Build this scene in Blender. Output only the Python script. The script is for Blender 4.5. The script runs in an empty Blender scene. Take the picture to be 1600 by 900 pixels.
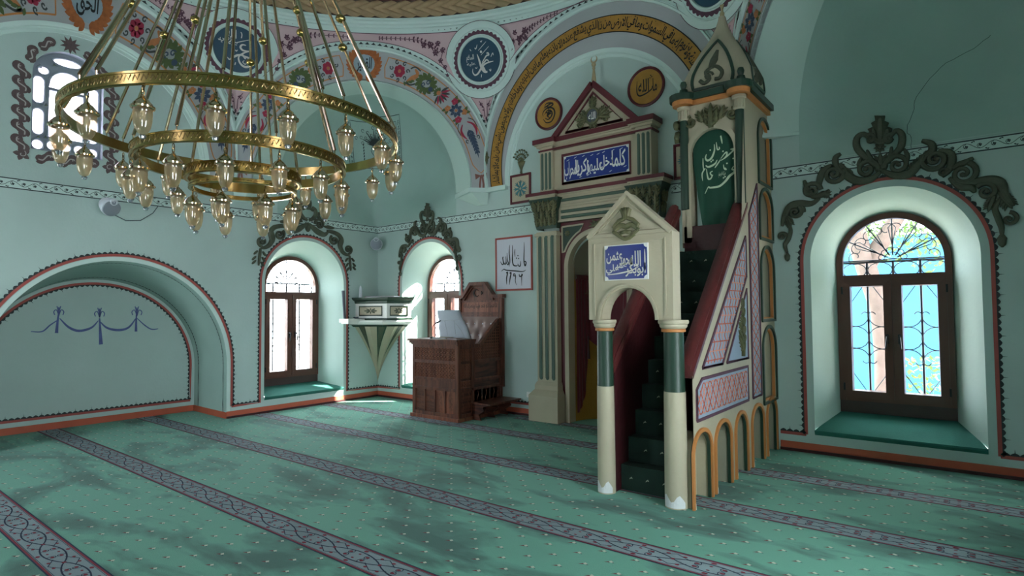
import bpy, bmesh, math, random
from mathutils import Vector, Matrix
from math import sin, cos, pi, sqrt, radians, hypot, atan2
random.seed(7)
S = bpy.context.scene
COL = S.collection

# ---------------------------------------------------------------- camera
YAW, PITCH, ROLL, FPX = 0.667400061, 0.0385912991, -0.00791717598, 912.661021
CAM = Vector((8.64133268, -6.95391108, 1.55))
_f = Vector((-sin(YAW)*cos(PITCH), cos(YAW)*cos(PITCH), sin(PITCH)))
_r = Vector((cos(YAW), sin(YAW), 0)); _u = _r.cross(_f)
RX = _r*cos(ROLL) + _u*sin(ROLL); UX = -_r*sin(ROLL) + _u*cos(ROLL)
cd = bpy.data.cameras.new('camera'); cam = bpy.data.objects.new('camera', cd); COL.objects.link(cam)
cd.sensor_width = 36; cd.lens = 36*FPX/1600; cd.clip_start = .05
M3 = Matrix((RX, UX, -_f)).transposed()
cam.matrix_world = Matrix.Translation(CAM) @ M3.to_4x4()
S.camera = cam

# ---------------------------------------------------------------- daylight
w = bpy.data.worlds.new('sky'); S.world = w; w.use_nodes = True
nt = w.node_tree; bg = nt.nodes['Background']
sky = nt.nodes.new('ShaderNodeTexSky'); sky.sky_type = 'HOSEK_WILKIE'; sky.turbidity = 3.5
SUN_TRAVEL = Vector((-.62, -.52, -.60)).normalized()      # into the room through the mihrab wall windows
sky.sun_direction = -SUN_TRAVEL; sky.ground_albedo = .4
mixn = nt.nodes.new('ShaderNodeMix'); mixn.data_type = 'RGBA'
mixn.inputs[0].default_value = .75
nt.links.new(sky.outputs[0], mixn.inputs[6]); mixn.inputs[7].default_value = (.87, .94, 1, 1)
nt.links.new(mixn.outputs[2], bg.inputs[0]); bg.inputs[1].default_value = 9.0
sd = bpy.data.lights.new('sun', 'SUN'); sun = bpy.data.objects.new('sun', sd); COL.objects.link(sun)
sd.energy = 22.0; sd.angle = .02; sd.color = (1, .95, .86)
sun.rotation_euler = SUN_TRAVEL.to_track_quat('-Z', 'Y').to_euler()
def portal(loc, nrm, sx, sy):
    """marks a window opening for the sky sampler, sits just outside the glass"""
    l = bpy.data.lights.new('window_daylight', 'AREA'); l.shape = 'RECTANGLE'; l.size = sx; l.size_y = sy
    l.cycles.is_portal = True
    o = bpy.data.objects.new('window_daylight', l); COL.objects.link(o)
    o.location = loc; o.rotation_euler = Vector(nrm).to_track_quat('-Z', 'Z').to_euler()
S.view_settings.view_transform = 'Standard'; S.view_settings.look = 'None'
S.view_settings.gamma = 1; S.view_settings.use_curve_mapping = False
S.view_settings.exposure = 1.5
S.cycles.max_bounces = 10; S.cycles.diffuse_bounces = 6; S.cycles.transparent_max_bounces = 24
S.cycles.sample_clamp_indirect = 6.0; S.cycles.caustics_reflective = False; S.cycles.caustics_refractive = False

# ---------------------------------------------------------------- helpers
def ray(u, v):
    return RX*((u-800)/FPX) - UX*((v-450)/FPX) + _f
def hitp(u, v, n, d):
    n = Vector(n); r = ray(u, v); t = (d - n.dot(CAM))/n.dot(r); return CAM + r*t
def atQ(u, v, y=0.0):            # point of the mihrab wall plane -> (x, z)
    p = hitp(u, v, (0, 1, 0), y); return (p.x, p.z)
def atL(u, v, x=0.0):            # point of a plane x = const -> (y, z)
    p = hitp(u, v, (1, 0, 0), x); return (p.y, p.z)
def tr(pts, f, sc, ox, oy, pl=0.0):
    return [f(ox+a/sc, oy+b/sc, pl) for a, b in pts]

def srgb(r, g, b):
    def c(x):
        x /= 255.0
        return x/12.92 if x <= .04045 else ((x+.055)/1.055)**2.4
    return (c(r), c(g), c(b), 1)
MATS = {}
def mat(name, col, rough=.6, metal=0.0, bump=0.0, bscale=40, var=0.0, vscale=3, spec=.5, col2=None, sheen=0):
    m = bpy.data.materials.new(name); m.use_nodes = True; t = m.node_tree; b = t.nodes['Principled BSDF']
    b.inputs['Roughness'].default_value = rough; b.inputs['Metallic'].default_value = metal
    b.inputs['Specular IOR Level'].default_value = spec
    if sheen: b.inputs['Sheen Tint'].default_value = (.75, 1, .95, 1); b.inputs['Sheen Weight'].default_value = sheen; b.inputs['Sheen Roughness'].default_value = .5
    c = srgb(*col); b.inputs['Base Color'].default_value = c
    tc = t.nodes.new('ShaderNodeTexCoord')
    if var or col2:
        n = t.nodes.new('ShaderNodeTexNoise'); n.inputs['Scale'].default_value = vscale; n.inputs['Detail'].default_value = 5
        t.links.new(tc.outputs['Object'], n.inputs['Vector'])
        mx = t.nodes.new('ShaderNodeMix'); mx.data_type = 'RGBA'
        mr = t.nodes.new('ShaderNodeMapRange'); mr.inputs[1].default_value = .3; mr.inputs[2].default_value = .7
        t.links.new(n.outputs[0], mr.inputs[0]); t.links.new(mr.outputs[0], mx.inputs[0])
        k = 1-var
        mx.inputs[6].default_value = c
        mx.inputs[7].default_value = srgb(*col2) if col2 else (c[0]*k, c[1]*k, c[2]*k, 1)
        t.links.new(mx.outputs[2], b.inputs['Base Color'])
    if bump:
        n2 = t.nodes.new('ShaderNodeTexNoise'); n2.inputs['Scale'].default_value = bscale; n2.inputs['Detail'].default_value = 4
        t.links.new(tc.outputs['Object'], n2.inputs['Vector'])
        bp = t.nodes.new('ShaderNodeBump'); bp.inputs['Strength'].default_value = bump; bp.inputs['Distance'].default_value = .02
        t.links.new(n2.outputs[0], bp.inputs['Height']); t.links.new(bp.outputs[0], b.inputs['Normal'])
    MATS[name] = m; return m
def glassy(name, tint, gloss=.12, rough=.03, alpha=.0, col=(255, 255, 255)):
    m = bpy.data.materials.new(name); m.use_nodes = True; t = m.node_tree; t.nodes.clear()
    o = t.nodes.new('ShaderNodeOutputMaterial'); tr_ = t.nodes.new('ShaderNodeBsdfTransparent'); g = t.nodes.new('ShaderNodeBsdfGlossy')
    tr_.inputs[0].default_value = srgb(*tint); g.inputs['Roughness'].default_value = rough
    fr = t.nodes.new('ShaderNodeFresnel'); fr.inputs[0].default_value = 1.45
    ad = t.nodes.new('ShaderNodeMath'); ad.operation = 'ADD'; ad.use_clamp = True; ad.inputs[1].default_value = gloss
    ad.inputs[0].default_value = .05
    mx = t.nodes.new('ShaderNodeMixShader'); t.links.new(ad.outputs[0], mx.inputs[0]); t.links.new(tr_.outputs[0], mx.inputs[1]); t.links.new(g.outputs[0], mx.inputs[2])
    last = mx
    if alpha:
        d = t.nodes.new('ShaderNodeBsdfTranslucent'); d.inputs[0].default_value = srgb(*col)
        m2 = t.nodes.new('ShaderNodeMixShader'); m2.inputs[0].default_value = alpha
        t.links.new(mx.outputs[0], m2.inputs[1]); t.links.new(d.outputs[0], m2.inputs[2]); last = m2
    t.links.new(last.outputs[0], o.inputs[0]); MATS[name] = m; return m

# colours
PL = (182, 202, 197)
mat('plaster', PL, .8, bump=.12, bscale=25, var=.10, vscale=1.1)
mat('plaster_soffit', (190, 212, 204), .8, bump=.1, bscale=25, var=.06, vscale=1.5)  # paler than the wall plaster: light on the soffits put into the colour
mat('plaster_green', (164, 190, 182), .85, bump=.12, bscale=25, var=.10, vscale=1.5)
mat('plaster_grey', (170, 172, 174), .8, bump=.1, bscale=30, var=.06, vscale=2)
mat('plaster_pink', (206, 176, 180), .8, bump=.1, bscale=30, var=.08, vscale=2)
mat('moulding_white', (200, 220, 214), .75, bump=.08, bscale=30, var=.05)
mat('cream', (180, 170, 146), .6, bump=.15, bscale=18, var=.10, vscale=3)
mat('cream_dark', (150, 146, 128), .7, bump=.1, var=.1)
mat('maroon', (92, 26, 36), .45, bump=.08, bscale=20, var=.15)
mat('maroon_dark', (62, 20, 24), .5, bump=.2, bscale=25, var=.3, vscale=5)
mat('rail_maroon', (98, 42, 42), .38, bump=.2, bscale=22, var=.25, vscale=6)
mat('dark_green', (36, 62, 48), .4, bump=.1, var=.15)
mat('flute_green', (74, 96, 84), .6, var=.15)
mat('orange', (196, 128, 70), .6, var=.12, vscale=8)
mat('orange_red', (188, 92, 66), .7, var=.12, vscale=6, bump=.05)
mat('band_red', (172, 84, 76), .7, var=.15, vscale=8)
mat('scallop', (52, 60, 62), .8, var=.2, vscale=20)
mat('scallop_plum', (92, 62, 72), .8, var=.2, vscale=20)
mat('ink_black', (26, 28, 30), .7)
mat('ink_plum', (96, 62, 78), .8, var=.25, vscale=15)
mat('gold_paint', (176, 128, 50), .6, bump=.15, bscale=40, var=.2, vscale=10)
mat('carved', (82, 88, 70), .55, bump=.35, bscale=30, var=.35, vscale=9)
mat('carved_gold', (112, 108, 74), .5, bump=.3, bscale=30, var=.3, vscale=9, col2=(70, 78, 52))
mat('pale_gold', (176, 158, 122), .45, bump=.1)
mat('teal_dark', (22, 66, 88), .45, var=.1)
mat('blue_tile', (28, 50, 128), .3, var=.15, vscale=10)
mat('white_paint', (226, 226, 222), .5)
mat('ink_white', (206, 204, 200), .5)
mat('paper', (204, 204, 216), .6, var=.06, vscale=2)
mat('brown_frame', (96, 56, 42), .35, bump=.05, var=.2, vscale=4)
mat('brown_board', (66, 46, 42), .5, bump=.1, var=.2)
mat('black_metal', (24, 26, 30), .4, metal=.3)
mat('iron', (40, 46, 58), .5, metal=.2)
mat('carpet_sill', (50, 116, 104), .95, bump=.3, bscale=120, var=.2, vscale=4)
mat('carpet_stair', (30, 54, 46), .95, bump=.3, bscale=120, var=.3, vscale=6)
mat('brass', (178, 152, 92), .2, metal=1.0, bump=.03, bscale=8)
mat('brass_dark', (150, 124, 84), .2, metal=1.0)
mat('brass_pol', (214, 190, 160), .12, metal=1.0)
mat('speaker_grey', (206, 210, 218), .5, var=.05)
mat('grille_grey', (128, 134, 144), .6)
mat('speaker_dark', (70, 76, 86), .6)
mat('leather_white', (196, 202, 214), .45, bump=.06)
mat('leather_brown', (120, 92, 84), .4, bump=.05, var=.1)
mat('ochre', (176, 134, 58), .8, bump=.3, bscale=60, var=.12, vscale=5)
mat('curtain', (106, 14, 34), .7, sheen=.4, var=.25, vscale=4)
mat('banner', (18, 70, 52), .75, sheen=.1, var=.2, vscale=3)
mat('banner_ink', (190, 206, 176), .6)
mat('floral_red', (158, 44, 70), .75); mat('floral_blue', (58, 74, 96), .75); mat('floral_green', (84, 100, 58), .75, var=.2, vscale=20)
mat('floral_orange', (190, 122, 76), .75, var=.2, vscale=20); mat('floral_brown', (132, 88, 78), .75); mat('floral_dark', (62, 66, 66), .75)
mat('wreath_orange', (180, 104, 56), .75, var=.35, vscale=18); mat('wreath_field', (150, 168, 178), .8)
mat('festoon', (92, 104, 158), .8, var=.25, vscale=14)
mat('braid', (176, 148, 112), .7, bump=.15, bscale=12, var=.35, vscale=5)
mat('braid_dark', (74, 58, 50), .8)
mat('ornament_brown', (102, 84, 84), .7, bump=.2, var=.25, vscale=12)
mat('ornament_line', (176, 168, 166), .7)
mat('tracery', (150, 158, 168), .7, bump=.1)
mat('turquoise', (70, 128, 136), .7)
mat('vine_ink', (44, 52, 54), .8)
mat('sock_white', (224, 224, 220), .4)
mat('book', (150, 112, 96), .6); mat('book2', (206, 196, 168), .6); mat('book3', (122, 60, 58), .6)
mat('plaster_chip', (214, 214, 214), .8, bump=.3)
glassy('pane_glass', (250, 252, 252), -.03)
glassy('lamp_glass', (248, 234, 214), .10, .05, .36, (238, 220, 192))
glassy('crystal', (235, 240, 248), .35, .05, .2, (230, 230, 240))
m = glassy('frosted', (255, 240, 255), .0, .3, .0)
# frosted stained-glass pane: pure translucent
m = bpy.data.materials.new('milky_pane'); m.use_nodes = True; t = m.node_tree; t.nodes.clear()
o_ = t.nodes.new('ShaderNodeOutputMaterial'); a_ = t.nodes.new('ShaderNodeBsdfTranslucent'); a_.inputs[0].default_value = srgb(216, 204, 222); t.links.new(a_.outputs[0], o_.inputs[0]); MATS['milky_pane'] = m
m = bpy.data.materials.new('green_pane'); m.use_nodes = True; t = m.node_tree; t.nodes.clear()
o_ = t.nodes.new('ShaderNodeOutputMaterial'); a_ = t.nodes.new('ShaderNodeBsdfTranslucent'); a_.inputs[0].default_value = srgb(168, 198, 120); t.links.new(a_.outputs[0], o_.inputs[0]); MATS['green_pane'] = m

mat('green_glass', (150, 176, 110), .3)
def wood(name, c1, c2, rough=.4, stretch=(1, 1, 9)):
    m = mat(name, c1, rough, bump=.08, bscale=30); t = m.node_tree; b = t.nodes['Principled BSDF']
    tc = t.nodes.new('ShaderNodeTexCoord'); mp = t.nodes.new('ShaderNodeMapping'); mp.inputs['Scale'].default_value = (6/stretch[0], 6/stretch[1], 6/stretch[2])
    n = t.nodes.new('ShaderNodeTexNoise'); n.inputs['Scale'].default_value = 2.2; n.inputs['Detail'].default_value = 8; n.inputs['Distortion'].default_value = 1.6
    r = t.nodes.new('ShaderNodeValToRGB'); r.color_ramp.elements[0].color = srgb(*c2); r.color_ramp.elements[1].color = srgb(*c1)
    r.color_ramp.elements[0].position = .38; r.color_ramp.elements[1].position = .6
    t.links.new(tc.outputs['Object'], mp.inputs[0]); t.links.new(mp.outputs[0], n.inputs[0]); t.links.new(n.outputs[0], r.inputs[0]); t.links.new(r.outputs[0], b.inputs['Base Color'])
wood('walnut', (118, 70, 54), (78, 44, 36)); wood('walnut_flat', (112, 66, 50), (60, 34, 30), stretch=(9, 9, 1)); wood('walnut_light', (146, 90, 68), (108, 62, 48))
mat('lattice_dark', (40, 24, 20), .6)

# carpet: green pile with brushed dark patches
m = mat('carpet', (96, 148, 130), .85, bump=.3, bscale=160, sheen=.22, spec=.4); t = m.node_tree; b = t.nodes['Principled BSDF']
tc = t.nodes.new('ShaderNodeTexCoord'); mp = t.nodes.new('ShaderNodeMapping'); mp.inputs['Scale'].default_value = (.55, 1.35, 1); mp.inputs['Rotation'].default_value = (0, 0, .5)
n = t.nodes.new('ShaderNodeTexNoise'); n.inputs['Scale'].default_value = 1.7; n.inputs['Detail'].default_value = 7; n.inputs['Roughness'].default_value = .55; n.inputs['Distortion'].default_value = .5
r = t.nodes.new('ShaderNodeValToRGB'); e = r.color_ramp.elements
e[0].position = .36; e[0].color = srgb(34, 82, 70); e[1].position = .52; e[1].color = srgb(88, 150, 128)
x_ = e.new(.44); x_.color = srgb(62, 116, 100)
t.links.new(tc.outputs['Object'], mp.inputs[0]); t.links.new(mp.outputs[0], n.inputs[0]); t.links.new(n.outputs[0], r.inputs[0]); t.links.new(r.outputs[0], b.inputs['Base Color'])
mat('stripe_bg', (146, 160, 166), .92, bump=.3, bscale=160, var=.2, vscale=2.5)
mat('stripe_red', (132, 44, 60), .92); mat('stripe_navy', (32, 44, 70), .92); mat('motif_red', (112, 44, 50), .92); mat('motif_cream', (188, 190, 172), .92)

class MB:
    def __init__(s): s.v = []; s.f = []
    def add(s, vs, fs):
        b = len(s.v); s.v += [tuple(x) for x in vs]; s.f += [tuple(b+i for i in f) for f in fs]
    def quad(s, a, b, c, d): s.add([a, b, c, d], [(0, 1, 2, 3)])
    def box(s, x0, x1, y0, y1, z0, z1):
        s.add([(x, y, z) for x in (x0, x1) for y in (y0, y1) for z in (z0, z1)],
              [(0, 1, 3, 2), (4, 6, 7, 5), (0, 4, 5, 1), (2, 3, 7, 6), (0, 2, 6, 4), (1, 5, 7, 3)])
    def prism(s, poly, F, w0, w1):
        n = len(poly)
        s.add([F(p[0], p[1], w0) for p in poly] + [F(p[0], p[1], w1) for p in poly],
              [tuple(range(n)), tuple(range(2*n-1, n-1, -1))] + [(i, (i+1) % n, n+(i+1) % n, n+i) for i in range(n)])
    def flat(s, poly, F, w):
        s.add([F(p[0], p[1], w) for p in poly], [tuple(range(len(poly)))])
    def fan(s, poly, F, w, c=None):
        if c is None: c = (sum(p[0] for p in poly)/len(poly), sum(p[1] for p in poly)/len(poly))
        n = len(poly); s.add([F(p[0], p[1], w) for p in poly] + [F(c[0], c[1], w)], [(i, (i+1) % n, n) for i in range(n)])
    def strip(s, A, B):   # between two 3D polylines
        n = len(A); s.add(list(A)+list(B), [(i, i+1, n+i+1, n+i) for i in range(n-1)])
    def grid(s, rows, closeu=False):
        n = len(rows[0]); vs = [p for r in rows for p in r]; fs = []
        for j in range(len(rows)-1):
            for i in range(n if closeu else n-1):
                k = (i+1) % n; fs.append((j*n+i, j*n+k, (j+1)*n+k, (j+1)*n+i))
        s.add(vs, fs)
    def tube(s, path, r, n=6, closed=False):
        P = [Vector(p) for p in path]; m = len(P); R = r if isinstance(r, (list, tuple)) else [r]*m; rows = []
        ref = None
        for i in range(m):
            if closed: d = P[(i+1) % m]-P[i-1]
            else: d = P[min(i+1, m-1)]-P[max(i-1, 0)]
            d.normalize()
            if ref is None or abs(ref.dot(d)) > .98:
                ref = Vector((0, 0, 1)) if abs(d.z) < .9 else Vector((1, 0, 0))
            a = d.cross(ref).normalized(); b = d.cross(a).normalized()
            ref = -b if False else ref
            rows.append([P[i] + (a*cos(2*pi*k/n)+b*sin(2*pi*k/n))*R[i] for k in range(n)])
        if closed: rows.append(rows[0])
        s.grid(rows, True)
        if not closed:
            b0 = len(s.v)-n*m; s.f.append(tuple(b0+k for k in range(n))); s.f.append(tuple(b0+(m-1)*n+k for k in range(n-1, -1, -1)))
    def lathe(s, prof, c=(0, 0, 0), n=16, ax='z', a0=0, a1=2*pi):
        rows = []; full = abs(a1-a0-2*pi) < 1e-6; m = n if full else n+1
        for r_, z in prof:
            row = []
            for k in range(m):
                a = a0+(a1-a0)*k/n; x, y = r_*cos(a), r_*sin(a)
                p = (x, y, z) if ax == 'z' else ((x, -z, y) if ax == 'y' else (z, x, y))
                row.append((c[0]+p[0], c[1]+p[1], c[2]+p[2]))
            rows.append(row)
        s.grid(rows, full)
        if full:
            b0 = len(s.v)-m*len(prof); s.f.append(tuple(b0+k for k in range(m))); s.f.append(tuple(b0+(len(prof)-1)*m+k for k in range(m)))
    def ribbon(s, path, wd, F, w, h=0):
        """flat painted stroke along a 2D path; wd = width or list; h>0 gives thickness"""
        m = len(path); W = wd if isinstance(wd, (list, tuple)) else [wd]*m; A = []; B = []
        for i in range(m):
            a = path[max(i-1, 0)]; b = path[min(i+1, m-1)]; dx, dy = b[0]-a[0], b[1]-a[1]; L = hypot(dx, dy) or 1e-9
            nx, ny = -dy/L*W[i]/2, dx/L*W[i]/2
            A.append((path[i][0]+nx, path[i][1]+ny)); B.append((path[i][0]-nx, path[i][1]-ny))
        if not h: s.strip([F(a[0], a[1], w) for a in A], [F(b[0], b[1], w) for b in B])
        else:
            rows = []
            for i in range(m):
                a, b = A[i], B[i]; rows.append([F(a[0], a[1], w), F(a[0], a[1], w+h), F(b[0], b[1], w+h), F(b[0], b[1], w)])
            s.grid(rows)
            s.add(rows[0], [(0, 1, 2, 3)]); s.add(rows[-1], [(3, 2, 1, 0)])
    def relief(s, path, wd, F, w, h):
        """carved half-round strand"""
        m = len(path); W = wd if isinstance(wd, (list, tuple)) else [wd]*m; rows = []
        for i in range(m):
            a = path[max(i-1, 0)]; b = path[min(i+1, m-1)]; dx, dy = b[0]-a[0], b[1]-a[1]; L = hypot(dx, dy) or 1e-9
            nx, ny = -dy/L*W[i]/2, dx/L*W[i]/2; row = []
            for t_, q in ((-1, 0), (-.85, .6), (-.4, 1), (0, .72), (.4, 1), (.85, .6), (1, 0)):
                row.append(F(path[i][0]+nx*t_, path[i][1]+ny*t_, w+h*q*min(1, W[i]/.03)))
            rows.append(row)
        s.grid(rows); s.add(rows[0], [tuple(range(7))]); s.add(rows[-1], [tuple(range(6, -1, -1))])
    def build(s, name, m, parent=None, smooth=False, recalc=True, kind=None):
        me = bpy.data.meshes.new(name); me.from_pydata(s.v, [], s.f); me.update()
        if recalc:
            bm = bmesh.new(); bm.from_mesh(me); bmesh.ops.remove_doubles(bm, verts=bm.verts, dist=1e-6); bmesh.ops.recalc_face_normals(bm, faces=bm.faces); bm.to_mesh(me); bm.free()
        if smooth:
            for p in me.polygons: p.use_smooth = True
            if smooth != 'all': me.set_sharp_from_angle(angle=.7)
        me.materials.append(MATS[m] if isinstance(m, str) else m)
        o = bpy.data.objects.new(name, me); COL.objects.link(o)
        if parent is not None: o.parent = parent
        if kind: o['kind'] = kind
        return o
def shift(o, loc):
    """put the origin of a world-coordinate mesh at loc"""
    o.data.transform(Matrix.Translation(-Vector(loc))); o.location = loc; return o
def root(name, loc, label=None, cat=None, group=None, kind=None):
    o = bpy.data.objects.new(name, None); COL.objects.link(o); o.location = loc; o.empty_display_size = .1
    if label: o['label'] = label
    if cat: o['category'] = cat
    if group: o['group'] = group
    if kind: o['kind'] = kind
    return o
def adopt(r):
    """children were built in world coordinates; keep them there although the root stands at its base"""
    bpy.context.view_layer.update()
    for c in r.children: c.matrix_parent_inverse = r.matrix_world.inverted()
def tag(o, label, cat, group=None):
    o['label'] = label; o['category'] = cat
    if group: o['group'] = group
    return o
def copytree(o, parent=None):
    c = o.copy(); COL.objects.link(c); c.parent = parent
    if parent is not None: c.matrix_parent_inverse = o.matrix_parent_inverse
    for ch in o.children: copytree(ch, c)
    return c
FQ = lambda u, v, w: (u, -w, v)          # mihrab wall, w into the room
FL = lambda u, v, w: (w, u, v)           # left wall
def FQy(y): return lambda u, v, w: (u, y-w, v)
def FLx(x): return lambda u, v, w: (x+w, u, v)
def spiral(cx, cy, r, turns, a0, d=1, n=None, r1=.12):
    n = n or int(14*turns)+4
    return [(cx+r*(1-(1-r1)*i/n)*cos(a0+d*2*pi*turns*i/n), cy+r*(1-(1-r1)*i/n)*sin(a0+d*2*pi*turns*i/n)) for i in range(n+1)]
def plate(outer, holes, F, w0, th):
    """flat plate with pierced holes -> MB"""
    cu = bpy.data.curves.new('p', 'CURVE'); cu.dimensions = '2D'; cu.fill_mode = 'BOTH'; cu.extrude = th/2
    for L in [outer]+holes:
        sp = cu.splines.new('POLY'); sp.points.add(len(L)-1); sp.use_cyclic_u = True
        for q, p in zip(sp.points, L): q.co = (p[0], p[1], 0, 1)
    o = bpy.data.objects.new('p', cu); COL.objects.link(o); bpy.context.view_layer.update(); me = o.to_mesh()
    mb = MB(); mb.add([F(v.co.x, v.co.y, w0+th/2+v.co.z) for v in me.vertices], [tuple(p.vertices) for p in me.polygons])
    o.to_mesh_clear(); bpy.data.objects.remove(o); bpy.data.curves.remove(cu); return mb
def smoothp(pts, k=5):
    """catmull-rom through pts"""
    out = []; n = len(pts)
    for i in range(n-1):
        p0 = pts[max(i-1, 0)]; p1 = pts[i]; p2 = pts[i+1]; p3 = pts[min(i+2, n-1)]
        for j in range(k):
            t_ = j/k
            out.append(tuple(.5*((2*p1[q])+(-p0[q]+p2[q])*t_+(2*p0[q]-5*p1[q]+4*p2[q]-p3[q])*t_**2+(-p0[q]+3*p1[q]-3*p2[q]+p3[q])*t_**3) for q in (0, 1)))
    out.append(tuple(pts[-1])); return out
def taper(n, w0, wm, w1):
    return [(w0+(wm-w0)*sin(pi/2*min(1, 2*i/(n-1)))) if i < n/2 else (w1+(wm-w1)*sin(pi/2*min(1, 2*(n-1-i)/(n-1)))) for i in range(n)]
def leafp(x, y, a, L, W, n=5):
    A = [(x+cos(a)*L*i/n - sin(a)*W*sin(pi*i/n)/2, y+sin(a)*L*i/n + cos(a)*W*sin(pi*i/n)/2) for i in range(n+1)]
    B = [(x+cos(a)*L*i/n + sin(a)*W*sin(pi*i/n)/2, y+sin(a)*L*i/n - cos(a)*W*sin(pi*i/n)/2) for i in range(n-1, 0, -1)]
    return A+B
def circ(cx, cy, r, n=16, ry=None): return [(cx+r*cos(2*pi*i/n), cy+(ry or r)*sin(2*pi*i/n)) for i in range(n)]
def arcpts(cx, cy, r, a0, a1, n, ry=None): return [(cx+r*cos(a0+(a1-a0)*i/n), cy+(ry or r)*sin(a0+(a1-a0)*i/n)) for i in range(n+1)]
def archpath(uc, hw, v0, vs, rise=None, n=24):
    """up the left side, over, down the right"""
    return [(uc-hw, v0)] + [(uc-hw*cos(pi*i/n), vs+(rise or hw)*sin(pi*i/n)) for i in range(n+1)] + [(uc+hw, v0)]

# ---- Arabic lettering from Blender's own font (presentation forms, visual order)
_T = {}
_cp = 0xFE80
for ch, k in [(0x621, 1), (0x622, 2), (0x623, 2), (0x624, 2), (0x625, 2), (0x626, 4), (0x627, 2), (0x628, 4), (0x629, 2), (0x62A, 4), (0x62B, 4), (0x62C, 4), (0x62D, 4), (0x62E, 4), (0x62F, 2), (0x630, 2), (0x631, 2), (0x632, 2), (0x633, 4), (0x634, 4), (0x635, 4), (0x636, 4), (0x637, 4), (0x638, 4), (0x639, 4), (0x63A, 4), (0x641, 4), (0x642, 4), (0x643, 4), (0x644, 4), (0x645, 4), (0x646, 4), (0x647, 4), (0x648, 2), (0x649, 2), (0x64A, 4)]:
    _T[chr(ch)] = (_cp, k); _cp += k
def arabic(s_):
    out = []; i = 0; s_ = s_.replace('لا', '\x01'); n = len(s_)
    kk = lambda c: 2 if c == '\x01' else (_T[c][1] if c in _T else 0)
    for i, c in enumerate(s_):
        prev = i > 0 and kk(s_[i-1]) == 4; nxt = i < n-1 and kk(s_[i+1]) >= 2 and kk(c) == 4
        if c == '\x01': out.append(chr(0xFEFC if prev else 0xFEFB)); continue
        if c not in _T: out.append(c); continue
        b, k = _T[c]
        if k == 1: out.append(chr(b))
        elif k == 2: out.append(chr(b+(1 if prev else 0)))
        else: out.append(chr(b+(3 if prev and nxt else 2 if nxt else 1 if prev else 0)))
    return ''.join(reversed(out))
_tc = {}
def text2d(s_, ar=True):
    """-> verts2d, faces, width (height of capitals about .7)"""
    key = (s_, ar)
    if key in _tc: return _tc[key]
    c = bpy.data.curves.new('t', 'FONT'); c.body = arabic(s_) if ar else s_; c.resolution_u = 2; c.offset = .018
    o = bpy.data.objects.new('t', c); COL.objects.link(o); bpy.context.view_layer.update()
    me = o.to_mesh(); vs = [(v.co.x, v.co.y) for v in me.vertices]; fs = [tuple(p.vertices) for p in me.polygons]
    o.to_mesh_clear(); bpy.data.objects.remove(o); bpy.data.curves.remove(c)
    x0 = min(v[0] for v in vs); x1 = max(v[0] for v in vs); y0 = min(v[1] for v in vs); y1 = max(v[1] for v in vs)
    _tc[key] = (vs, fs, x0, x1, y0, y1); return _tc[key]
def put_text(mb, s_, F, cu, cv, W, H, w, ar=True, shear=0, rot=0):
    """fit the lettering in a W x H box centred on cu, cv"""
    vs, fs, x0, x1, y0, y1 = text2d(s_, ar); out = []
    for x, y in vs:
        a = ((x-x0)/(x1-x0)-.5)*W; b = ((y-y0)/(y1-y0)-.5)*H; a += shear*b
        out.append(F(cu+a*cos(rot)-b*sin(rot), cv+a*sin(rot)+b*cos(rot), w))
    mb.add(out, fs)

# ================================================================ SHELL
W_ = 9.2
CX, CY = 4.6, -4.6
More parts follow.
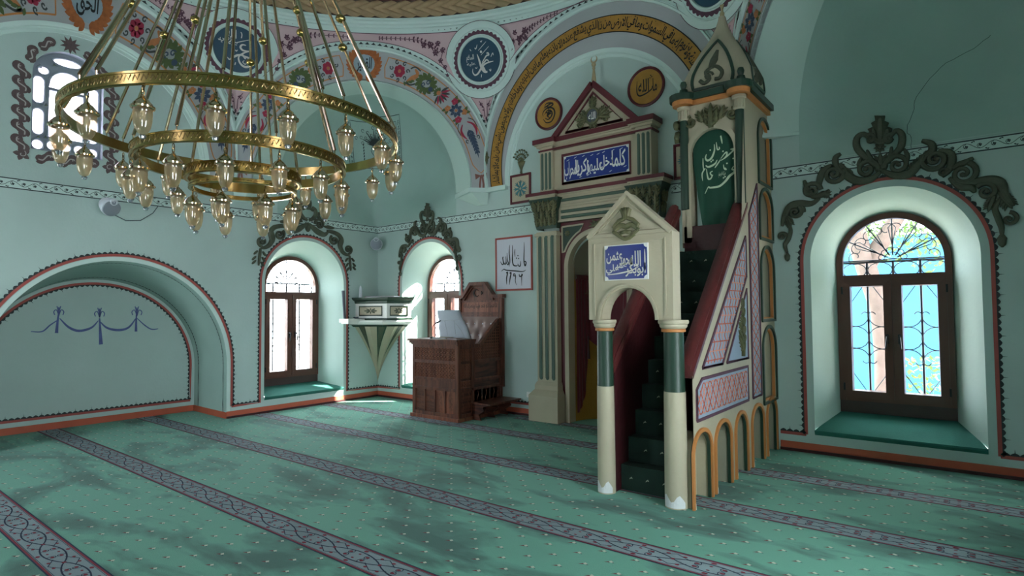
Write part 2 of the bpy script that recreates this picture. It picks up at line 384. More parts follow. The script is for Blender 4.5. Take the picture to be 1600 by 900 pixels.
# ---- floor with its woven pattern
floor = root('floor', (CX, CY, 0), kind='structure')
b = MB(); b.quad((-1.3, -9.2, 0), (9.2, -9.2, 0), (9.2, .6, 0), (-1.3, .6, 0)); b.build('carpet_field', 'carpet', floor, recalc=False)
FF = lambda u, v, w: (u, v, w)
stripes = [-1.11-1.1675*k for k in range(7)] + [.02]
for yc in stripes:
    x0, x1 = (-1.15 if -5.55 < yc < -2.8 else 0.0), 9.2
    y0, y1 = yc-.115, min(yc+.115, .0 if yc > -.2 else 9)
    if yc > -.2: x0, x1 = 3.4, 6.1; y0, y1 = -.30, -.12; yc = -.21
    b = MB(); b.flat([(x0, y0), (x1, y0), (x1, y1), (x0, y1)], FF, .0012); st = b.build('carpet_stripe', 'stripe_bg', floor, recalc=False)
    r = MB(); n_ = MB()
    for yy, sg in ((y0, 1), (y1, -1)):
        r.flat([(x0, yy+sg*.002), (x1, yy+sg*.002), (x1, yy+sg*.014), (x0, yy+sg*.014)], FF, .0022)
        n_.flat([(x0, yy-sg*.007), (x1, yy-sg*.007), (x1, yy+sg*.002), (x0, yy+sg*.002)], FF, .0022)
        n_.flat([(x0, yy+sg*.018), (x1, yy+sg*.018), (x1, yy+sg*.021), (x0, yy+sg*.021)], FF, .0022)
    P_ = .46; k0 = int((x1-x0)/P_)+1
    for k in range(k0):
        bx = x0+k*P_
        if bx > x1-.1: break
        for sg in (1, -1):
            L = [(min(bx+P_*i/12, x1), yc+sg*.058*sin(pi*i/12)**.8) for i in range(13)]
            n_.ribbon(L, .009, FF, .0024)
            n_.ribbon([(px, py) for px, py in spiral(bx+P_*.32, yc+sg*.024, .030, 1.3, sg*pi/2, -sg, 12) if px < x1], .006, FF, .0024) if bx+P_*.4 < x1 else None
            n_.ribbon([(px, py) for px, py in spiral(bx+P_*.68, yc+sg*.024, .030, 1.3, sg*pi/2, sg, 12) if px < x1], .006, FF, .0024) if bx+P_*.8 < x1 else None
            n_.ribbon([(min(bx+P_*(-.22+.44*i/6), x1), yc+sg*(.082-.05*abs(i-3)/3)) for i in range(7)], .006, FF, .0024) if bx > x0+.2 else None
            for dx, dy, rr in ((.32, .024, .014), (.68, .024, .014), (.5, .080, .016), (.12, .066, .013), (.88, .066, .013), (.5, .03, .010)):
                if bx+P_*dx < x1-.03: r.fan(circ(bx+P_*dx, yc+sg*dy, rr*1.25, 6, rr*.8), FF, .0027)
        r.fan(circ(bx+.001, yc, .014, 6), FF, .0027)
    r.build('stripe_red_pile', 'stripe_red', floor, recalc=False, kind='stuff'); n_.build('stripe_navy_pile', 'stripe_navy', floor, recalc=False, kind='stuff')
mr, mc, mn = MB(), MB(), MB()
for k in range(7):
    yt = -1.11-1.1675*k
    for row in range(8):
        yy = yt+.115+.075+row*.1167
        if yy > -.12 and k == 0: continue
        for i in range(-5, 42):
            x = i*.227+(row % 2)*.1135+.03
            if x > 9.15 or x < (-1.1 if -5.5 < yy < -2.8 else .1): continue
            mr.add([(x-.030, yy-.018, .0015), (x+.002, yy-.008, .0015), (x+.004, yy+.006, .0015), (x-.006, yy+.006, .0015)], [(0, 1, 2, 3)])
            mc.add([(x-.006, yy+.002, .002), (x+.014, yy-.006, .002), (x+.026, yy+.007, .002), (x+.002, yy+.021, .002)], [(0, 1, 2, 3)])
            mn.add([(x+.016, yy-.002, .0015), (x+.034, yy-.004, .0015), (x+.022, yy+.008, .0015)], [(0, 1, 2)])
mr.build('motif_stem', 'motif_red', floor, recalc=False, kind='stuff'); mc.build('motif_petal', 'motif_cream', floor, recalc=False, kind='stuff'); mn.build('motif_leaf', 'stripe_navy', floor, recalc=False, kind='stuff')
adopt_later = [floor]

# ---- walls with openings
def wall_sheet(b, F, u0, u1, v0, top, holes, n=44):
    """top: function of u or number"""
    T = top if callable(top) else (lambda u: top)
    cuts = sorted(holes, key=lambda h: h[0]); x = u0
    def solid(a, c):
        m_ = max(1, int((c-a)/.12)) if callable(top) else 1
        for i in range(m_):
            p, q = a+(c-a)*i/m_, a+(c-a)*(i+1)/m_
            b.quad(F(p, v0, 0), F(q, v0, 0), F(q, T(q), 0), F(p, T(p), 0))
    for uc, hw, vb, vs, rise in cuts:
        solid(x, uc-hw)
        P = [(uc-hw*cos(pi*i/n), vs+rise*sin(pi*i/n)) for i in range(n+1)]
        for i in range(n):
            (p, pv), (q, qv) = P[i], P[i+1]
            if vb > v0: b.quad(F(p, v0, 0), F(q, v0, 0), F(q, vb, 0), F(p, vb, 0))
            b.quad(F(p, pv, 0), F(q, qv, 0), F(q, T(q), 0), F(p, T(p), 0))
        x = uc+hw
    solid(x, u1)
WIN = dict(W1=(1.36, .695, .25, 2.03, .705), WR=(7.995, .72, .245, 2.05, .72), W2=(-1.476, .725, .245, 2.02, .715))
REC = (-4.16, 1.38, 0.0, .78, 1.45)
wallq = root('wall_front', (CX, 0, 0), kind='structure')
b = MB()
MIH = (4.70, .46, 0.0, 2.10, .46)
# low wall up to the springing of the corner vaults, then the tympanum between the piers
wall_sheet(b, FQ, 0, W_, 0, 3.15, [WIN['W1'], MIH, WIN['WR']])
b.quad(FQ(2.0, 3.15, 0), FQ(7.2, 3.15, 0), FQ(7.2, 6.0, 0), FQ(2.0, 6.0, 0))
b.build('plaster_face', 'plaster', wallq, recalc=False)
walll = root('wall_left', (0, CY, 0), kind='structure')
b = MB()
ST = (-4.75, .36, 3.50, 4.42, .34)       # high stained window
wall_sheet(b, FL, -9.2, 0, 0, 3.15, [WIN['W2'], REC])
wall_sheet(b, FL, -7.2, -2.0, 3.15, 6.0, [ST])
b.build('plaster_face', 'plaster', walll, recalc=False)
FR = lambda u, v, w: (9.2-w, u, v)
FB = lambda u, v, w: (u, -9.2+w, v)
wallr = root('wall_right', (9.2, CY, 0), kind='structure'); b = MB()
RW = [(-3.9, .72, .25, 2.03, .7), (-7.6, .72, .25, 2.03, .7)]
wall_sheet(b, FR, -9.2, 0, 0, 3.15, RW); wall_sheet(b, FR, -7.2, -2.0, 3.15, 6.0, [(-4.6, .36, 3.5, 4.42, .34)])
b.build('plaster_face', 'plaster', wallr, recalc=False)
wallb = root('wall_back', (CX, -9.2, 0), kind='structure'); b = MB()
BW = [(1.5, .72, .25, 2.03, .7), (4.6, .8, 0.0, 2.1, .8)]
wall_sheet(b, FB, 0, W_, 0, 3.15, BW); wall_sheet(b, FB, 2.0, 7.2, 3.15, 6.0, [(4.6, .36, 3.5, 4.42, .34)])
b.build('plaster_face', 'plaster', wallb, recalc=False)

# unseen outer skin, added to keep daylight out of all but the openings
b = MB(); e_ = .72
SKH = [(-4.75, .62, 3.2, 4.5, .62)]
wall_sheet(b, lambda u, v, w_: (-e_, u, v), -9.2-e_, e_, 2.96, 6.6, SKH); wall_sheet(b, lambda u, v, w_: (9.2+e_, u, v), -9.2-e_, e_, 2.96, 6.6, [(-4.6, .62, 3.2, 4.5, .62)])
wall_sheet(b, lambda u, v, w_: (u, -9.2-e_, v), -e_, 9.2+e_, 2.96, 6.6, [(4.6, .62, 3.2, 4.5, .62)]); b.quad((-e_, e_, 2.96), (9.2+e_, e_, 2.96), (9.2+e_, e_, 6.6), (-e_, e_, 6.6))
for x0, x1, y0, y1 in ((-e_, 9.2+e_, 0.0005, e_), (-e_, 9.2+e_, -9.2-e_, -9.2005), (-e_, -.0005, -9.2, 0), (9.2005, 9.2+e_, -9.2, 0)): b.quad((x0, y0, 2.96), (x1, y0, 2.96), (x1, y1, 2.96), (x0, y1, 2.96))
b.box(10.0, 13.0, -9.9, .45, 2.96, 3.1)  # unseen roof slab added outside to keep sun out of the right wall windows
NR = 72; cir_ = [(4.6+4.30*cos(2*pi*i/NR), -4.6+4.30*sin(2*pi*i/NR), 6.6) for i in range(NR+1)]; sq_ = []
for i in range(NR+1):
    c_, s_ = cos(2*pi*i/NR), sin(2*pi*i/NR); q_ = 5.33/max(abs(c_), abs(s_)); sq_.append((4.6+q_*c_, -4.6+q_*s_, 6.6))
b.strip(cir_, sq_)
b.build('light_block_skin', 'plaster', wallb, recalc=False)
def reveal(F, h, depth, hw2, vs2, rise2, vb2, par, m='plaster_soffit', n=26):
    uc, hw, vb, vs, rise = h; b = MB()
    A = [F(u, v, 0) for u, v in archpath(uc, hw, vb, vs, rise, n)]
    B = [F(u, v, -depth) for u, v in archpath(uc, hw2, vb2, vs2, rise2, n)]
    rows = [[Vector(a).lerp(Vector(c), t_) for a, c in zip(A, B)] for t_ in (0, .06, 1)]
    b.grid(rows); return b.build('window_reveal', m, par, smooth='all')

# ---- frames for the eight sides of the octagon
def side(k):
    al = pi/2+k*pi/4; n = Vector((cos(al), sin(al), 0)); t_ = Vector((sin(al), -cos(al), 0)); c = Vector((CX, CY, 0))
    def F(s, z, w_): return tuple(c+n*(4.6-w_)+t_*s+Vector((0, 0, z)))
    def P(s, z, w_):      # leaning spandrel surface
        ro = hypot(s, 4.6); tt = max(0, min(1, (z-4.35)/1.6)); f = 1-(1-4.6/ro)*tt**1.1
        p = c+(n*4.6+t_*s)*f; d = (n*4.6+t_*s).normalized()
        return tuple(p-d*w_+Vector((0, 0, z)))
    return F, P
HS = 1.905
CIR = {'A': dict(i=(3.587, 1.52), g=(3.833, 1.89), o=(3.833, 2.0)), 'B': dict(i=(3.485, 1.646), g=(3.62, 1.965), o=(3.64, 2.06))}
Z0 = 3.45
def rho(c, ph):
    zc, R = c; dz = zc-Z0; s_ = sin(ph); return dz*s_+sqrt(max(0, R*R-dz*dz+dz*dz*s_*s_))
def pol(c, ph, clip=True):
    r_ = rho(c, ph)
    if clip and abs(cos(ph))*r_ > HS: r_ = HS/abs(cos(ph))
    return (r_*cos(ph), Z0+r_*sin(ph))
PROUD = .05
def FS(F, c0, c1):
    """band map: q 0..1 across, ph around"""
    def G(ph, q, w_):
        r_ = rho(c0, ph)*(1-q)+rho(c1, ph)*q; return F(r_*cos(ph), Z0+r_*sin(ph), w_)
    return G
archbands = []
for k in range(8):
    F, P = side(k); T = 'A' if k % 2 == 0 else 'B'; C_ = CIR[T]; N = 64
    R = root('trim_%d' % (k+1), F(0, 3.45, 0), kind='structure'); archbands.append(R)
    ph = [pi*i/N for i in range(N+1)]
    b = MB()
    inn = [pol(C_['i'], a) for a in ph]; out = [pol(C_['o'], a) for a in ph]
    rows = [[F(*p, PROUD) for p in inn], [F(*p, PROUD) for p in out]]
    b.grid(rows)
    b.strip([F(*p, 0) for p in inn], [F(*p, PROUD) for p in inn])
    b.build('arch_face', 'plaster_grey', R, recalc=False)
    # white rim at the inner edge
    b = MB(); rr = lambda d: [pol((C_['i'][0], C_['i'][1]-d), a) for a in ph]
    prof = [(0.0, PROUD+.004), (-.0, PROUD-.0), (.03, .045), (.045, .03), (.06, .03), (.07, .012), (.11, .012), (.115, 0)] if T == 'A' else [(0, PROUD+.006), (.0, 0), (.012, 0)]
    b.grid([[F(*p, w_) for p in rr(d)] for d, w_ in prof]); b.build('inner_moulding', 'moulding_white', R, smooth=True, recalc=False)
    # outer moulding
    b = MB()
    def rad(f): return [pol((C_['g'][0]*(1-f)+C_['o'][0]*f, C_['g'][1]*(1-f)+C_['o'][1]*f), a) for a in ph]
    b.grid([[F(*p, w_) for p in rad(f)] for f, w_ in ((0, PROUD), (.02, PROUD+.03), (.2, PROUD+.045), (.32, PROUD+.02), (.45, PROUD+.02), (.5, PROUD+.008), (1.0, PROUD+.006))])
    b.build('outer_moulding', 'moulding_white', R, smooth=True, recalc=False)
    # dark leaf chain on it
    b = MB(); m_ = 74
    for i in range(m_):
        a = pi*(i+.5)/m_
        c1 = rad(.78); cc = (C_['g'][0]*.22+C_['o'][0]*.78, C_['g'][1]*.22+C_['o'][1]*.78)
        p = pol(cc, a, False)
        if abs(p[0]) > HS-.02: continue
        q = pol(cc, a+.01, False); an = atan2(q[1]-p[1], q[0]-p[0]); L = .04
        tri = [(-L, 0), (-L*.4, .017), (0, .038), (L*.4, .017), (L, 0), (0, -.004)]
        b.flat([(p[0]+x*cos(an)+y*sin(an)*1, p[1]+x*sin(an)-y*cos(an)) for x, y in tri], F, PROUD+.010)
    b.build('leaf_chain', 'scallop', R, recalc=False, kind='stuff')
    # spandrel field, leaning inwards to the ring of the dome
    b = MB(); ns = 48; rows = []
    def zlow(s_): return C_['o'][0]+sqrt(max(0, C_['o'][1]**2-s_*s_))
    for j in range(9):
        rows.append([P(-HS+2*HS*i/ns, zlow(-HS+2*HS*i/ns)*(1-j/8)+5.95*j/8, 0) for i in range(ns+1)])
    b.grid(rows); b.build('spandrel', 'plaster_pink', R, smooth='all', recalc=False)
    # white edging strips over the pink
    b = MB()
    sx = [-HS+2*HS*i/ns for i in range(ns+1)]
    b.strip([P(s_, min(zlow(s_)-.01, 5.9), .012) for s_ in sx], [P(s_, min(zlow(s_)+.045, 5.93), .012) for s_ in sx])
    b.build('field_edging', 'moulding_white', R, recalc=False)
    b = MB(); b.strip([P(s_, zlow(s_)+.045, .014) for s_ in sx], [P(s_, zlow(s_)+.055, .014) for s_ in sx])
    b.strip([P(s_, 5.86, .014) for s_ in sx], [P(s_, 5.872, .014) for s_ in sx]); b.build('field_line', 'ink_plum', R, recalc=False)
    b = MB(); b.strip([P(s_, 5.872, .012) for s_ in sx], [P(s_, 5.95, .012) for s_ in sx]); b.build('field_edging', 'moulding_white', R, recalc=False)
    # plum scroll painting on the pink field
    b = MB()
    for sg in (1, -1):
        base = [(.22, 5.80), (.40, 5.80), (.62, 5.79), (.82, 5.77), (1.0, 5.70), (1.14, 5.60)] if T == 'B' else [(.55, 5.835), (.72, 5.815), (.88, 5.77), (1.02, 5.72), (1.14, 5.64), (1.22, 5.56)]
        for i, (s_, z_) in enumerate(smoothp(base, 3)):
            for e_ in (-1, 1):
                q = 1 if i < 8 else 1.5
                b.flat(leafp(sg*s_, z_, (pi/2*e_)*.72 + (0 if sg > 0 else 0) + (pi if sg < 0 else 0)*0, .038*q, .02*q), P, .012)
        b.ribbon([(sg*s_, z_) for s_, z_ in smoothp(base, 3)], .009, P, .012)
        cl = [(1.04, 5.68, .055), (1.12, 5.56, .05), (.93, 5.68, .045), (1.16, 5.70, .045), (1.24, 5.60, .045), (1.2, 5.44, .04), (1.27, 5.34, .035), (1.31, 5.22, .03)] if T == 'B' else [(1.10, 5.72, .05), (1.2, 5.62, .05), (1.08, 5.60, .04), (1.27, 5.72, .04), (1.32, 5.60, .04), (1.36, 5.5, .035)]
        for s_, z_, r_ in cl:
            b.ribbon([(p, q) for p, q in spiral(sg*s_, z_, r_, 1.2, sg*.5, sg, 12)], .013, P, .012)
            for e_ in range(5): b.flat(leafp(sg*s_, z_, e_*1.26+sg*.3, r_*1.15, r_*.5), P, .0125)
        b.ribbon([(sg*x, z_) for x, z_ in smoothp([(c_[0], c_[1]) for c_ in cl[:2]+cl[4:]], 4)], .012, P, .012)
    b.build('scroll_painting', 'ink_plum', R, recalc=False)
    # soffit and corner vault for the squinches
    if T == 'B':
        M = 40; A1 = [pol(C_['i'], pi*i/M) for i in range(M+1)]; A2 = [(1.414*cos(pi*i/M), 3.5+1.6*sin(pi*i/M)) for i in range(M+1)]
        b = MB(); b.grid([[F(*p, 0) for p in A1], [F(p[0]*.9+q[0]*.1, p[1]*.9+q[1]*.1, -.05) for p, q in zip(A1, A2)], [F(*q, -.488) for q in A2]])
        b.build('soffit', 'plaster_soffit', R, smooth='all', recalc=False)
        b = MB(); rows = []; NZ = 30
        for j in range(NZ+1):
            z = 3.13+(5.1-3.13)*sin(pi/2*j/NZ)
            a_ = 1.4155*(1 if z <= 3.5 else sqrt(max(0, 1-((z-3.5)/1.6)**2))); d_ = 1.4155*sqrt(max(0, 1-(max(0, z-3.15)/1.96)**2))
            tt = min(1, max(0, (z-3.15)/1.0)); pw = 1+tt*tt*(3-2*tt)
            row = []
            for i in range(41):
                an = pi*i/40; cs, sn = cos(an), sin(an)
                rr_ = 1/((abs(cs)/max(a_, 1e-4))**pw+(abs(sn)/max(d_, 1e-4))**pw)**(1/pw)
                row.append(F(rr_*cs, z, -.488-rr_*sn))
            rows.append(row)
        b.grid(rows); b.build('corner_vault', 'plaster_green', R, smooth='all', recalc=False)
        # ledges closing the pier foot
        for sg in (1, -1):
            if k == 7 and sg == -1:
                b = MB(); p2 = [(sg*1.62, PROUD), (sg*1.91, PROUD), (sg*1.41, -.49)]; p3 = p2
                b.add([F(s_, 3.49, n_) for s_, n_ in p2]+[F(s_, 3.455, n_) for s_, n_ in p3], [(0, 1, 4, 3), (1, 2, 5, 4), (2, 0, 3, 5), (3, 4, 5), (0, 1, 2)]); b.build('pier_corbel', 'plaster_soffit', R); continue
            b = MB(); g = lambda s_, n_: F(s_, 0, n_)
            poly = [(sg*1.60, PROUD+.03), (sg*1.93, PROUD+.02), (sg*1.40, -.50)]
            for z0, z1, ex in ((3.40, 3.44, 0), (3.44, 3.47, .0)):
                b.add([F(s_, z0, n_) for s_, n_ in poly]+[F(s_, z1, n_) for s_, n_ in poly], [(0, 1, 2), (5, 4, 3)]+[(i, (i+1) % 3, 3+(i+1) % 3, 3+i) for i in range(3)])
            b.build('pier_ledge', 'moulding_white', R)
            b = MB(); poly2 = [(sg*1.65, PROUD), (sg*1.91, PROUD), (sg*1.44, -.46)]; poly3 = [(sg*1.80, -.0), (sg*1.90, -.0), (sg*1.74, -.14)]
            b.add([F(s_, 3.40, n_) for s_, n_ in poly2]+[F(s_, 3.22, n_) for s_, n_ in poly3], [(0, 1, 4, 3), (1, 2, 5, 4), (2, 0, 3, 5), (3, 4, 5)])
            b.build('pier_corbel', 'plaster_soffit', R)
    else:
        for sg in (1, -1):
            b = MB(); b.prism([(sg*1.50, 3.40), (sg*1.93, 3.40), (sg*1.93, 3.47), (sg*1.50, 3.47)], F, 0, PROUD+.025); b.build('pier_ledge', 'moulding_white', R)

# ---- painting on the bands
def floral(G, par, sc=1.0, wreath=None):
    """floral panels of an arch band, G(ph, q, w): q 0 inner edge, 1 outer edge"""
    lay = {k_: MB() for k_ in ('orange', 'floral_red', 'floral_blue', 'floral_green', 'floral_orange', 'floral_brown', 'floral_dark', 'wreath_orange', 'wreath_field', 'ink_black')}
    RR = 1.82; bw = .36
    for sg in (1, -1):
        # x = arc length from the apex, y across the band
        H = lambda x, y, w_: G(pi/2-sg*x/RR, .5+y/bw, w_)
        o_ = lay['orange']
        L = [(.33, -.13), (.30, 0), (.33, .13)] + [(.33+.5*i, .135) for i in range(1, 5)] + [(2.45, .12), (2.56, .05), (2.60, 0), (2.56, -.05), (2.45, -.12)] + [(2.33-.5*i, -.135) for i in range(0, 4)] + [(.33, -.13)]
        dense = []
        for a_, c_ in zip(L, L[1:]):
            m_ = max(1, int(hypot(a_[0]-c_[0], a_[1]-c_[1])/.08)); dense += [(a_[0]+(c_[0]-a_[0])*i/m_, a_[1]+(c_[1]-a_[1])*i/m_) for i in range(m_)]
        o_.ribbon(dense+[L[-1]], .014, H, PROUD+.004)
        w0 = PROUD+.005; red, blu, grn, org, brn, drk = (lay['floral_'+c_] for c_ in ('red', 'blue', 'green', 'orange', 'brown', 'dark'))
        # rosette with scrolls
        for i in range(7):
            a_ = i*2*pi/7; red.fan(circ(.52+.052*cos(a_), .052*sin(a_), .034, 7), H, w0)
            drk.ribbon(spiral(.52+.118*cos(a_+.3), .112*sin(a_+.3), .032, 1.0, a_, 1, 8), .015, H, w0+.0005)
        org.fan(circ(.52, 0, .022, 8), H, w0+.002)
        # orange bird-like leaf
        org.ribbon(smoothp([(.67, -.09), (.73, -.03), (.78, .05), (.72, .10)], 4), [.02, .03, .045, .06, .07, .07, .06, .055, .05, .045, .04, .03, .015], H, w0)
        drk.ribbon(smoothp([(.66, .08), (.71, .125), (.80, .11)], 4), .018, H, w0+.0005); drk.ribbon(smoothp([(.66, -.11), (.74, -.115), (.81, -.07)], 4), .022, H, w0+.0005)
        for i in range(4): grn.flat(leafp(.63+.03*i, -.10+.01*i, -.8+.4*i, .07, .034), H, w0+.0005*i)
        # green acanthus ring with blue scroll
        for i in range(13):
            a_ = i*2*pi/13; grn.flat(leafp(.95+.095*cos(a_), .078*sin(a_), a_+.8, .088, .055), H, w0+.0002*i); grn.fan(circ(.95+.095*cos(a_), .078*sin(a_), .036, 7), H, w0+.003+.0002*i)
        for q in (-1, 1): blu.ribbon(spiral(.95+q*.024, .026*q, .038, 1.1, q, q, 9), .015, H, w0+.006)
        blu.fan(circ(1.05, -.03, .036, 7), H, w0+.007)
        # burst
        for i in range(9):
            a_ = -1.2+i*.3; (red if i % 2 else drk).flat(leafp(1.18+.03*cos(a_), .03*sin(a_), a_, .14, .034), H, w0+.0003*i)
        for i in range(6): grn.flat(leafp(1.18, 0, 2.0+i*.45, .085, .04), H, w0+.0003*i)
        org.fan(circ(1.18, 0, .032, 8), H, w0+.004)
        # bouquet
        for (x, y, r_, l_) in ((1.44, .07, .046, red), (1.44, -.07, .042, org), (1.64, .085, .042, org), (1.68, -.05, .048, red)):
            for i in range(2): grn.flat(leafp(x, y, (1 if y > 0 else -1)*(1.0+i*1.0), .095, .046), H, w0+.0003*i)
            for i in range(5): l_.fan(circ(x+r_*.6*cos(i*1.256), y+r_*.6*sin(i*1.256), r_*.55, 6), H, w0+.002+.0002*i)
        for i in range(8): blu.flat(leafp(1.55+.02*cos(i*.785), .02*sin(i*.785), i*.785, .085, .05), H, w0+.004+.0002*i)
        org.fan(circ(1.55, 0, .022, 7), H, w0+.007)
        # scrolls and blue feather
        for q in (-1, 1):
            red.ribbon(smoothp([(1.78, q*.04), (1.85, q*.10), (1.94, q*.11), (2.02, q*.08)], 4), [.014, .018, .022, .026, .03, .034, .038, .038, .036, .03, .022, .016, .01], H, w0)
            drk.ribbon(spiral(2.05, q*.085, .034, .9, 0, q, 8), .014, H, w0+.0005); drk.ribbon(smoothp([(1.74, q*.08), (1.81, q*.135), (1.92, q*.14)], 4), .012, H, w0)
        for i in range(7):
            for q in (-1, 1): blu.flat(leafp(1.90+.055*i, 0, q*.55, .11-.006*i, .038), H, w0+.001+.0003*i)
        blu.flat(leafp(1.88, 0, 0, .50, .04), H, w0+.004)
        # bow
        for q in (-1, 1):
            brn.flat([(2.64, 0), (2.60, q*.11), (2.70, q*.105)], H, w0+.001); brn.ribbon([(2.65, q*.012), (2.78, q*.032), (2.90, q*.03)], .032, H, w0)
        brn.fan(circ(2.65, 0, .024, 7), H, w0+.002)
    # wreath
    H = lambda x, y, w_: G(pi/2-x/RR, .5+y/bw, w_); w0 = PROUD+.005
    lay['wreath_field'].fan(circ(0, 0, .155, 24, .135), H, w0)
    for i in range(26):
        a_ = i*2*pi/26; e_ = 1 if cos(a_) > 0 else -1
        if abs(cos(a_)) < .12 and sin(a_) > 0: continue
        for q in (-1, 1): lay['wreath_orange'].flat(leafp(.178*cos(a_), .15*sin(a_), a_+e_*1.25+q*.5, .10, .052), H, w0+.002+.0002*i)
    if wreath: put_text(lay['ink_black'], wreath, H, 0, 0, .22, .19, w0+.009)
    for k_, mb in lay.items():
        if mb.v: mb.build('painted_'+{'orange': 'outline', 'ink_black': 'lettering'}.get(k_, k_.replace('floral_', '')+('_flowers' if 'floral' in k_ else '')), k_, par, recalc=False)
for k in range(8):
    if k == 0: continue
    F, P = side(k); C_ = CIR['A' if k % 2 == 0 else 'B']
    if k in (4, 3, 5): continue
    floral(FS(F, C_['i'], C_['g']), archbands[k], wreath='القدير' if k == 1 else 'الحق')
# golden calligraphy band of the mihrab arch
F, P = side(0)
gi, go = (3.735, 1.581), (3.732, 1.808)
G = FS(F, gi, go)
b = MB(); N = 80; b.strip([G(.0+pi*i/N, 0, PROUD+.006) for i in range(N+1)], [G(pi*i/N, 1, PROUD+.006) for i in range(N+1)]); b.build('gold_band', 'gold_paint', archbands[0], recalc=False)
b = MB()
for q0, q1 in ((-.03, .03), (.97, 1.03)): b.strip([G(pi*i/N, q0, PROUD+.008) for i in range(N+1)], [G(pi*i/N, q1, PROUD+.008) for i in range(N+1)])
AY = 'الله لا اله الا هو الحي القيوم لا تاخذه سنة ولا نوم له ما في السموات وما في الارض من ذا الذي يشفع عنده الا باذنه يعلم ما بين ايديهم وما خلفهم ولا يحيطون بشيء من علمه الا بما شاء'.split()
words = []; tot = 0
for wd_ in AY:
    vs, fs, x0, x1, y0, y1 = text2d(wd_); words.append((vs, fs, x0, x1, y0, y1)); tot += (x1-x0)+.12
arc_len = 1.72*pi*1.06; sc_ = (arc_len-.1)/tot; pos = .05
for vs, fs, x0, x1, y0, y1 in words:
    wl = (x1-x0)*sc_
    out = []
    jit = random.uniform(-.05, .05)
    for x, y in vs:
        # reading starts at the right foot of the arch
        d_ = pos+(x1-x)*sc_; a_ = pi*(d_/arc_len); q = .50+max(-.42, min(.42, (y-(y0+y1)/2)*sc_*8.2))+jit*.3
        out.append(G(a_, max(.06, min(.94, q)), PROUD+.009))
    b.add(out, fs); pos += wl+.12*sc_
for i in range(90):
    a_ = pi*(i+.5)/90+random.uniform(-.01, .01); q = random.choice((.84, .88, .14))
    b.ribbon([(0, 0), (1, 1)], .1, lambda x, y, w_: G(a_+.012*x, q+.06*y, PROUD+.009), 0) if i % 2 else b.fan([(a_, q), (a_+.006, q+.03), (a_+.006, q-.03)], lambda x, y, w_: G(x, y, PROUD+.009), 0)
b.build('gold_band_lettering', 'ink_black', archbands[0], recalc=False)

# ---- ring of the dome: braided cornice, dark band, dome
ring = root('ceiling', (CX, CY, 6.0), kind='structure')
def rg(a, r_, z): return (CX+r_*cos(a), CY+r_*sin(a), z)
N = 120
b = MB(); b.grid([[rg(2*pi*i/N, r_, z) for i in range(N)] for r_, z in ((4.6, 5.95), (4.56, 5.955), (4.55, 5.98), (4.52, 5.99), (4.51, 6.02), (4.47, 6.03), (4.47, 6.06))], True); b.build('ring_moulding', 'moulding_white', ring, smooth=True)
b = MB()
for i in range(300):
    a = 2*pi*(i+.5)/300; w_ = 2*pi/300*.46
    b.add([rg(a-w_, 4.597, 5.948), rg(a, 4.59, 5.90), rg(a+w_, 4.597, 5.948), rg(a, 4.59, 5.93)], [(0, 1, 2), (0, 3, 2)])
b.build('leaf_chain', 'scallop', ring, recalc=False, kind='stuff')
b = MB(); b.grid([[rg(2*pi*i/N, r_, z) for i in range(N)] for r_, z in ((4.47, 6.06), (4.50, 6.07), (4.43, 6.30), (4.42, 6.31))], True); b.build('braid_bed', 'braid_dark', ring, smooth='all')
# woven strands, one mesh reused
NB = 132; dth = 2*pi/NB
def strand_mesh(up):
    me = MB(); rows = []
    for i in range(6):
        t_ = i/5; a = (t_-.5)*dth*1.5; zz = (t_ if up else 1-t_); z = 6.08+(0 if up else .105)+zz*.105; rw = []
        for q, bul in ((-1, 0), (-.6, .03), (0, .045), (.6, .03), (1, 0)):
            rw.append((cos(a+q*.0155)*(4.485-.25*(z-6.07)-bul*(.6+.4*sin(pi*t_))), sin(a+q*.0155)*(4.485-.25*(z-6.07)-bul), z+q*.030*(1 if up else -1)*-1))
        rows.append(rw)
    me.grid(rows); return me
for up in (True, False):
    base = strand_mesh(up).build('braid_strand', 'braid', ring, smooth='all', recalc=False)
    for i in range(NB):
        o = base if i == 0 else base.copy()
        if i: COL.objects.link(o)
        o.rotation_euler = (0, 0, dth*(i+(.5 if up else 0))); o.location = (CX, CY, 0); o.parent = ring
b = MB(); b.grid([[rg(2*pi*i/N, r_, z) for i in range(N)] for r_, z in ((4.42, 6.31), (4.34, 6.33), (4.32, 6.5), (4.36, 6.52))], True); b.build('maroon_ring', 'maroon', ring, smooth='all')
b = MB(); b.grid([[rg(2*pi*i/N, 4.36*cos(t_), 6.52+3.6*sin(t_)) for i in range(N)] for t_ in [pi/2*j/16 for j in range(17)]], True); b.build('dome', 'plaster', ring, smooth='all')

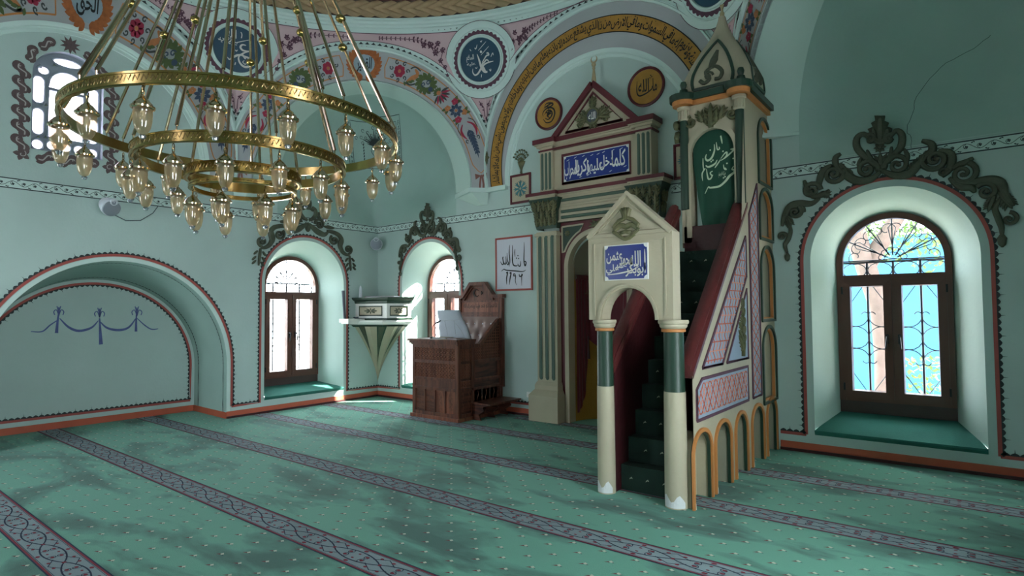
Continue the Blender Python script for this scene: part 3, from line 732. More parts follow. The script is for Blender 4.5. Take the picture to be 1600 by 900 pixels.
# ---- painted panel borders and friezes
def painted_border(F, path, par, inner=1, col='scallop', size=.062, tick=True, bwid=.036):
    """red line with a chain of dark leaf scallops on its left (inner=1) or right side"""
    b = MB(); b.ribbon(path, bwid, F, .0035); b.build('painted_line', 'band_red', par, recalc=False)
    seg = []; acc = 0
    for a, c in zip(path, path[1:]):
        L = hypot(c[0]-a[0], c[1]-a[1]); seg.append((a, c, L, acc)); acc += L
    n = max(2, int(acc/size)); b = MB(); st_ = acc/n
    def at(d):
        for a, c, L, s0 in seg:
            if d <= s0+L+1e-9 and L > 0:
                t_ = (d-s0)/L; return a[0]+(c[0]-a[0])*t_, a[1]+(c[1]-a[1])*t_, atan2(c[1]-a[1], c[0]-a[0])
        a, c, L, s0 = seg[-1]; return c[0], c[1], atan2(c[1]-a[1], c[0]-a[0])
    for i in range(n):
        x, y, an = at((i+.5)*st_); nx, ny = -sin(an)*inner, cos(an)*inner; o_ = bwid*.5
        h = st_*.52
        sh = [(-h, -.004), (-h*.9, .008), (-h*.45, .020), (0, .026), (h*.45, .020), (h*.9, .008), (h, -.004)]
        b.flat([(x+cos(an)*p+nx*(q+o_), y+sin(an)*p+ny*(q+o_)) for p, q in sh], F, .005)
        if tick and i % 3 == 1:
            b.flat([(x+cos(an)*p+nx*(q+o_), y+sin(an)*p+ny*(q+o_)) for p, q in ((-.004, .02), (0, .062), (.004, .02))], F, .005)
    b.build('leaf_scallops', col, par, recalc=False, kind='stuff')
def over(h, d, v0):      # border path that climbs over an opening
    uc, hw, vb, vs, rise = h; return archpath(uc, hw+d, v0, vs, rise+d, 40)
ZB = .17
pq = [(0, ZB)] + over(WIN['W1'], .07, ZB)
painted_border(FQ, pq, wallq, 1)
painted_border(FQ, [(WIN['W1'][0]+WIN['W1'][1]+.07, ZB), (3.68, ZB)], wallq, 1)
painted_border(FQ, [(6.93, ZB+.02)] + over(WIN['WR'], .085, ZB+.02)[0:1], wallq, 1)
painted_border(FQ, over(WIN['WR'], .085, ZB+.02), wallq, 1)
painted_border(FQ, [(8.80, ZB+.02), (9.2, ZB+.02)], wallq, 1)
rp = archpath(REC[0], REC[1]+.075, 0.17, REC[3], REC[4]+.075, 60)
painted_border(FL, [(-9.2, ZB)]+rp, walll, 1)
painted_border(FL, [(REC[0]+REC[1]+.075, ZB)] + over(WIN['W2'], .07, ZB) + [(0, ZB)], walll, 1)
# skirting
def skirting(F, u0, u1, par_name):
    r_ = root(par_name, F((u0+u1)/2, 0, 0), kind='structure'); b = MB(); b.prism([(u0, .012), (u1, .012), (u1, .10), (u0, .10)], F, 0, .012); b.build('skirting_board', 'orange_red', r_)
    b = MB(); b.prism([(u0, 0), (u1, 0), (u1, .03), (u0, .03)], F, 0, .03); b.build('floor_bead', 'maroon_dark', r_); adopt(r_)
skirting(FQ, 0, 3.68, 'baseboard_front'); skirting(FQ, 6.93, 9.2, 'baseboard_front_right')
skirting(FL, -2.78, 0, 'baseboard_left'); skirting(FL, -9.2, -5.54, 'baseboard_left_near')
skirting(FR, -9.2, 0, 'baseboard_right')
def frieze(F, segs, par):
    bg_, k_ = MB(), MB(); z0, z1 = 3.005, 3.115
    for u0, u1 in segs:
        bg_.flat([(u0, z0), (u1, z0), (u1, z1), (u0, z1)], F, .002)
        for zz in (z0, z1): k_.flat([(u0, zz-.006), (u1, zz-.006), (u1, zz+.006), (u0, zz+.006)], F, .004)
        n = int((u1-u0)/.2); P_ = (u1-u0)/max(n, 1); zc = (z0+z1)/2
        for i in range(n):
            a = u0+i*P_
            k_.ribbon([(a+P_*j/12, zc+.028*sin(2*pi*j/12)) for j in range(13)], .005, F, .0042)
            for q, sg in ((.25, 1), (.75, -1)):
                k_.ribbon(spiral(a+P_*q, zc-sg*.002, .026, 1.2, sg*pi/2, sg, 10), .0045, F, .0042)
                for e_ in range(4): k_.flat(leafp(a+P_*q, zc-sg*.004, e_*1.57+.4, .017, .011), F, .0043)
                k_.flat(leafp(a+P_*q+.035, zc+sg*.030, .5*sg, .024, .012), F, .0043); k_.flat(leafp(a+P_*q-.035, zc-sg*.034, -2.4*sg, .02, .010), F, .0043)
    bg_.build('frieze_ground', 'moulding_white', par, recalc=False); k_.build('frieze_vine', 'vine_ink', par, recalc=False)
frieze(FQ, [(0, 3.72), (5.72, 9.2)], wallq); frieze(FL, [(-9.2, 0)], walll)
# crack in the plaster right of the minbar
b = MB()
cr = smoothp([atQ(*p) for p in [(1548, 55), (1530, 70), (1500, 88), (1470, 105), (1447, 132), (1432, 152), (1428, 170), (1420, 190), (1417, 205), (1423, 215), (1424, 232)]], 3)
cr = [(x+random.uniform(-.006, .006), z+random.uniform(-.004, .004)) for x, z in cr]
cr2 = [c for c in cr if c[1] < 3.15 or c[0] < 7.2]
b.ribbon(cr, .004, lambda u, v, w_: FQ(u, v, w_), .004); b.build('plaster_crack', 'ink_black', wallq, recalc=False)
# ---- recess of the left wall
b = MB(); D_ = 1.15
RB = (REC[0]+.06, 1.36, 0, .72, 1.32)
A = [Vector(FL(u, v, 0)) for u, v in archpath(REC[0], REC[1], 0, REC[3], REC[4], 44)]
B = [Vector(FL(u, v, -D_)) for u, v in archpath(RB[0], RB[1], 0, RB[3], RB[4], 44)]
b.grid([[a.lerp(c, t_) for a, c in zip(A, B)] for t_ in (0, .02, .5, 1)]); b.build('recess_vault', 'plaster_green', walll, smooth='all')
b = MB(); b.fan(archpath(RB[0], RB[1], 0, RB[3], RB[4], 44), FLx(-D_), 0); b.build('recess_back', 'plaster', walll, recalc=False)
FRec = FLx(-D_)
painted_border(FRec, [(RB[0]-RB[1]+.06, ZB)] + archpath(RB[0], RB[1]-.06, ZB, RB[3], RB[4]-.06, 50)[1:] + [(RB[0]-RB[1]+.06, ZB)], walll, -1)
b = MB(); b.ribbon(archpath(REC[0], REC[1]+.025, .1, REC[3], REC[4]+.025, 50), .05, FL, .004); b.build('recess_rim', 'moulding_white', walll, recalc=False)
# scalloped dark lines along the vault edges
def vaultF(u, v, w_):      # u along arch 0..1, v depth 0..1
    i = u*(len(A)-1); k_ = min(int(i), len(A)-2); t_ = i-k_
    p = A[k_].lerp(A[k_+1], t_).lerp(B[k_].lerp(B[k_+1], t_), v); c = Vector((p.x, REC[0], .7)); return tuple(p+(c-p).normalized()*(.004+w_))
b = MB()
for v0, s_ in ((.09, 1), (.86, -1)):
    b.strip([vaultF(i/90, v0, 0) for i in range(91)], [vaultF(i/90, v0+.008, 0) for i in range(91)])
    for i in range(90): b.add([vaultF(i/90, v0, 0), vaultF((i+.5)/90, v0+s_*.018, 0), vaultF((i+1)/90, v0, 0)], [(0, 1, 2)])
b.build('vault_scallops', 'scallop', walll, recalc=False, kind='stuff')
for nm, poly in (('recess_skirting', None),):
    b = MB(); b.prism([(RB[0]-RB[1], 0), (RB[0]+RB[1], 0), (RB[0]+RB[1], .09), (RB[0]-RB[1], .09)], FRec, 0, .012)
    FSi = lambda u, v, w_: (u, -2.78-.0-w_+(u+0)*0-.0, v); b.prism([(-D_, 0), (0, 0), (0, .09), (-D_, .09)], lambda u, v, w_: (u, -2.775+(u/-D_)*.035-w_, v), 0, .014)
    b.build(nm, 'orange_red', walll)
# painted blue festoon
b = MB()
fr = lambda pts, k_=5: smoothp([atL(x/2.8125, 380+y/2.8125, -D_) for x, y in pts], k_)
for pts, w_ in (([(262, 330), (300, 368), (345, 385), (400, 372), (432, 340)], .035), ([(440, 345), (470, 372), (520, 382), (565, 370), (598, 328)], .035), ([(135, 388), (185, 388), (220, 360), (258, 335)], .018), ([(602, 330), (635, 360), (665, 378), (695, 376)], .018)):
    q = fr(pts); b.ribbon(q, taper(len(q), .01, w_, .01), FRec, .004)
for pts, w_ in (([(258, 300), (252, 350), (248, 395)], .04), ([(437, 330), (440, 390), (443, 445)], .05), ([(600, 300), (598, 340), (597, 388)], .036)):
    q = fr(pts, 4); b.ribbon(q, [w_*(.35+.65*i/(len(q)-1)) for i in range(len(q))], FRec, .0045)
for cx_, cy_ in ((258, 305), (437, 312), (601, 306)):
    for sg in (1, -1):
        q = fr([(cx_, cy_+14), (cx_+sg*10, cy_-12), (cx_+sg*22, cy_-4), (cx_+sg*18, cy_+10)], 4); b.ribbon(q, .012, FRec, .005)
        q = fr([(cx_, cy_), (cx_+sg*8, cy_-28)], 3); b.ribbon(q, .012, FRec, .005)
    q = fr([(cx_, cy_+10), (cx_, cy_-24)], 3); b.ribbon(q, .014, FRec, .005)
b.build('painted_festoon', 'festoon', walll, recalc=False)
# painted vase panel in the corner vault (follows the flat back of it)
F1, P1 = side(1)
def FV(u, v, w_):
    z = v; d_ = 1.414*sqrt(max(0, 1-((z-3.15)/1.96)**2)); a_ = 1.414*sqrt(max(0, 1-((z-3.5)/1.6)**2)) if z > 3.5 else 1.414
    tt = min(1, max(0, (z-3.15)/1.0)); pw = 1+tt*tt*(3-2*tt); q = max(0, 1-(abs(u)/a_)**pw)**(1/pw)*d_
    return F1(u, z, -.488-q+.012+w_)
b = MB()
def rectp(x0, x1, z0, z1, n=8):
    c_ = [(x0, z0), (x1, z0), (x1, z1), (x0, z1), (x0, z0)]; out = []
    for a_, d_ in zip(c_, c_[1:]): out += [(a_[0]+(d_[0]-a_[0])*i/n, a_[1]+(d_[1]-a_[1])*i/n) for i in range(n)]
    return out+[c_[-1]]
for e_ in (0, .07): b.ribbon(rectp(-.46+e_, .46-e_, 4.16+e_, 4.92-e_), .008, FV, 0)
for i in range(9):
    zz = 4.26+.07*i
    for sg in (1, -1): b.ribbon(spiral(sg*.425, zz, .022, 1.1, 0, sg, 8), .005, FV, 0); b.flat(leafp(sg*.425, zz+.02, 1.2*sg, .03, .014), FV, 0)
for i in range(16):
    a_ = .2+i*.18; L = .10+.05*(i % 3); b.flat(leafp(.0, 4.52, a_, L+.06, .02), FV, 0); b.ribbon(circ(cos(a_)*(L+.08)*1.25, 4.52+sin(a_)*(L+.06), .022, 7), .007, FV, .001)
b.ribbon(smoothp([(-.05, 4.52), (-.08, 4.44), (-.02, 4.34), (-.06, 4.26), (.06, 4.26), (.02, 4.34), (.08, 4.44), (.05, 4.52), (-.05, 4.52)], 4), .008, FV, 0)
for i in range(6): b.flat(leafp(-.20, 4.56-.045*i, -1.9, .05, .02), FV, 0)
b.build('painted_vase', 'vine_ink', archbands[1], recalc=False)
for r_ in archbands + [ring, wallq, walll, wallr, wallb, floor]:
    pass
WORLDROOTS = archbands + [ring, wallq, walll, wallr, wallb, floor]

# ================================================================ WINDOWS
def scroll_bar(b, F, pts, r=.006, w=0):
    b.tube([F(u, v, w) for u, v in pts], r*1.35, 5)
def grille(F, uc, hw, v0, vt, vs, par):
    """wrought iron lattice outside a window: vertical bars, rings, C scrolls and a fan on top"""
    b = MB(); n = 4; xs = [uc-hw+2*hw*i/n for i in range(n+1)]
    for x in xs: scroll_bar(b, F, [(x, v0), (x, vt+.18)], .010)
    scroll_bar(b, F, [(uc-hw, vt+.18), (uc+hw, vt+.18)], .008); scroll_bar(b, F, [(uc-hw, v0+.02), (uc+hw, v0+.02)], .008)
    cw = 2*hw/n; vm = (v0+vt)/2+.0
    for i in range(n):
        x = (xs[i]+xs[i+1])/2
        scroll_bar(b, F, [(x+cw/2*cos(a), vm+cw/2*sin(a)) for a in [2*pi*j/16 for j in range(17)]], .004)
        scroll_bar(b, F, [(x+cw*.47*cos(a), vt+.09+cw*.34*sin(a)) for a in [2*pi*j/16 for j in range(17)]], .004)
        for sg in (1, -1):
            cyy = vm+sg*cw
            for e_ in (1, -1):
                arc = [(x+e_*cw/2*cos(a), cyy-sg*0+cw/2*sin(a)*-sg) for a in [pi/2*(1-j/6) for j in range(7)]]
                scroll_bar(b, F, arc+[(x+e_*cw*.36+cw*.14*cos(q)*e_, cyy+sg*(.0+cw*.16*sin(q))) for q in [pi*.9*j/6 for j in range(7)]], .004)
            scroll_bar(b, F, [(xs[i], cyy+sg*.02), (x+cw/2*(1 if i % 2 else 1), cyy+sg*.40)], .0035) if i % 2 == 0 else scroll_bar(b, F, [(xs[i+1], cyy+sg*.02), (xs[i], cyy+sg*.40)], .0035)
    for i in range(1, n):
        for q in (-1, 0, 1): b.tube([F(xs[i], vm+q*cw-.018, .004), F(xs[i], vm+q*cw+.018, .004)], .012, 6)
    zc = vt+.20; R_ = hw*.98; rise = (vs+hw-zc)*.96
    for j in range(7):
        a = pi*(j+.0)/6; scroll_bar(b, F, [(uc+.05*cos(a), zc+.05*sin(a)), (uc+R_*cos(a), zc+rise*sin(a))], .006)
    for j in range(6):
        a = pi*(j+.5)/6
        for e_ in (1, -1):
            aa = a+e_*.13; cx_, cy_ = uc+R_*.74*cos(aa), zc+rise*.74*sin(aa)
            scroll_bar(b, F, [(uc+R_*.22*cos(a+e_*.2), zc+rise*.24*sin(a+e_*.2))]+[(cx_+p*cos(q), cy_+p*sin(q)) for p, q in [(.085*(1-.75*i/14), a+e_*(pi/2+ -pi*1.5*i/14*1)) for i in range(15)]], .0038)
        scroll_bar(b, F, [(uc+R_*.22*cos(a)+.03*cos(q), zc+rise*.24*sin(a)+.03*sin(q)) for q in [2*pi*i/10 for i in range(11)]], .0035)
    b.lathe([(0, 0), (.05, 0), (.045, .012), (0, .014)], F(uc, zc, 0), 12)
    return b.build('window_grille', 'iron', par, smooth=True)

def window(name, F, h, fr_c, fr_hw, zb, zt, ztop, depth, sill_back, label=None, full=True):
    """h: opening in the wall face; frame centred on fr_c at the back of the reveal"""
    R_ = root(name, F(h[0], h[2], -depth), kind='structure')
    vs2 = ztop-fr_hw; n = 44
    # splayed reveal; the frame stands at its back
    b = MB(); uc, hw, vb, vs, rise = h
    A = [Vector(F(u, v, 0)) for u, v in archpath(uc, hw, vb, vs, rise, n)]
    B = [Vector(F(u, v, -depth)) for u, v in archpath(fr_c, fr_hw-.006, sill_back, vs2, fr_hw-.006, n)]
    b.grid([[a.lerp(c, t_) for a, c in zip(A, B)] for t_ in (0, .035, .5, 1)]); b.build('window_reveal', 'plaster_soffit', R_, smooth=True, recalc=False)
    b = MB(); b.add([F(uc-hw, vb, .02), F(uc+hw, vb, .02), F(fr_c+fr_hw+.02, sill_back, -depth), F(fr_c-fr_hw-.02, sill_back, -depth), F(uc-hw, vb-.018, .02), F(uc+hw, vb-.018, .02), F(uc-hw, vb-.05, -.0), F(uc+hw, vb-.05, 0)], [(0, 1, 2, 3), (0, 4, 5, 1), (4, 6, 7, 5)])
    b.build('sill_carpet', 'carpet_sill', R_, recalc=False)
    if not full: return R_
    Fd = lambda u, v, w_: F(u, v, -depth+w_)
    # dark sub-board
    b = MB(); b.prism([(fr_c-fr_hw, sill_back), (fr_c+fr_hw, sill_back), (fr_c+fr_hw, zb), (fr_c-fr_hw, zb)], Fd, -.02, .03); b.build('sub_board', 'brown_board', R_)
    # outer frame with arch
    def frame_ring(path_o, path_i, w0, w1, nm, m='brown_frame', par=None):
        b = MB(); b.grid([[Fd(*p, w0) for p in path_i], [Fd(*p, w1) for p in path_i], [Fd(*p, w1) for p in path_o], [Fd(*p, w0) for p in path_o]]); return b.build(nm, m, par or R_, recalc=False, smooth=True)
    t_ = .062
    frame_ring(archpath(fr_c, fr_hw, zb, vs2, fr_hw, n), archpath(fr_c, fr_hw-t_, zb, vs2, fr_hw-t_, n), -.03, .045, 'window_frame')
    for z0, z1, nm in ((zb, zb+.05, 'bottom_rail'), (zt-.035, zt+.035, 'transom')):
        b = MB(); b.prism([(fr_c-fr_hw+t_*.8, z0), (fr_c+fr_hw-t_*.8, z0), (fr_c+fr_hw-t_*.8, z1), (fr_c-fr_hw+t_*.8, z1)], Fd, -.03, .04); b.build(nm, 'brown_frame', R_)
    b = MB(); b.prism([(fr_c-.022, zb+.04), (fr_c+.022, zb+.04), (fr_c+.022, zt-.02), (fr_c-.022, zt-.02)], Fd, -.03, .05); b.build('mullion', 'brown_frame', R_)
    # fanlight pane and beading
    b = MB(); P_ = [(fr_c-fr_hw+t_, zt+.03)] + [(fr_c-(fr_hw-t_)*cos(pi*i/n), vs2+(fr_hw-t_)*sin(pi*i/n)) for i in range(n+1)] + [(fr_c+fr_hw-t_, zt+.03)]
    b.fan(P_, Fd, 0); b.build('fanlight_pane', 'pane_glass', R_, recalc=False)
    # two casements
    for sg in (-1, 1):
        x0, x1 = (fr_c-fr_hw+t_-.012, fr_c-.006) if sg < 0 else (fr_c+.006, fr_c+fr_hw-t_+.012)
        z0, z1 = zb+.035, zt-.012; s_ = .085
        so = [(x0, z0), (x1, z0), (x1, z1), (x0, z1)]; si = [(x0+s_, z0+s_), (x1-s_, z0+s_), (x1-s_, z1-s_), (x0+s_, z1-s_)]
        b = MB(); so2, si2 = so+[so[0]], si+[si[0]]
        b.grid([[Fd(*p, -.02) for p in si2], [Fd(*p, .058) for p in [(q[0]+(-.008 if q[0] < (x0+x1)/2 else .008), q[1]+(-.008 if q[1] < (z0+z1)/2 else .008)) for q in si2]], [Fd(*p, .062) for p in so2], [Fd(*p, -.02) for p in so2]])
        c_ = b.build('casement', 'brown_frame', R_, recalc=False)
        b = MB(); b.flat(si, Fd, .0); b.build('pane', 'pane_glass', c_, recalc=False)
        hx = fr_c+sg*.055; hz = (z0+z1)/2+.0
        b = MB(); b.prism([(hx-.014, hz-.05), (hx+.014, hz-.05), (hx+.014, hz+.05), (hx-.014, hz+.05)], Fd, .062, .072)
        b.tube([Fd(hx, hz+.03, .07), Fd(hx, hz+.03, .11), Fd(hx+.004, hz+.02, .118), Fd(hx+sg*.012, hz-.10, .118)], [.010, .010, .011, .009], 8); b.build('handle', 'black_metal', c_, smooth=True)
        for hz in (z0+.12, z1-.12):
            b = MB(); b.tube([Fd(x0 if sg < 0 else x1, hz-.04, .06), Fd(x0 if sg < 0 else x1, hz+.04, .06)], .010, 6); b.build('hinge', 'black_metal', c_)
    grille(lambda u, v, w_: F(u, v, -depth-.12+w_), fr_c, fr_hw-.03, zb+.03, zt, vs2, R_)
    return R_
WORLDROOTS.append(window('window_1', FL, WIN['W2'], -1.47, .52, .46, 1.86, 2.50, .50, .34))
WORLDROOTS.append(window('window_2', FQ, WIN['W1'], 1.36, .52, .46, 1.87, 2.53, .50, .34))
WORLDROOTS.append(window('window_3', FQ, WIN['WR'], 7.97, .52, .53, 1.875, 2.57, .50, .40))
k_ = 4
for F_, hs in ((FR, RW), (FB, BW)):
    for h in hs:
        if h[2] == 0: continue
        WORLDROOTS.append(window('window_%d' % k_, F_, h, h[0], .52, .46, 1.87, 2.53, .50, .34, full=False)); k_ += 1
# entrance in the back wall
R_ = root('door_1', (4.6, -9.3, 0), kind='structure'); b = MB()
b.grid([[FB(u, v, 0) for u, v in archpath(4.6, .8, 0, 2.1, .8, 44)], [FB(u, v, -.4) for u, v in archpath(4.6, .8, 0, 2.1, .8, 44)]]); b.build('door_reveal', 'plaster', R_, recalc=False)
b = MB(); b.prism(archpath(4.6, .8, 0, 2.1, .8, 20), lambda u, v, w_: FB(u, v, -.4+w_), 0, .05); b.build('door_leaf', 'walnut', R_); WORLDROOTS.append(R_)
# portals for every opening
portal((1.36, .72, 1.4), (0, -1, 0), 1.1, 2.2); portal((7.97, .72, 1.45), (0, -1, 0), 1.1, 2.2); portal((-.72, -1.47, 1.4), (1, 0, 0), 1.1, 2.2)
for h in RW: portal((9.75, h[0], 1.4), (-1, 0, 0), 1.1, 2.3)
for h in BW:
    if h[2] > 0: portal((h[0], -9.75, 1.4), (0, 1, 0), 1.1, 2.3)

# ---- high stained windows: plaster tracery with milky panes
def stained(name, F, h, orn=True):
    uc, hw, vb, vs, rise = h; R_ = root(name, F(uc, vb, 0), kind='structure'); Fd = lambda u, v, w_: F(u, v, -.10+w_)
    b = MB(); b.grid([[F(u, v, 0) for u, v in archpath(uc, hw, vb, vs, rise, 44)], [F(u, v, -.14) for u, v in archpath(uc, hw, vb, vs, rise, 44)]]); b.strip([F(uc-hw, vb, 0), F(uc+hw, vb, 0)], [F(uc-hw, vb, -.14), F(uc+hw, vb, -.14)]); b.build('window_reveal', 'tracery', R_, recalc=False)
    def pane(poly, m='milky_pane', nm='milky_pane', w_=-.015):
        # pane with a raised rounded plaster rim
        b = MB(); b.fan(poly, Fd, w_); b.build(nm, m, R_, recalc=False)
        p2 = poly+[poly[0], poly[1]]
        t = MB(); t.tube([Fd(*p, .0) for p in poly], .014, 6, closed=True); t.build('tracery_rim', 'tracery', R_, smooth=True)
    def rrect(x0, x1, z0, z1):
        r_ = min((x1-x0), (z1-z0))/2*.98; return arcpts(x1-r_, z1-r_, r_, 0, pi/2, 5)+arcpts(x0+r_, z1-r_, r_, pi/2, pi, 5)+arcpts(x0+r_, z0+r_, r_, pi, 1.5*pi, 5)+arcpts(x1-r_, z0+r_, r_, 1.5*pi, 2*pi, 5)
    panes = []
    cw = .125
    for sg in (-1, 1):
        xa, xb = (uc-hw+.02, uc-hw+.02+cw) if sg < 0 else (uc+hw-.02-cw, uc+hw-.02)
        panes += [rrect(xa, xb, vb+.02, vb+.15), rrect(xa, xb, vb+.20, vb+.53), rrect(xa, xb, vb+.58, vb+.92)]
        panes.append(circ(uc+sg*.235, vs+.075, .062, 14, .055))
    panes.append(circ(uc, vs+.235, .15, 20, .055))
    iw = hw-.02-cw-.035
    panes.append([(uc-iw, vb+.20), (uc+iw, vb+.20), (uc+iw, vb+.78), (uc-iw, vb+.78)])
    panes.append([(uc+iw, vb+.80)]+arcpts(uc, vb+.86, iw, 0, pi, 12)+[(uc-iw, vb+.80)])
    for x in (-.16, 0, .16): panes.append(circ(uc+x*.85, vb+.10, .062, 12))
    for p in panes: pane(p)
    for x, z in ((-.27, .16), (-.20, .56), (-.27, .56), (.2, .56), (-.2, .17), (-.13, 1.08), (.14, 1.08), (-.27, 1.02), (.27, 1.0)):
        pane([(uc+x-.02, vb+z), (uc+x+.02, vb+z+.005), (uc+x, vb+z+.035)], 'green_glass', 'green_glass', .003)
    outer = archpath(uc, hw+.01, vb-.01, vs, rise+.01, 24)
    plate(outer, panes, Fd, -.03, .03).build('tracery', 'tracery', R_, recalc=False)
    if orn:
        b, l = MB(), MB()
        def wave(cx_, cy_, an, s_=1.0):
            q = lambda pts: [(cx_+(x*cos(an)-y*sin(an))*s_, cy_+(x*sin(an)+y*cos(an))*s_) for x, y in pts]
            p1 = q(smoothp([(-.08, -.03), (-.05, -.045), (-.02, -.01), (.02, .012), (.05, .045), (.08, .03), (.07, .0)], 4)); b.ribbon(p1, taper(len(p1), .05, .085, .05), F, .004)
            for sg in (1, -1): b.fan(q(circ(sg*.055, sg*.008, .043, 10)), F, .0042)
            p2 = q(smoothp([(-.07, -.02), (-.03, -.03), (.0, .0), (.03, .03), (.07, .02)], 4)); l.ribbon(p2, .014, F, .007)
            l.ribbon(q(spiral(.055, .008, .02, .7, 0, 1, 6)), .007, F, .006)
        for z in [vb+.02+.172*i for i in range(6)]:
            wave(uc-hw-.095, z+.02, pi/2+.2); wave(uc+hw+.095, z+.02, pi/2+.2)
        for x in (-.22, 0.0, .22): wave(uc+x, vb-.085, .1)
        for x, z, a_ in ((-.35, .20, .95), (-.22, .37, .45), (.35, .20, -.95), (.22, .37, -.45)): wave(uc+x*1.06, vs+z, a_, .95)
        for sx in (-1, 1):
            for i in range(5): b.flat(leafp(uc+sx*(hw+.08), vb-.08, 2*pi*i/5+.6, .085, .055), F, .0045)
            l.ribbon(spiral(uc+sx*(hw+.08), vb-.08, .045, .8, 1, sx, 8), .009, F, .006)
        b.fan([(uc+(.11 if i % 2 == 0 else .06)*cos(2*pi*i/20+pi/2), vs+rise+.10+(.115 if i % 2 == 0 else .06)*sin(2*pi*i/20+pi/2)) for i in range(20)], F, .0045)
        
        b.build('painted_scroll_frame', 'ornament_brown', R_, recalc=False); l.build('painted_scroll_line', 'ornament_line', R_, recalc=False)
    WORLDROOTS.append(R_)
stained('window_9', FL, ST); stained('window_10', FR, (-4.6, .36, 3.5, 4.42, .34), False); stained('window_11', FB, (4.6, .36, 3.5, 4.42, .34), False)

# ---- world outside the windows
g_ = root('ground', (4, 6, -.6), kind='structure')
mat('paving', (206, 202, 192), .9, var=.1); mat('garden_blue', (44, 108, 148), .7, var=.12, vscale=.8); mat('bark', (104, 84, 78), .9, bump=.5, bscale=12, var=.35, vscale=6); mat('foliage', (96, 128, 60), .7, var=.4, vscale=3); mat('blossom', (190, 96, 60), .7)
b = MB(); b.quad((-40, .8, -.6), (40, .8, -.6), (40, 40, -.6), (-40, 40, -.6)); b.quad((-40, -40, -.6), (-.85, -40, -.6), (-.85, .8, -.6), (-40, .8, -.6)); b.build('paving', 'paving', g_, recalc=False); adopt(g_)
b = MB(); b.box(3.2, 12.5, 6.0, 6.2, -.6, 2.9); o = b.build('garden_wall', 'garden_blue'); shift(o, (8, 6.1, -.6)); tag(o, 'pale blue garden wall seen through the right window', 'wall')
t = root('tree', (7.68, 2.6, -.6), 'leaning thick tree trunk with pale bark seen through the right window', 'tree')
b = MB(); pth = [(7.68, 2.6, -.7), (7.66, 2.6, .3), (7.66, 2.6, .9), (7.63, 2.6, 1.5), (7.48, 2.62, 2.1), (7.28, 2.7, 2.9), (7.1, 2.8, 4.0)]; b.tube(pth, [.17, .13, .12, .12, .13, .13, .10], 12); b.tube([(7.48, 2.65, 2.15), (7.9, 2.8, 2.9), (8.2, 2.9, 3.6)], [.12, .09, .05], 8); b.build('trunk', 'bark', t, smooth='all')
b = MB()
for i in range(5200):
    q = random.random(); cx_, cy_, cz_, rr_ = random.choice([(8.4, 3.4, 2.9, .95), (6.6, 3.4, 3.6, 1.1), (7.4, 3.8, 3.1, .9), (9.0, 3.8, 3.4, 1.0), (8.3, 3.6, 4.1, 1.2), (7.4, 3.6, 4.6, 1.2)])
    d_ = Vector((random.gauss(0, 1), random.gauss(0, 1), random.gauss(0, 1))).normalized()*rr_*random.random()**.4; p = Vector((cx_, cy_, cz_))+d_
    a_ = Vector((random.gauss(0, 1), random.gauss(0, 1), random.gauss(0, 1))).normalized()*.05; c_ = a_.cross(Vector((random.random(), random.random(), 1))).normalized()*.028
    b.add([p-a_, p+c_, p+a_, p-c_], [(0, 1, 2, 3)])
b.build('foliage', 'foliage', t, recalc=False, kind='stuff'); adopt(t)
t2 = root('added_shade_tree', (11.2, 3.2, -.6), 'broad leafy tree added outside to keep sun off the right window', 'tree')  # crown added on the sun's path to shade the right window
b = MB(); b.tube([(11.2, 3.2, -.6), (11.2, 3.2, 1.2), (11.0, 3.1, 3.0)], [.22, .17, .1], 10); b.build('trunk', 'bark', t2, smooth='all'); b = MB()
for i in range(5200):
    d_ = Vector((random.gauss(0, 1), random.gauss(0, 1), random.gauss(0, 1))).normalized()*random.random()**.33; p = Vector((10.9+d_.x*1.9, 3.0+d_.y*1.5, 4.0+d_.z*1.9))
    a_ = Vector((random.gauss(0, 1), random.gauss(0, 1), random.gauss(0, 1))).normalized()*.13; c_ = a_.cross(Vector((random.random(), random.random(), 1))).normalized()*.09
    b.add([p-a_, p+c_, p+a_, p-c_], [(0, 1, 2, 3)])
b.build('foliage', 'foliage', t2, recalc=False, kind='stuff'); adopt(t2)
t = root('flowering_shrub', (8.15, 3.2, -.6), 'low green shrub with orange blossoms behind the right window pane', 'shrub')
b, c = MB(), MB()
for i in range(420):
    d_ = Vector((random.gauss(0, .2), random.gauss(0, .2), random.uniform(-.6, .75))); p = Vector((8.15, 3.2, 0))+d_*Vector((1.3-abs(d_.z)*.6, 1, 1)) if False else Vector((8.15+d_.x, 3.2+d_.y, d_.z+.1))
    a_ = Vector((random.gauss(0, 1), random.gauss(0, 1), random.gauss(0, 1))).normalized()*.045; c_ = a_.cross(Vector((0, .3, 1))).normalized()*.03
    (b if random.random() < .86 else c).add([p-a_, p+c_, p+a_, p-c_], [(0, 1, 2, 3)])
b.build('leaves', 'foliage', t, recalc=False, kind='stuff'); c.build('blossoms', 'blossom', t, recalc=False, kind='stuff')
b = MB()
for i in range(5): b.tube([(8.15, 3.2, -.6), (8.15+random.uniform(-.2, .2), 3.2+random.uniform(-.1, .1), .3)], .012, 5)
b.build('stems', 'bark', t); adopt(t)

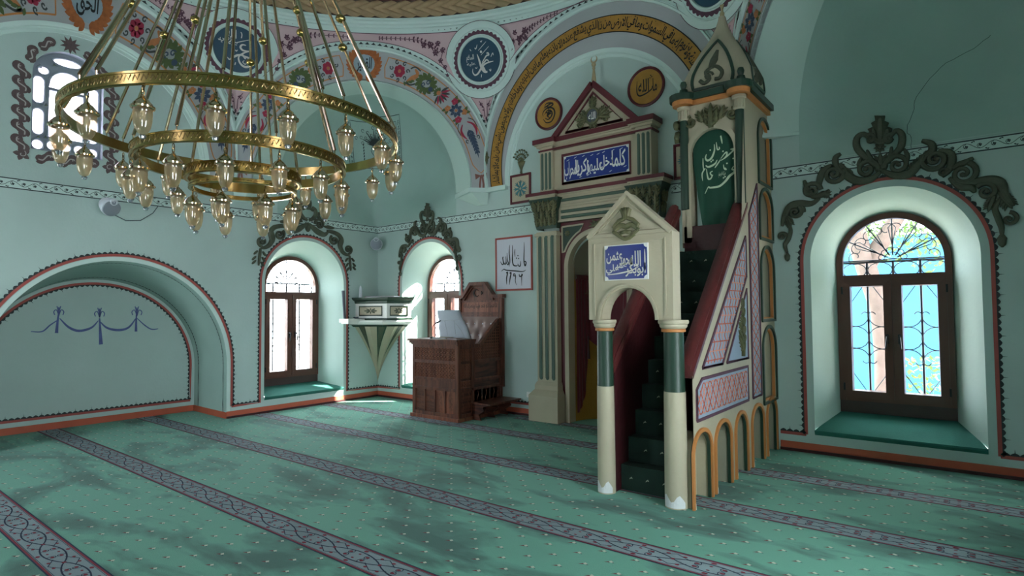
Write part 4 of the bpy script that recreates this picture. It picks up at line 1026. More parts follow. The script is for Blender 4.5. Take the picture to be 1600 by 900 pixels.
# ================================================================ WALL ORNAMENTS
def rosette(b, F, cx_, cy_, r_, w_, n=8):
    for i in range(n): b.relief([(cx_+r_*.2*cos(2*pi*i/n), cy_+r_*.2*sin(2*pi*i/n)), (cx_+r_*.6*cos(2*pi*i/n), cy_+r_*.6*sin(2*pi*i/n)), (cx_+r_*cos(2*pi*i/n), cy_+r_*sin(2*pi*i/n))], [r_*.2, r_*.55, r_*.1], F, w_, .02)
    b.lathe([(0, 0), (1, 0)], (0, 0, 0), 3) if False else b.fan(circ(cx_, cy_, r_*.25, 10), F, w_+.026)
def acanthus(b, F, x, y, a, L, W, w_, h=.03, lobes=5):
    """carved leaf: central rib and curling lobes on both sides"""
    b.relief([(x+cos(a)*L*t_, y+sin(a)*L*t_) for t_ in (0, .3, .6, .85, 1)], [W*.4, W*.5, W*.42, W*.3, W*.08], F, w_, h)
    for i in range(lobes):
        t_ = .08+.75*i/lobes; px, py = x+cos(a)*L*t_, y+sin(a)*L*t_; ll = W*(.75-.35*abs(t_-.35))
        for sg in (1, -1):
            a2 = a+sg*1.05; a3 = a+sg*.35
            b.relief([(px, py), (px+cos(a2)*ll*.5, py+sin(a2)*ll*.5), (px+cos(a2)*ll*.75+cos(a3)*ll*.35, py+sin(a2)*ll*.75+sin(a3)*ll*.35)], [W*.22, W*.26, W*.06], F, w_, h*.8)
HW_ = .012
def carved(name, F, parts, label, group=None):
    """parts: list of (kind, args) in wall coordinates"""
    R_ = root(name, F(parts['at'][0], parts['at'][1], 0), label, 'wall carving', group)
    for nm, lst in parts['el']:
        b = MB()
        for e_ in lst:
            if e_[0] == 'S':
                q = smoothp(e_[1], 4); b.relief(q, taper(len(q), *e_[2]), F, HW_, e_[3] if len(e_) > 3 else .035)
            elif e_[0] == 'C':
                q = spiral(*e_[1]); b.relief(q, [e_[2]*(1-.45*i/(len(q)-1)) for i in range(len(q))], F, HW_, .038)
                b.relief([(q[-1][0]-e_[2]*.4, q[-1][1]), (q[-1][0], q[-1][1]), (q[-1][0]+e_[2]*.4, q[-1][1])], [e_[2]*.5, e_[2]*.9, e_[2]*.5], F, HW_+.01, .035)
            elif e_[0] == 'P': b.prism(e_[1], F, 0, HW_+.018)
            elif e_[0] == 'A': acanthus(b, F, *e_[1], HW_)
            elif e_[0] == 'R': rosette(b, F, *e_[1], HW_)
            elif e_[0] == 'D':
                x, y, r_ = e_[1]; b.relief([(x, y+r_), (x, y+r_*.2), (x, y-r_), (x, y-r_*1.5)], [r_*.5, r_*1.5, r_*1.1, r_*.3], F, HW_, .035)
        # backing keeps the strands just off the wall
        b.build(nm, 'carved', R_, smooth='all')
    adopt(R_); return R_
def crest_from_trace(z):
    """z: maps traced points to wall coordinates, s: size of a traced pixel"""
    s = z.s
    p = lambda *L: [z(a, c) for a, c in L]
    C = lambda x, y, r_, t_, a0, d_, w_: ('C', (z(x, y)[0], z(x, y)[1], r_*s, t_, a0, d_), w_*s)
    palm = [('P', p((500, 95), (550, 95), (546, 118), (568, 128), (560, 145), (584, 155), (572, 180), (592, 205), (560, 222), (527, 226), (490, 222), (462, 205), (480, 180), (468, 158), (492, 148), (484, 130), (504, 118)), p((527, 222), (527, 110))), ('S', p((505, 220), (498, 180), (492, 155)), (10*s, 22*s, 10*s)), ('S', p((550, 220), (558, 180), (562, 155)), (10*s, 22*s, 10*s)), ('S', p((527, 222), (527, 160), (527, 105)), (14*s, 26*s, 14*s)),
            ('S', p((470, 215), (500, 205), (527, 218), (556, 205), (585, 215)), (10*s, 26*s, 10*s))]
    heart = [('S', p((485, 205), (450, 180), (418, 200), (420, 245), (455, 285), (490, 315), (520, 335)), (14*s, 28*s, 16*s)), C(480, 205, 22, 1.1, 2.2, -1, 18),
             ('S', p((565, 205), (600, 165), (628, 185), (625, 235), (598, 272), (565, 305), (532, 335)), (14*s, 28*s, 16*s)), C(570, 205, 22, 1.1, .9, 1, 18),
             ('R', (*z(525, 243), 22*s))]
    core = [('A', (*z(530, 365), pi/2, 85*s, 50*s)), C(466, 345, 40, 1.5, -.2, 1, 22), C(606, 325, 44, 1.5, 3.3, -1, 22),
            ('S', p((440, 290), (428, 320), (432, 345)), (8*s, 18*s, 10*s)), ('S', p((640, 250), (655, 285), (645, 320)), (8*s, 18*s, 10*s)),
            ('S', p((530, 355), (480, 392), (420, 398), (375, 375), (355, 345), (340, 320)), (14*s, 36*s, 14*s)), ('S', p((535, 350), (590, 372), (660, 365), (705, 320), (740, 285)), (14*s, 36*s, 14*s)),
            ('A', (*z(660, 350), .6, 80*s, 40*s)), ('A', (*z(400, 375), 2.6, 70*s, 40*s)), ('S', p((465, 255), (480, 290), (500, 310)), (8*s, 18*s, 8*s)), ('S', p((580, 240), (575, 280), (560, 305)), (8*s, 18*s, 8*s))]
    left = [C(310, 368, 40, 1.6, .5, -1, 22), ('S', p((343, 272), (318, 292), (322, 330), (352, 365)), (12*s, 26*s, 12*s)), ('S', p((300, 325), (262, 350), (245, 390), (240, 440)), (12*s, 30*s, 12*s)),
            C(207, 445, 36, 1.6, 0, 1, 20), ('S', p((172, 398), (185, 430), (215, 470), (255, 465), (290, 440)), (12*s, 26*s, 8*s)), ('A', (*z(240, 460), -.2, 50*s, 30*s)),
            ('S', p((245, 480), (205, 505), (150, 505), (105, 520), (80, 565), (68, 612)), (10*s, 34*s, 10*s)), C(130, 545, 28, 1.4, 1, -1, 18), ('A', (*z(85, 560), -1.2, 60*s, 34*s)),
            ('S', p((95, 590), (108, 630), (98, 670), (82, 700), (92, 735)), (10*s, 20*s, 10*s)), C(68, 660, 20, 1.2, 0, 1, 15), ('D', (*z(93, 752), 15*s)), ('S', p((175, 545), (160, 520), (130, 515)), (8*s, 20*s, 8*s))]
    right = [('S', p((722, 212), (765, 225), (770, 258), (735, 285), (728, 310)), (14*s, 30*s, 14*s)), C(782, 300, 44, 1.6, 2.6, 1, 24), ('S', p((800, 258), (850, 265), (862, 300), (850, 345), (815, 380)), (12*s, 30*s, 14*s)), C(822, 362, 18, 1.1, 0, 1, 14),
             C(915, 365, 44, 1.5, 1.2, -1, 22), ('S', p((962, 292), (930, 310), (890, 325), (865, 345)), (12*s, 24*s, 10*s)), ('S', p((850, 385), (900, 425), (950, 430), (970, 455)), (12*s, 30*s, 10*s)),
             ('S', p((880, 405), (960, 405), (1040, 395), (1090, 410), (1110, 465), (1150, 518)), (14*s, 36*s, 12*s)), C(1022, 450, 34, 1.4, 2.5, -1, 20), ('A', (*z(1085, 450), -1.1, 75*s, 44*s)), ('A', (*z(1060, 470), -1.9, 60*s, 36*s)),
             ('S', p((1085, 490), (1065, 530), (1080, 575), (1095, 620), (1095, 660)), (10*s, 22*s, 10*s)), C(1130, 578, 26, 1.2, 1.5, -1, 16), ('D', (*z(1097, 672), 20*s))]
    return {'at': z(527, 360), 'el': [('palmette', palm), ('heart_scroll', heart), ('centre_scrolls', core), ('side_scrolls', left), ('side_scrolls', right)]}
class Z:
    """trace of the right crest, re-centred on another arch"""
    def __init__(s, uc=None, vt=None, k=1.0, kv=None): s.uc, s.vt, s.k, s.kv = uc, vt, k, kv or k; s.s = (.0025)*k
    def raw(s, a, c): return atQ(1200+a/3, 150+c/3)
    def __call__(s, a, c):
        x, z_ = s.raw(a, c)
        if s.uc is None: return (x, z_)
        return (s.uc+(x-7.995)*s.k, s.vt+(z_-2.83)*s.kv)
carved('carved_crest', FQ, crest_from_trace(Z()), 'largest dark carved scrollwork crest, arching over the right window')
carved('carved_crest', FQ, crest_from_trace(Z(1.37, 2.83, .76, .86)), 'dark carved scrollwork crest with shell top over the window behind the wooden desk')
# crest over the left-wall window has its own design
def zl(a, c): return atL(395+a/7.503, 310+c/7.503)
sl = .0017
ctr = zl(640, 330)
def mir(pts): return [(2*ctr[0]-x, z_) for x, z_ in pts]
rt = lambda *L: [zl(*q) for q in L]
half = [(rt((650, 300), (700, 345), (760, 395), (830, 425), (870, 400)), (20, 60, 20)), (rt((860, 385), (930, 395), (1000, 430), (1035, 490), (1020, 560), (1040, 620), (1080, 655), (1120, 665)), (30, 50, 22)), (rt((1020, 470), (1005, 540), (1012, 600)), (18, 34, 12)),
        (rt((690, 105), (725, 140), (730, 200), (690, 245), (650, 255)), (24, 44, 20)), (rt((770, 165), (760, 210), (790, 250)), (18, 34, 16)), (rt((800, 280), (850, 240), (865, 205)), (14, 34, 20)), (rt((820, 300), (830, 230), (825, 185)), (14, 34, 20)), (rt((830, 330), (890, 340), (940, 350)), (14, 36, 20)), (rt((1125, 670), (1130, 740), (1140, 850)), (14, 26, 12))]
sp = [((775, 305), 55, 1.6, 3.2, -1, 26), ((945, 490), 50, 1.5, 2.2, 1, 26), ((1110, 600), 46, 1.5, -1.5, 1, 26)]
els = []
for mf in (False, True):
    L_ = []
    for pts, w_ in half: L_.append(('S', mir(pts) if mf else pts, tuple(q*sl for q in w_)))
    for c_, r_, tn, a0, d_, w_ in sp:
        p_ = zl(*c_)
        if mf: p_ = (2*ctr[0]-p_[0], p_[1]); a0 = pi-a0; d_ = -d_
        L_.append(('C', (p_[0], p_[1], r_*sl, tn, a0, d_), w_*sl))
    for i, (a_, c_) in enumerate(((1105, 700), (1110, 760), (1120, 810), (1150, 700), (1165, 760), (1165, 800))):
        p_ = zl(a_ if i < 3 else a_, c_); ang = -2.2 if i < 3 else -.8
        if mf: p_ = (2*ctr[0]-p_[0], p_[1]); ang = pi-ang
        L_.append(('S', [p_, (p_[0]+.05*cos(ang), p_[1]+.05*sin(ang)), (p_[0]+.085*cos(ang), p_[1]+.085*sin(ang))], (.02, .035, .01)))
    els.append(('side_scrolls', L_))
els += [('centre_leaf', [('A', (ctr[0], ctr[1]-.09, pi/2, .16, .10))]), ('top_leaf', [('A', (ctr[0], ctr[1]+.28, pi/2, .16, .13)), ('S', [(ctr[0]-.1, ctr[1]+.27), (ctr[0], ctr[1]+.32), (ctr[0]+.1, ctr[1]+.27)], (.03, .05, .03))])]
carved('carved_crest', FL, {'at': ctr, 'el': els}, 'dark carved scroll crest with leaf drops over the left wall window')

# ---- medallions on the spandrels
def medallion(k, words, label, cat='medallion'):
    al = pi/2+(k-.5)*pi/4 if False else pi/2+(k+.5)*pi/4
    n = Vector((cos(al), sin(al), 0)); t_ = Vector((sin(al), -cos(al), 0)); zc = 5.40; tilt = radians(13)
    c = Vector((CX, CY, 0))+n*4.66+Vector((0, 0, zc)); up = (Vector((0, 0, 1))*cos(tilt)-n*sin(tilt)); nr = -n*cos(tilt)-Vector((0, 0, 1))*sin(tilt)
    def F(u, v, w_): return tuple(c+t_*u*.94+up*v*.94+nr*w_)
    R_ = root('medallion', tuple(c), label, cat)
    N = 56
    def ringm(prof, nm, m, smooth='all'):
        b = MB(); b.grid([[F(r_*cos(2*pi*i/N), r_*sin(2*pi*i/N), w_) for i in range(N)] for r_, w_ in prof], True); return b.build(nm, m, R_, smooth=smooth, recalc=False)
    ringm([(.60, -.26), (.60, .015), (.585, .02), (.50, .02), (.495, .035), (.48, .035), (.475, .025), (.375, .025), (.37, .045), (.355, .05), (.345, .045), (.34, .02)], 'white_surround', 'moulding_white', True)
    b = MB(); b.fan(circ(0, 0, .345, 48), F, .022); b.build('teal_disc', 'teal_dark', R_, recalc=False)
    b = MB(); ns = 36
    for i in range(ns):
        a = 2*pi*i/ns; h_ = pi/ns
        b.flat([(.395*cos(a-h_), .395*sin(a-h_)), (.437*cos(a-h_), .437*sin(a-h_)), (.452*cos(a-h_*.5), .452*sin(a-h_*.5)), (.462*cos(a), .462*sin(a)), (.452*cos(a+h_*.5), .452*sin(a+h_*.5)), (.437*cos(a+h_), .437*sin(a+h_)), (.395*cos(a+h_), .395*sin(a+h_))], F, .028)
    b.build('leaf_wreath', 'ink_plum', R_, recalc=False)
    b = MB(); b.ribbon([(.602*cos(2*pi*i/N), .602*sin(2*pi*i/N)) for i in range(N+1)], .008, F, .018); b.build('rim_line', 'ink_plum', R_, recalc=False)
    b = MB()
    if words == 'M':
        s_ = .345/248; q = lambda L: [((x-388)*s_, (462-y)*s_) for x, y in L]
        for L, wd in (([(355, 395), (372, 450), (385, 505), (400, 560), (430, 600), (465, 605)], (.008, .036, .03)), ([(548, 495), (500, 500), (450, 512), (420, 530), (390, 560), (350, 610), (310, 625), (285, 590), (290, 550)], (.012, .03, .006)), ([(500, 505), (470, 470), (440, 490), (405, 515)], (.006, .024, .02)), ([(470, 400), (490, 398), (495, 420), (470, 425), (450, 445), (410, 495)], (.02, .024, .014)), ([(400, 515), (425, 560), (440, 600)], (.01, .03, .03)), ([(372, 358), (475, 270)], (.006, .010, .006)), ([(400, 412), (505, 325)], (.006, .010, .006)), ([(330, 322), (345, 335), (365, 290)], (.008, .014, .006)), ([(405, 255), (415, 268), (428, 250)], (.008, .012, .006)), ([(270, 330), (285, 352)], (.01, .012, .006)), ([(520, 445), (545, 405), (552, 430)], (.006, .012, .008)), ([(490, 580), (505, 600), (510, 575)], (.008, .014, .006)), ([(385, 660), (392, 625)], (.006, .012, .008)), ([(318, 540), (335, 552), (345, 535)], (.008, .012, .006))):
            p = smoothp(q(L), 5); b.ribbon(p, taper(len(p), *wd), F, .026)
        b.fan(circ((405-388)*s_, (462-375)*s_, .022, 6), F, .026)
        put_text(b, 'السلام', F, -.17, .04, .13, .12, .026, rot=.0); put_text(b, 'عليه', F, -.16, -.05, .15, .06, .026)
    elif words == 'O':
        s_ = .345/310; q = lambda L: [((x-550)*s_, (480-y)*s_) for x, y in L]
        for L, wd in (([(655, 405), (610, 405), (585, 440), (610, 475), (660, 480), (715, 470)], (.012, .03, .008)), ([(715, 472), (640, 505), (590, 545), (545, 560), (490, 600), (450, 632), (425, 605)], (.008, .032, .008)), ([(590, 545), (640, 555), (700, 570), (745, 610), (730, 665), (650, 695), (590, 660), (565, 600), (575, 560)], (.02, .034, .016)), ([(615, 540), (640, 565), (655, 590)], (.02, .034, .01)), ([(545, 405), (550, 385), (705, 320)], (.008, .012, .006)), ([(585, 240), (600, 270), (595, 320)], (.008, .012, .014)), ([(640, 610), (620, 635), (650, 660), (665, 645)], (.008, .012, .006)), ([(520, 490), (535, 505), (550, 485)], (.008, .014, .006)), ([(305, 385), (320, 398), (330, 375)], (.008, .012, .006)), ([(520, 695), (530, 655)], (.006, .012, .008))):
            p = smoothp(q(L), 5); b.ribbon(p, taper(len(p), *wd), F, .026)
        put_text(b, 'الله', F, -.09, .22, .14, .13, .026); put_text(b, 'رضي', F, -.17, .12, .16, .12, .026); put_text(b, 'عنه', F, -.07, .08, .12, .07, .026)
    else: put_text(b, words, F, 0, 0, .42, .30, .026)
    b.build('silver_lettering', 'ink_white', R_, recalc=False)
    adopt(R_); return R_
medallion(0, 'M', 'dark teal lettered medallion in the spandrel left of the mihrab arch')
medallion(1, 'O', 'dark teal lettered medallion behind the chandelier rods at the upper left')
medallion(7, 'ابوبكر', 'cut-off medallion at the top edge above the pulpit spire')

# ---- small pink triangles under the medallions
for k in (0, 1, 7):
    al = pi/2+(k+.5)*pi/4; F0, P0 = side(k); F1_, P1_ = side((k+1) % 8)
    b, c = MB(), MB()
    for (P_, sg, T_) in ((P0, -1, 'A' if k % 2 == 0 else 'B'), (P1_, 1, 'A' if (k+1) % 2 == 0 else 'B')):
        C_ = CIR[T_]
        pts = [(sg*HS, 4.62), (sg*HS, 4.86)]+[(sg*(HS-.05*i), 4.86+.006*i) for i in range(1, 7)]
        c.ribbon([(sg*(HS-.02), 4.60), (sg*(HS-.03), 4.74), (sg*(HS-.10), 4.83)], .012, P_, .014); c.ribbon(spiral(sg*(HS-.07), 4.78, .03, 1.2, 0, sg, 10), .010, P_, .014)
        for i in range(4): c.flat(leafp(sg*(HS-.06), 4.70+.03*i, 1.2*i, .04, .02), P_, .0145)
        c.flat(leafp(sg*HS, 4.54, pi/2, .07, .03), P_, .014)
    c.build('pendant_painting', 'ink_plum', archbands[k], recalc=False)

# ---- framed pieces and roundels on the mihrab wall
def plaque(name, F, poly_o, inset, m_frame, m_in, label, cat, th=.025):
    R_ = root(name, F(*poly_o[0], 0), label, cat)
    cx_ = sum(p[0] for p in poly_o)/len(poly_o); cy_ = sum(p[1] for p in poly_o)/len(poly_o)
    hx = max(abs(p[0]-cx_) for p in poly_o); hy = max(abs(p[1]-cy_) for p in poly_o)
    inn = [(cx_+(p[0]-cx_)*(1-inset/hx), cy_+(p[1]-cy_)*(1-inset/hy)) for p in poly_o]; o2, i2 = poly_o+[poly_o[0]], inn+[inn[0]]
    mid = [((a[0]+c_[0])/2, (a[1]+c_[1])/2) for a, c_ in zip(o2, i2)]
    b = MB(); b.grid([[F(*p, .0) for p in o2], [F(*p, th*.8) for p in o2], [F(*p, th) for p in mid], [F(*p, th*.55) for p in i2]]); b.build('frame', m_frame, R_, recalc=False)
    b = MB(); b.fan(inn, F, th*.5) if len(inn) > 8 else b.flat(inn, F, th*.5); b.build('panel', m_in, R_, recalc=False)
    return R_, cx_, cy_, hx, hy, th*.5+.002
rect = lambda x0, x1, z0, z1: [(x0, z0), (x1, z0), (x1, z1), (x0, z1)]
R_, cx_, cy_, hx, hy, w0 = plaque('calligraphy_board', FQ, rect(2.85, 3.557, 1.85, 2.67), .028, 'band_red', 'paper', 'white board with black lettering and date in a red frame beside the mihrab', 'sign')
b = MB(); s_ = .0068/7.5*8.05
zz = lambda L: [(2.85+(x-85)/530*.707, 2.67-((y-(120-(x-85)*.135))/735)*.82) for x, y in L]
for L, wd in (([(505, 155), (505, 250), (500, 400), (515, 470), (530, 430), (515, 410), (500, 430)], (.006, .022, .008)), ([(455, 410), (450, 470), (430, 480), (410, 450)], (.006, .02, .008)), ([(410, 470), (390, 480), (350, 470), (335, 400), (340, 300), (335, 200)], (.01, .022, .006)), ([(300, 200), (290, 300), (300, 420), (285, 500)], (.006, .02, .006)), ([(258, 310), (262, 400), (280, 460), (262, 470), (240, 420)], (.006, .02, .008)), ([(240, 360), (245, 430), (230, 470), (205, 440), (195, 390)], (.008, .02, .008)), ([(210, 375), (195, 380), (205, 460), (185, 475), (160, 435)], (.008, .02, .006)), ([(375, 250), (370, 300), (375, 360)], (.006, .016, .006)), ([(525, 525), (480, 550), (380, 550), (250, 550), (210, 540), (175, 570)], (.006, .018, .008)), ([(245, 590), (265, 580), (250, 660), (250, 745)], (.02, .024, .006)), ([(295, 590), (315, 580), (300, 660), (290, 745)], (.02, .024, .006)), ([(380, 600), (355, 590), (355, 620), (380, 615), (375, 680), (390, 740)], (.014, .018, .006)), ([(430, 590), (440, 620), (475, 600), (468, 590), (465, 660), (465, 740)], (.014, .02, .006))):
    p = smoothp(zz(L), 5); b.ribbon(p, taper(len(p), *wd), FQ, w0)
for x, y in ((395, 375), (425, 378), (415, 340)): b.fan(circ(*zz([(x, y)])[0], .011, 8), FQ, w0)
b.build('lettering', 'ink_black', R_, recalc=False); adopt(R_)
for (cx0, cz0, r_, txt, lab) in ((3.877, 4.405, .235, 'T', 'left ochre roundel with knotted black monogram in a maroon rim'), (5.405, 4.43, .258, 'ماشاءالله', 'right ochre roundel with black script in a maroon rim')):
    R_, cx_, cy_, hx, hy, w0 = plaque('roundel', FQ, circ(cx0, cz0, r_, 40), .035, 'maroon', 'gold_paint', lab, 'roundel', .035)
    b = MB()
    if txt == 'T':
        for tn in ([(-.09, -.02), (-.10, .03), (-.05, .08), (.04, .085), (.10, .04), (.105, -.04), (.05, -.12), (-.04, -.12), (-.09, -.06)], [(-.07, 0), (-.02, .05), (.05, .03), (.06, -.03), (0, -.08), (-.06, -.05)], [(-.07, .12), (-.03, .16), (.05, .15), (.08, .12), (.02, .10), (-.06, .12)], [(-.03, -.03), (.02, .0), (.04, .06)], [(-.05, .03), (.01, .01), (.05, -.01)], [(.0, .10), (.01, .04), (-.02, -.02), (.02, -.06)], [(-.08, .10), (0, .13), (.08, .15)]):
            p = smoothp([(cx0+x, cz0+y) for x, y in tn], 5); b.ribbon(p, taper(len(p), .006, .024, .008), FQ, w0)
    else:
        put_text(b, 'الله', FQ, cx0-.03, cz0+.02, .15, .17, w0); put_text(b, 'ما', FQ, cx0+.125, cz0+.0, .06, .17, w0)
        p = smoothp([(cx0-.12, cz0+.10), (cx0-.125, cz0-.04), (cx0-.09, cz0-.10), (cx0, cz0-.09), (cx0+.08, cz0-.05), (cx0+.09, cz0-.01)], 5); b.ribbon(p, taper(len(p), .006, .02, .008), FQ, w0)
        for x, y in ((.06, .10), (.085, .11), (.072, .13)): b.fan(circ(cx0+x, cz0+y, .009, 6), FQ, w0)
    b.build('lettering', 'ink_black', R_, recalc=False); adopt(R_)
for x0, x1, lab in ((3.155, 3.54, 'small maroon-framed panel with turquoise snowflake flower left of the mihrab'), (5.76, 6.12, 'small maroon-framed panel half hidden by the pulpit tower')):
    R_, cx_, cy_, hx, hy, w0 = plaque('flower_panel', FQ, rect(x0, x1, 3.16, 3.605), .035, 'maroon', 'cream', lab, 'plaque')
    b = MB()
    for i in range(8):
        a = i*pi/4; b.relief([(cx_+.02*cos(a), cy_+.02*sin(a)), (cx_+.07*cos(a), cy_+.07*sin(a)), (cx_+.13*cos(a), cy_+.13*sin(a))], [.02, .03, .008], FQ, w0, .012)
        for q in (-1, 1): b.relief([(cx_+.07*cos(a), cy_+.07*sin(a)), (cx_+.10*cos(a)+.035*cos(a+q*1.1), cy_+.10*sin(a)+.035*sin(a+q*1.1))], [.02, .008], FQ, w0, .010)
    b.build('flower', 'turquoise', R_, smooth='all'); adopt(R_)
R_ = root('vase_carving', FQ(3.365, 3.62, 0), 'small gilt vase of berries carving above the snowflake panel', 'wall carving'); b = MB()
b.relief([(3.365, 3.61), (3.365, 3.66), (3.365, 3.70), (3.365, 3.76), (3.365, 3.79)], [.03, .02, .05, .12, .14], FQ, 0, .04); b.build('vase', 'carved_gold', R_, smooth='all'); b = MB()
for i in range(24):
    a = .5+2.1*(i % 8)/7; d_ = .05+.055*(i//8); x, z_ = 3.365+cos(a)*d_*.95, 3.78+sin(a)*d_*1.15
    b.lathe([(0, -.016), (.011, -.010), (.016, 0), (.011, .010), (0, .016)], (x, -.025, z_), 7); b.relief([(3.365, 3.78), (x, z_)], [.010, .008], FQ, 0, .015)
b.build('berries', 'carved_gold', R_, smooth='all'); adopt(R_)
# bracket finial between the arches
R_ = root('gilt_boss', FQ(2.70, 3.95, 0), 'tiny gilt baroque boss on the pier between two painted arches', 'wall carving'); b = MB()
for a in range(4): b.relief([(2.72, 3.95), (2.72+.03*cos(a*pi/2), 3.95+.05*sin(a*pi/2)), (2.72+.05*cos(a*pi/2), 3.95+.10*sin(a*pi/2))], [.03, .045, .015], FQ, .05, .03)
b.build('boss', 'carved_gold', R_, smooth='all'); adopt(R_)
# sockets
b = MB(); b.prism(rect(3.43, 3.51, .27, .35), FQ, 0, .012); b.fan(circ(3.47, .31, .025, 12), FQ, .0125); o = b.build('wall_socket', 'sock_white'); shift(o, (3.47, 0, .31)); tag(o, 'white wall socket low beside the mihrab plinth', 'socket')

# ---- loudspeakers
def speaker(loc, face, lab, cable=None):
    R_ = root('wall_speaker', loc, lab, 'speaker')
    q = Vector(face).normalized().to_track_quat('Z', 'Y'); 
    def build(nm, prof, m, c=(0, 0, 0), n=24):
        b = MB(); b.lathe(prof, c, n); b.v = [tuple(q @ Vector(v)) for v in b.v]; o = b.build(nm, m, R_, smooth=True); return o
    build('body', [(0, -.12), (.05, -.115), (.085, -.08), (.105, 0), (.11, .06), (.105, .075), (0, .078)], 'speaker_grey')
    build('woofer_grille', [(.098, .076), (.098, .09), (.07, .097), (0, .1)], 'grille_grey')
    o = build('tweeter', [(.045, 0), (.045, .03), (.03, .036), (.022, .02), (0, .03)], 'speaker_grey'); o.location = q @ Vector((0, .085, .065))
    n_ = Vector((1, 0, 0)) if loc[0] < .3 and loc[1] < -.5 else Vector((1, -1, 0)).normalized()
    b = MB(); b.tube([q @ Vector((0, 0, -.1)), -n_*.13+Vector((0, 0, -.02)), -n_*.16+Vector((0, 0, -.02))], [.018, .018, .04], 10); b.build('bracket', 'black_metal', R_, smooth=True)
    if cable:
        b = MB(); b.tube([Vector(p)-Vector(loc) for p in cable], .005, 5); b.build('cable', 'speaker_dark', R_)
speaker((.17, -4.36, 2.90), (1, .15, -.55), 'grey wall speaker under the painted frieze above the recess', [(.01, -4.25, 2.82), (.01, -4.12, 2.76), (.01, -3.95, 2.78), (.01, -3.80, 2.90), (.01, -3.74, 3.0)])
speaker((.14, -.14, 2.78), (1, -1, -.2), 'grey wall speaker in the corner above the corner pulpit')

# ================================================================ MIHRAB
MX = 4.70
mih = root('mihrab', (MX, -.1, 0), 'tall cream and maroon prayer niche with gabled top and red curtain', 'mihrab')
def bxo(nm, m, x0, x1, y0, y1, z0, z1, par, bev=0):
    b = MB(); b.box(x0, x1, y0, y1, z0, z1); o = b.build(nm, m, par)
    if bev:
        md = o.modifiers.new('b', 'BEVEL'); md.width = bev; md.segments = 2
    return o
def steps(b, x0, x1, yf, prof):
    """stack of slabs: (z0, z1, outset)"""
    for z0, z1, e in prof: b.box(x0-e, x1+e, yf-e, .0, z0, z1)
YF = -.16
# side walls of the front: body between the plinths, with the arched opening
OP = (MX, .46, 0.0, 2.14, .46)
b = MB(); F_ = FQy(YF+.06); wall_sheet(b, F_, 4.10, 5.30, 0, 2.80, [OP], 30)
b.build('maroon_face', 'maroon', mih, recalc=False)
b = MB()
pa = archpath(MX, .485, 0, 2.14, .485, 30); b.ribbon(pa, .065, F_, .0, .022); b.build('arch_moulding', 'cream', mih)
b = MB(); b.ribbon(archpath(MX, .458, 0, 2.14, .458, 30), .022, F_, .02, .012); b.build('arch_bead', 'cream', mih)
# cream line along the niche edge + jamb depth
b = MB(); A = archpath(MX, .455, 0, 2.14, .455, 30); b.strip([F_(*p, 0) for p in A], [F_(*p, -.14) for p in A]); b.build('jamb', 'cream', mih, recalc=False)
# niche: half cylinder and hood
b = MB(); na = 28; rows = []
ang = [pi*i/na for i in range(na+1)]
for z in (0, .5, 1.0, 1.5, 2.14): rows.append([(MX-.455*cos(a), .04+.455*sin(a), z) for a in ang])
b.grid(rows[:]); b.build('niche_wall', 'ochre', mih, smooth='all', recalc=False)
b = MB(); rows = []
for j in range(10):
    t_ = pi/2*j/9; rows.append([(MX-.455*cos(t_)*cos(a), .04+.455*cos(t_)*sin(a), 2.14+.455*sin(t_)) for a in ang])
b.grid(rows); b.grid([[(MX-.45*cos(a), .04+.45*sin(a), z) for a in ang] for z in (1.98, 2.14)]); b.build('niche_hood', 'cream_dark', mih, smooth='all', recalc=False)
b = MB(); b.grid([[(MX-r_*cos(a), .04+r_*sin(a), z) for a in ang] for r_, z in ((.45, 1.96), (.415, 1.97), (.405, 2.0), (.42, 2.04), (.45, 2.05))]); b.build('curtain_pelmet', 'rail_maroon', mih, smooth=True, recalc=False)
b = MB(); b.box(4.16, 5.24, .60, .66, 0, 2.8); b.box(4.16, 4.2, 0.001, .62, 0, 2.8); b.box(5.2, 5.24, .001, .62, 0, 2.8); b.box(4.16, 5.24, .001, .62, 2.72, 2.8); b.build('niche_light_seal', 'plaster', mih)  # unseen shell added behind the niche to stop sky light leaking in
# painted scroll in the hood
b = MB(); FH = lambda u, v, w_: (MX-(.44-w_)*cos(u), .04+(.44-w_)*sin(u), v)
for sg in (-1, 1):
    for cx_, cz, r_, t_ in ((1.57, 2.16, .22, 1.5), (1.35, 2.30, .12, 1.2), (1.2, 2.12, .14, 1.3)):
        u0 = 1.57+sg*(1.57-cx_)-sg*.12; p = [(u0+(x-u0), cz+(y-cz)*.42) for x, y in spiral(u0, cz, r_, t_, 1+sg, sg, 16)]; b.ribbon(p, .03, FH, .002)
        for i in range(6): b.flat(leafp(u0+r_*cos(i)*.9, cz+r_*sin(i)*.4, i+.6, .07, .03), FH, .003)
b.build('hood_painting', 'ink_black', mih, recalc=False)
# spandrel triangles
for sg in (-1, 1):
    b, c, d_ = MB(), MB(), MB()
    X = lambda x: MX+sg*(MX-x) if sg > 0 else x
    tri = [(4.15, 2.715), (4.50, 2.725)] + [(MX-.56*cos(a), 2.14+.56*sin(a)) for a in [radians(62-38*i/6) for i in range(7)]] + [(4.15, 2.35)]
    tri = [(X(x), z) for x, z in tri]
    b.ribbon(tri+[tri[0]], .022, F_, .002, .012); c.fan(tri, F_, .004)
    rosette(d_, F_, X(4.235), 2.62, .045, .006)
    sf_ = b.build('spandrel_frame', 'cream', mih); c.build('spandrel_green', 'dark_green', sf_, recalc=False); d_.build('gilt_rosette', 'carved_gold', sf_, smooth='all')

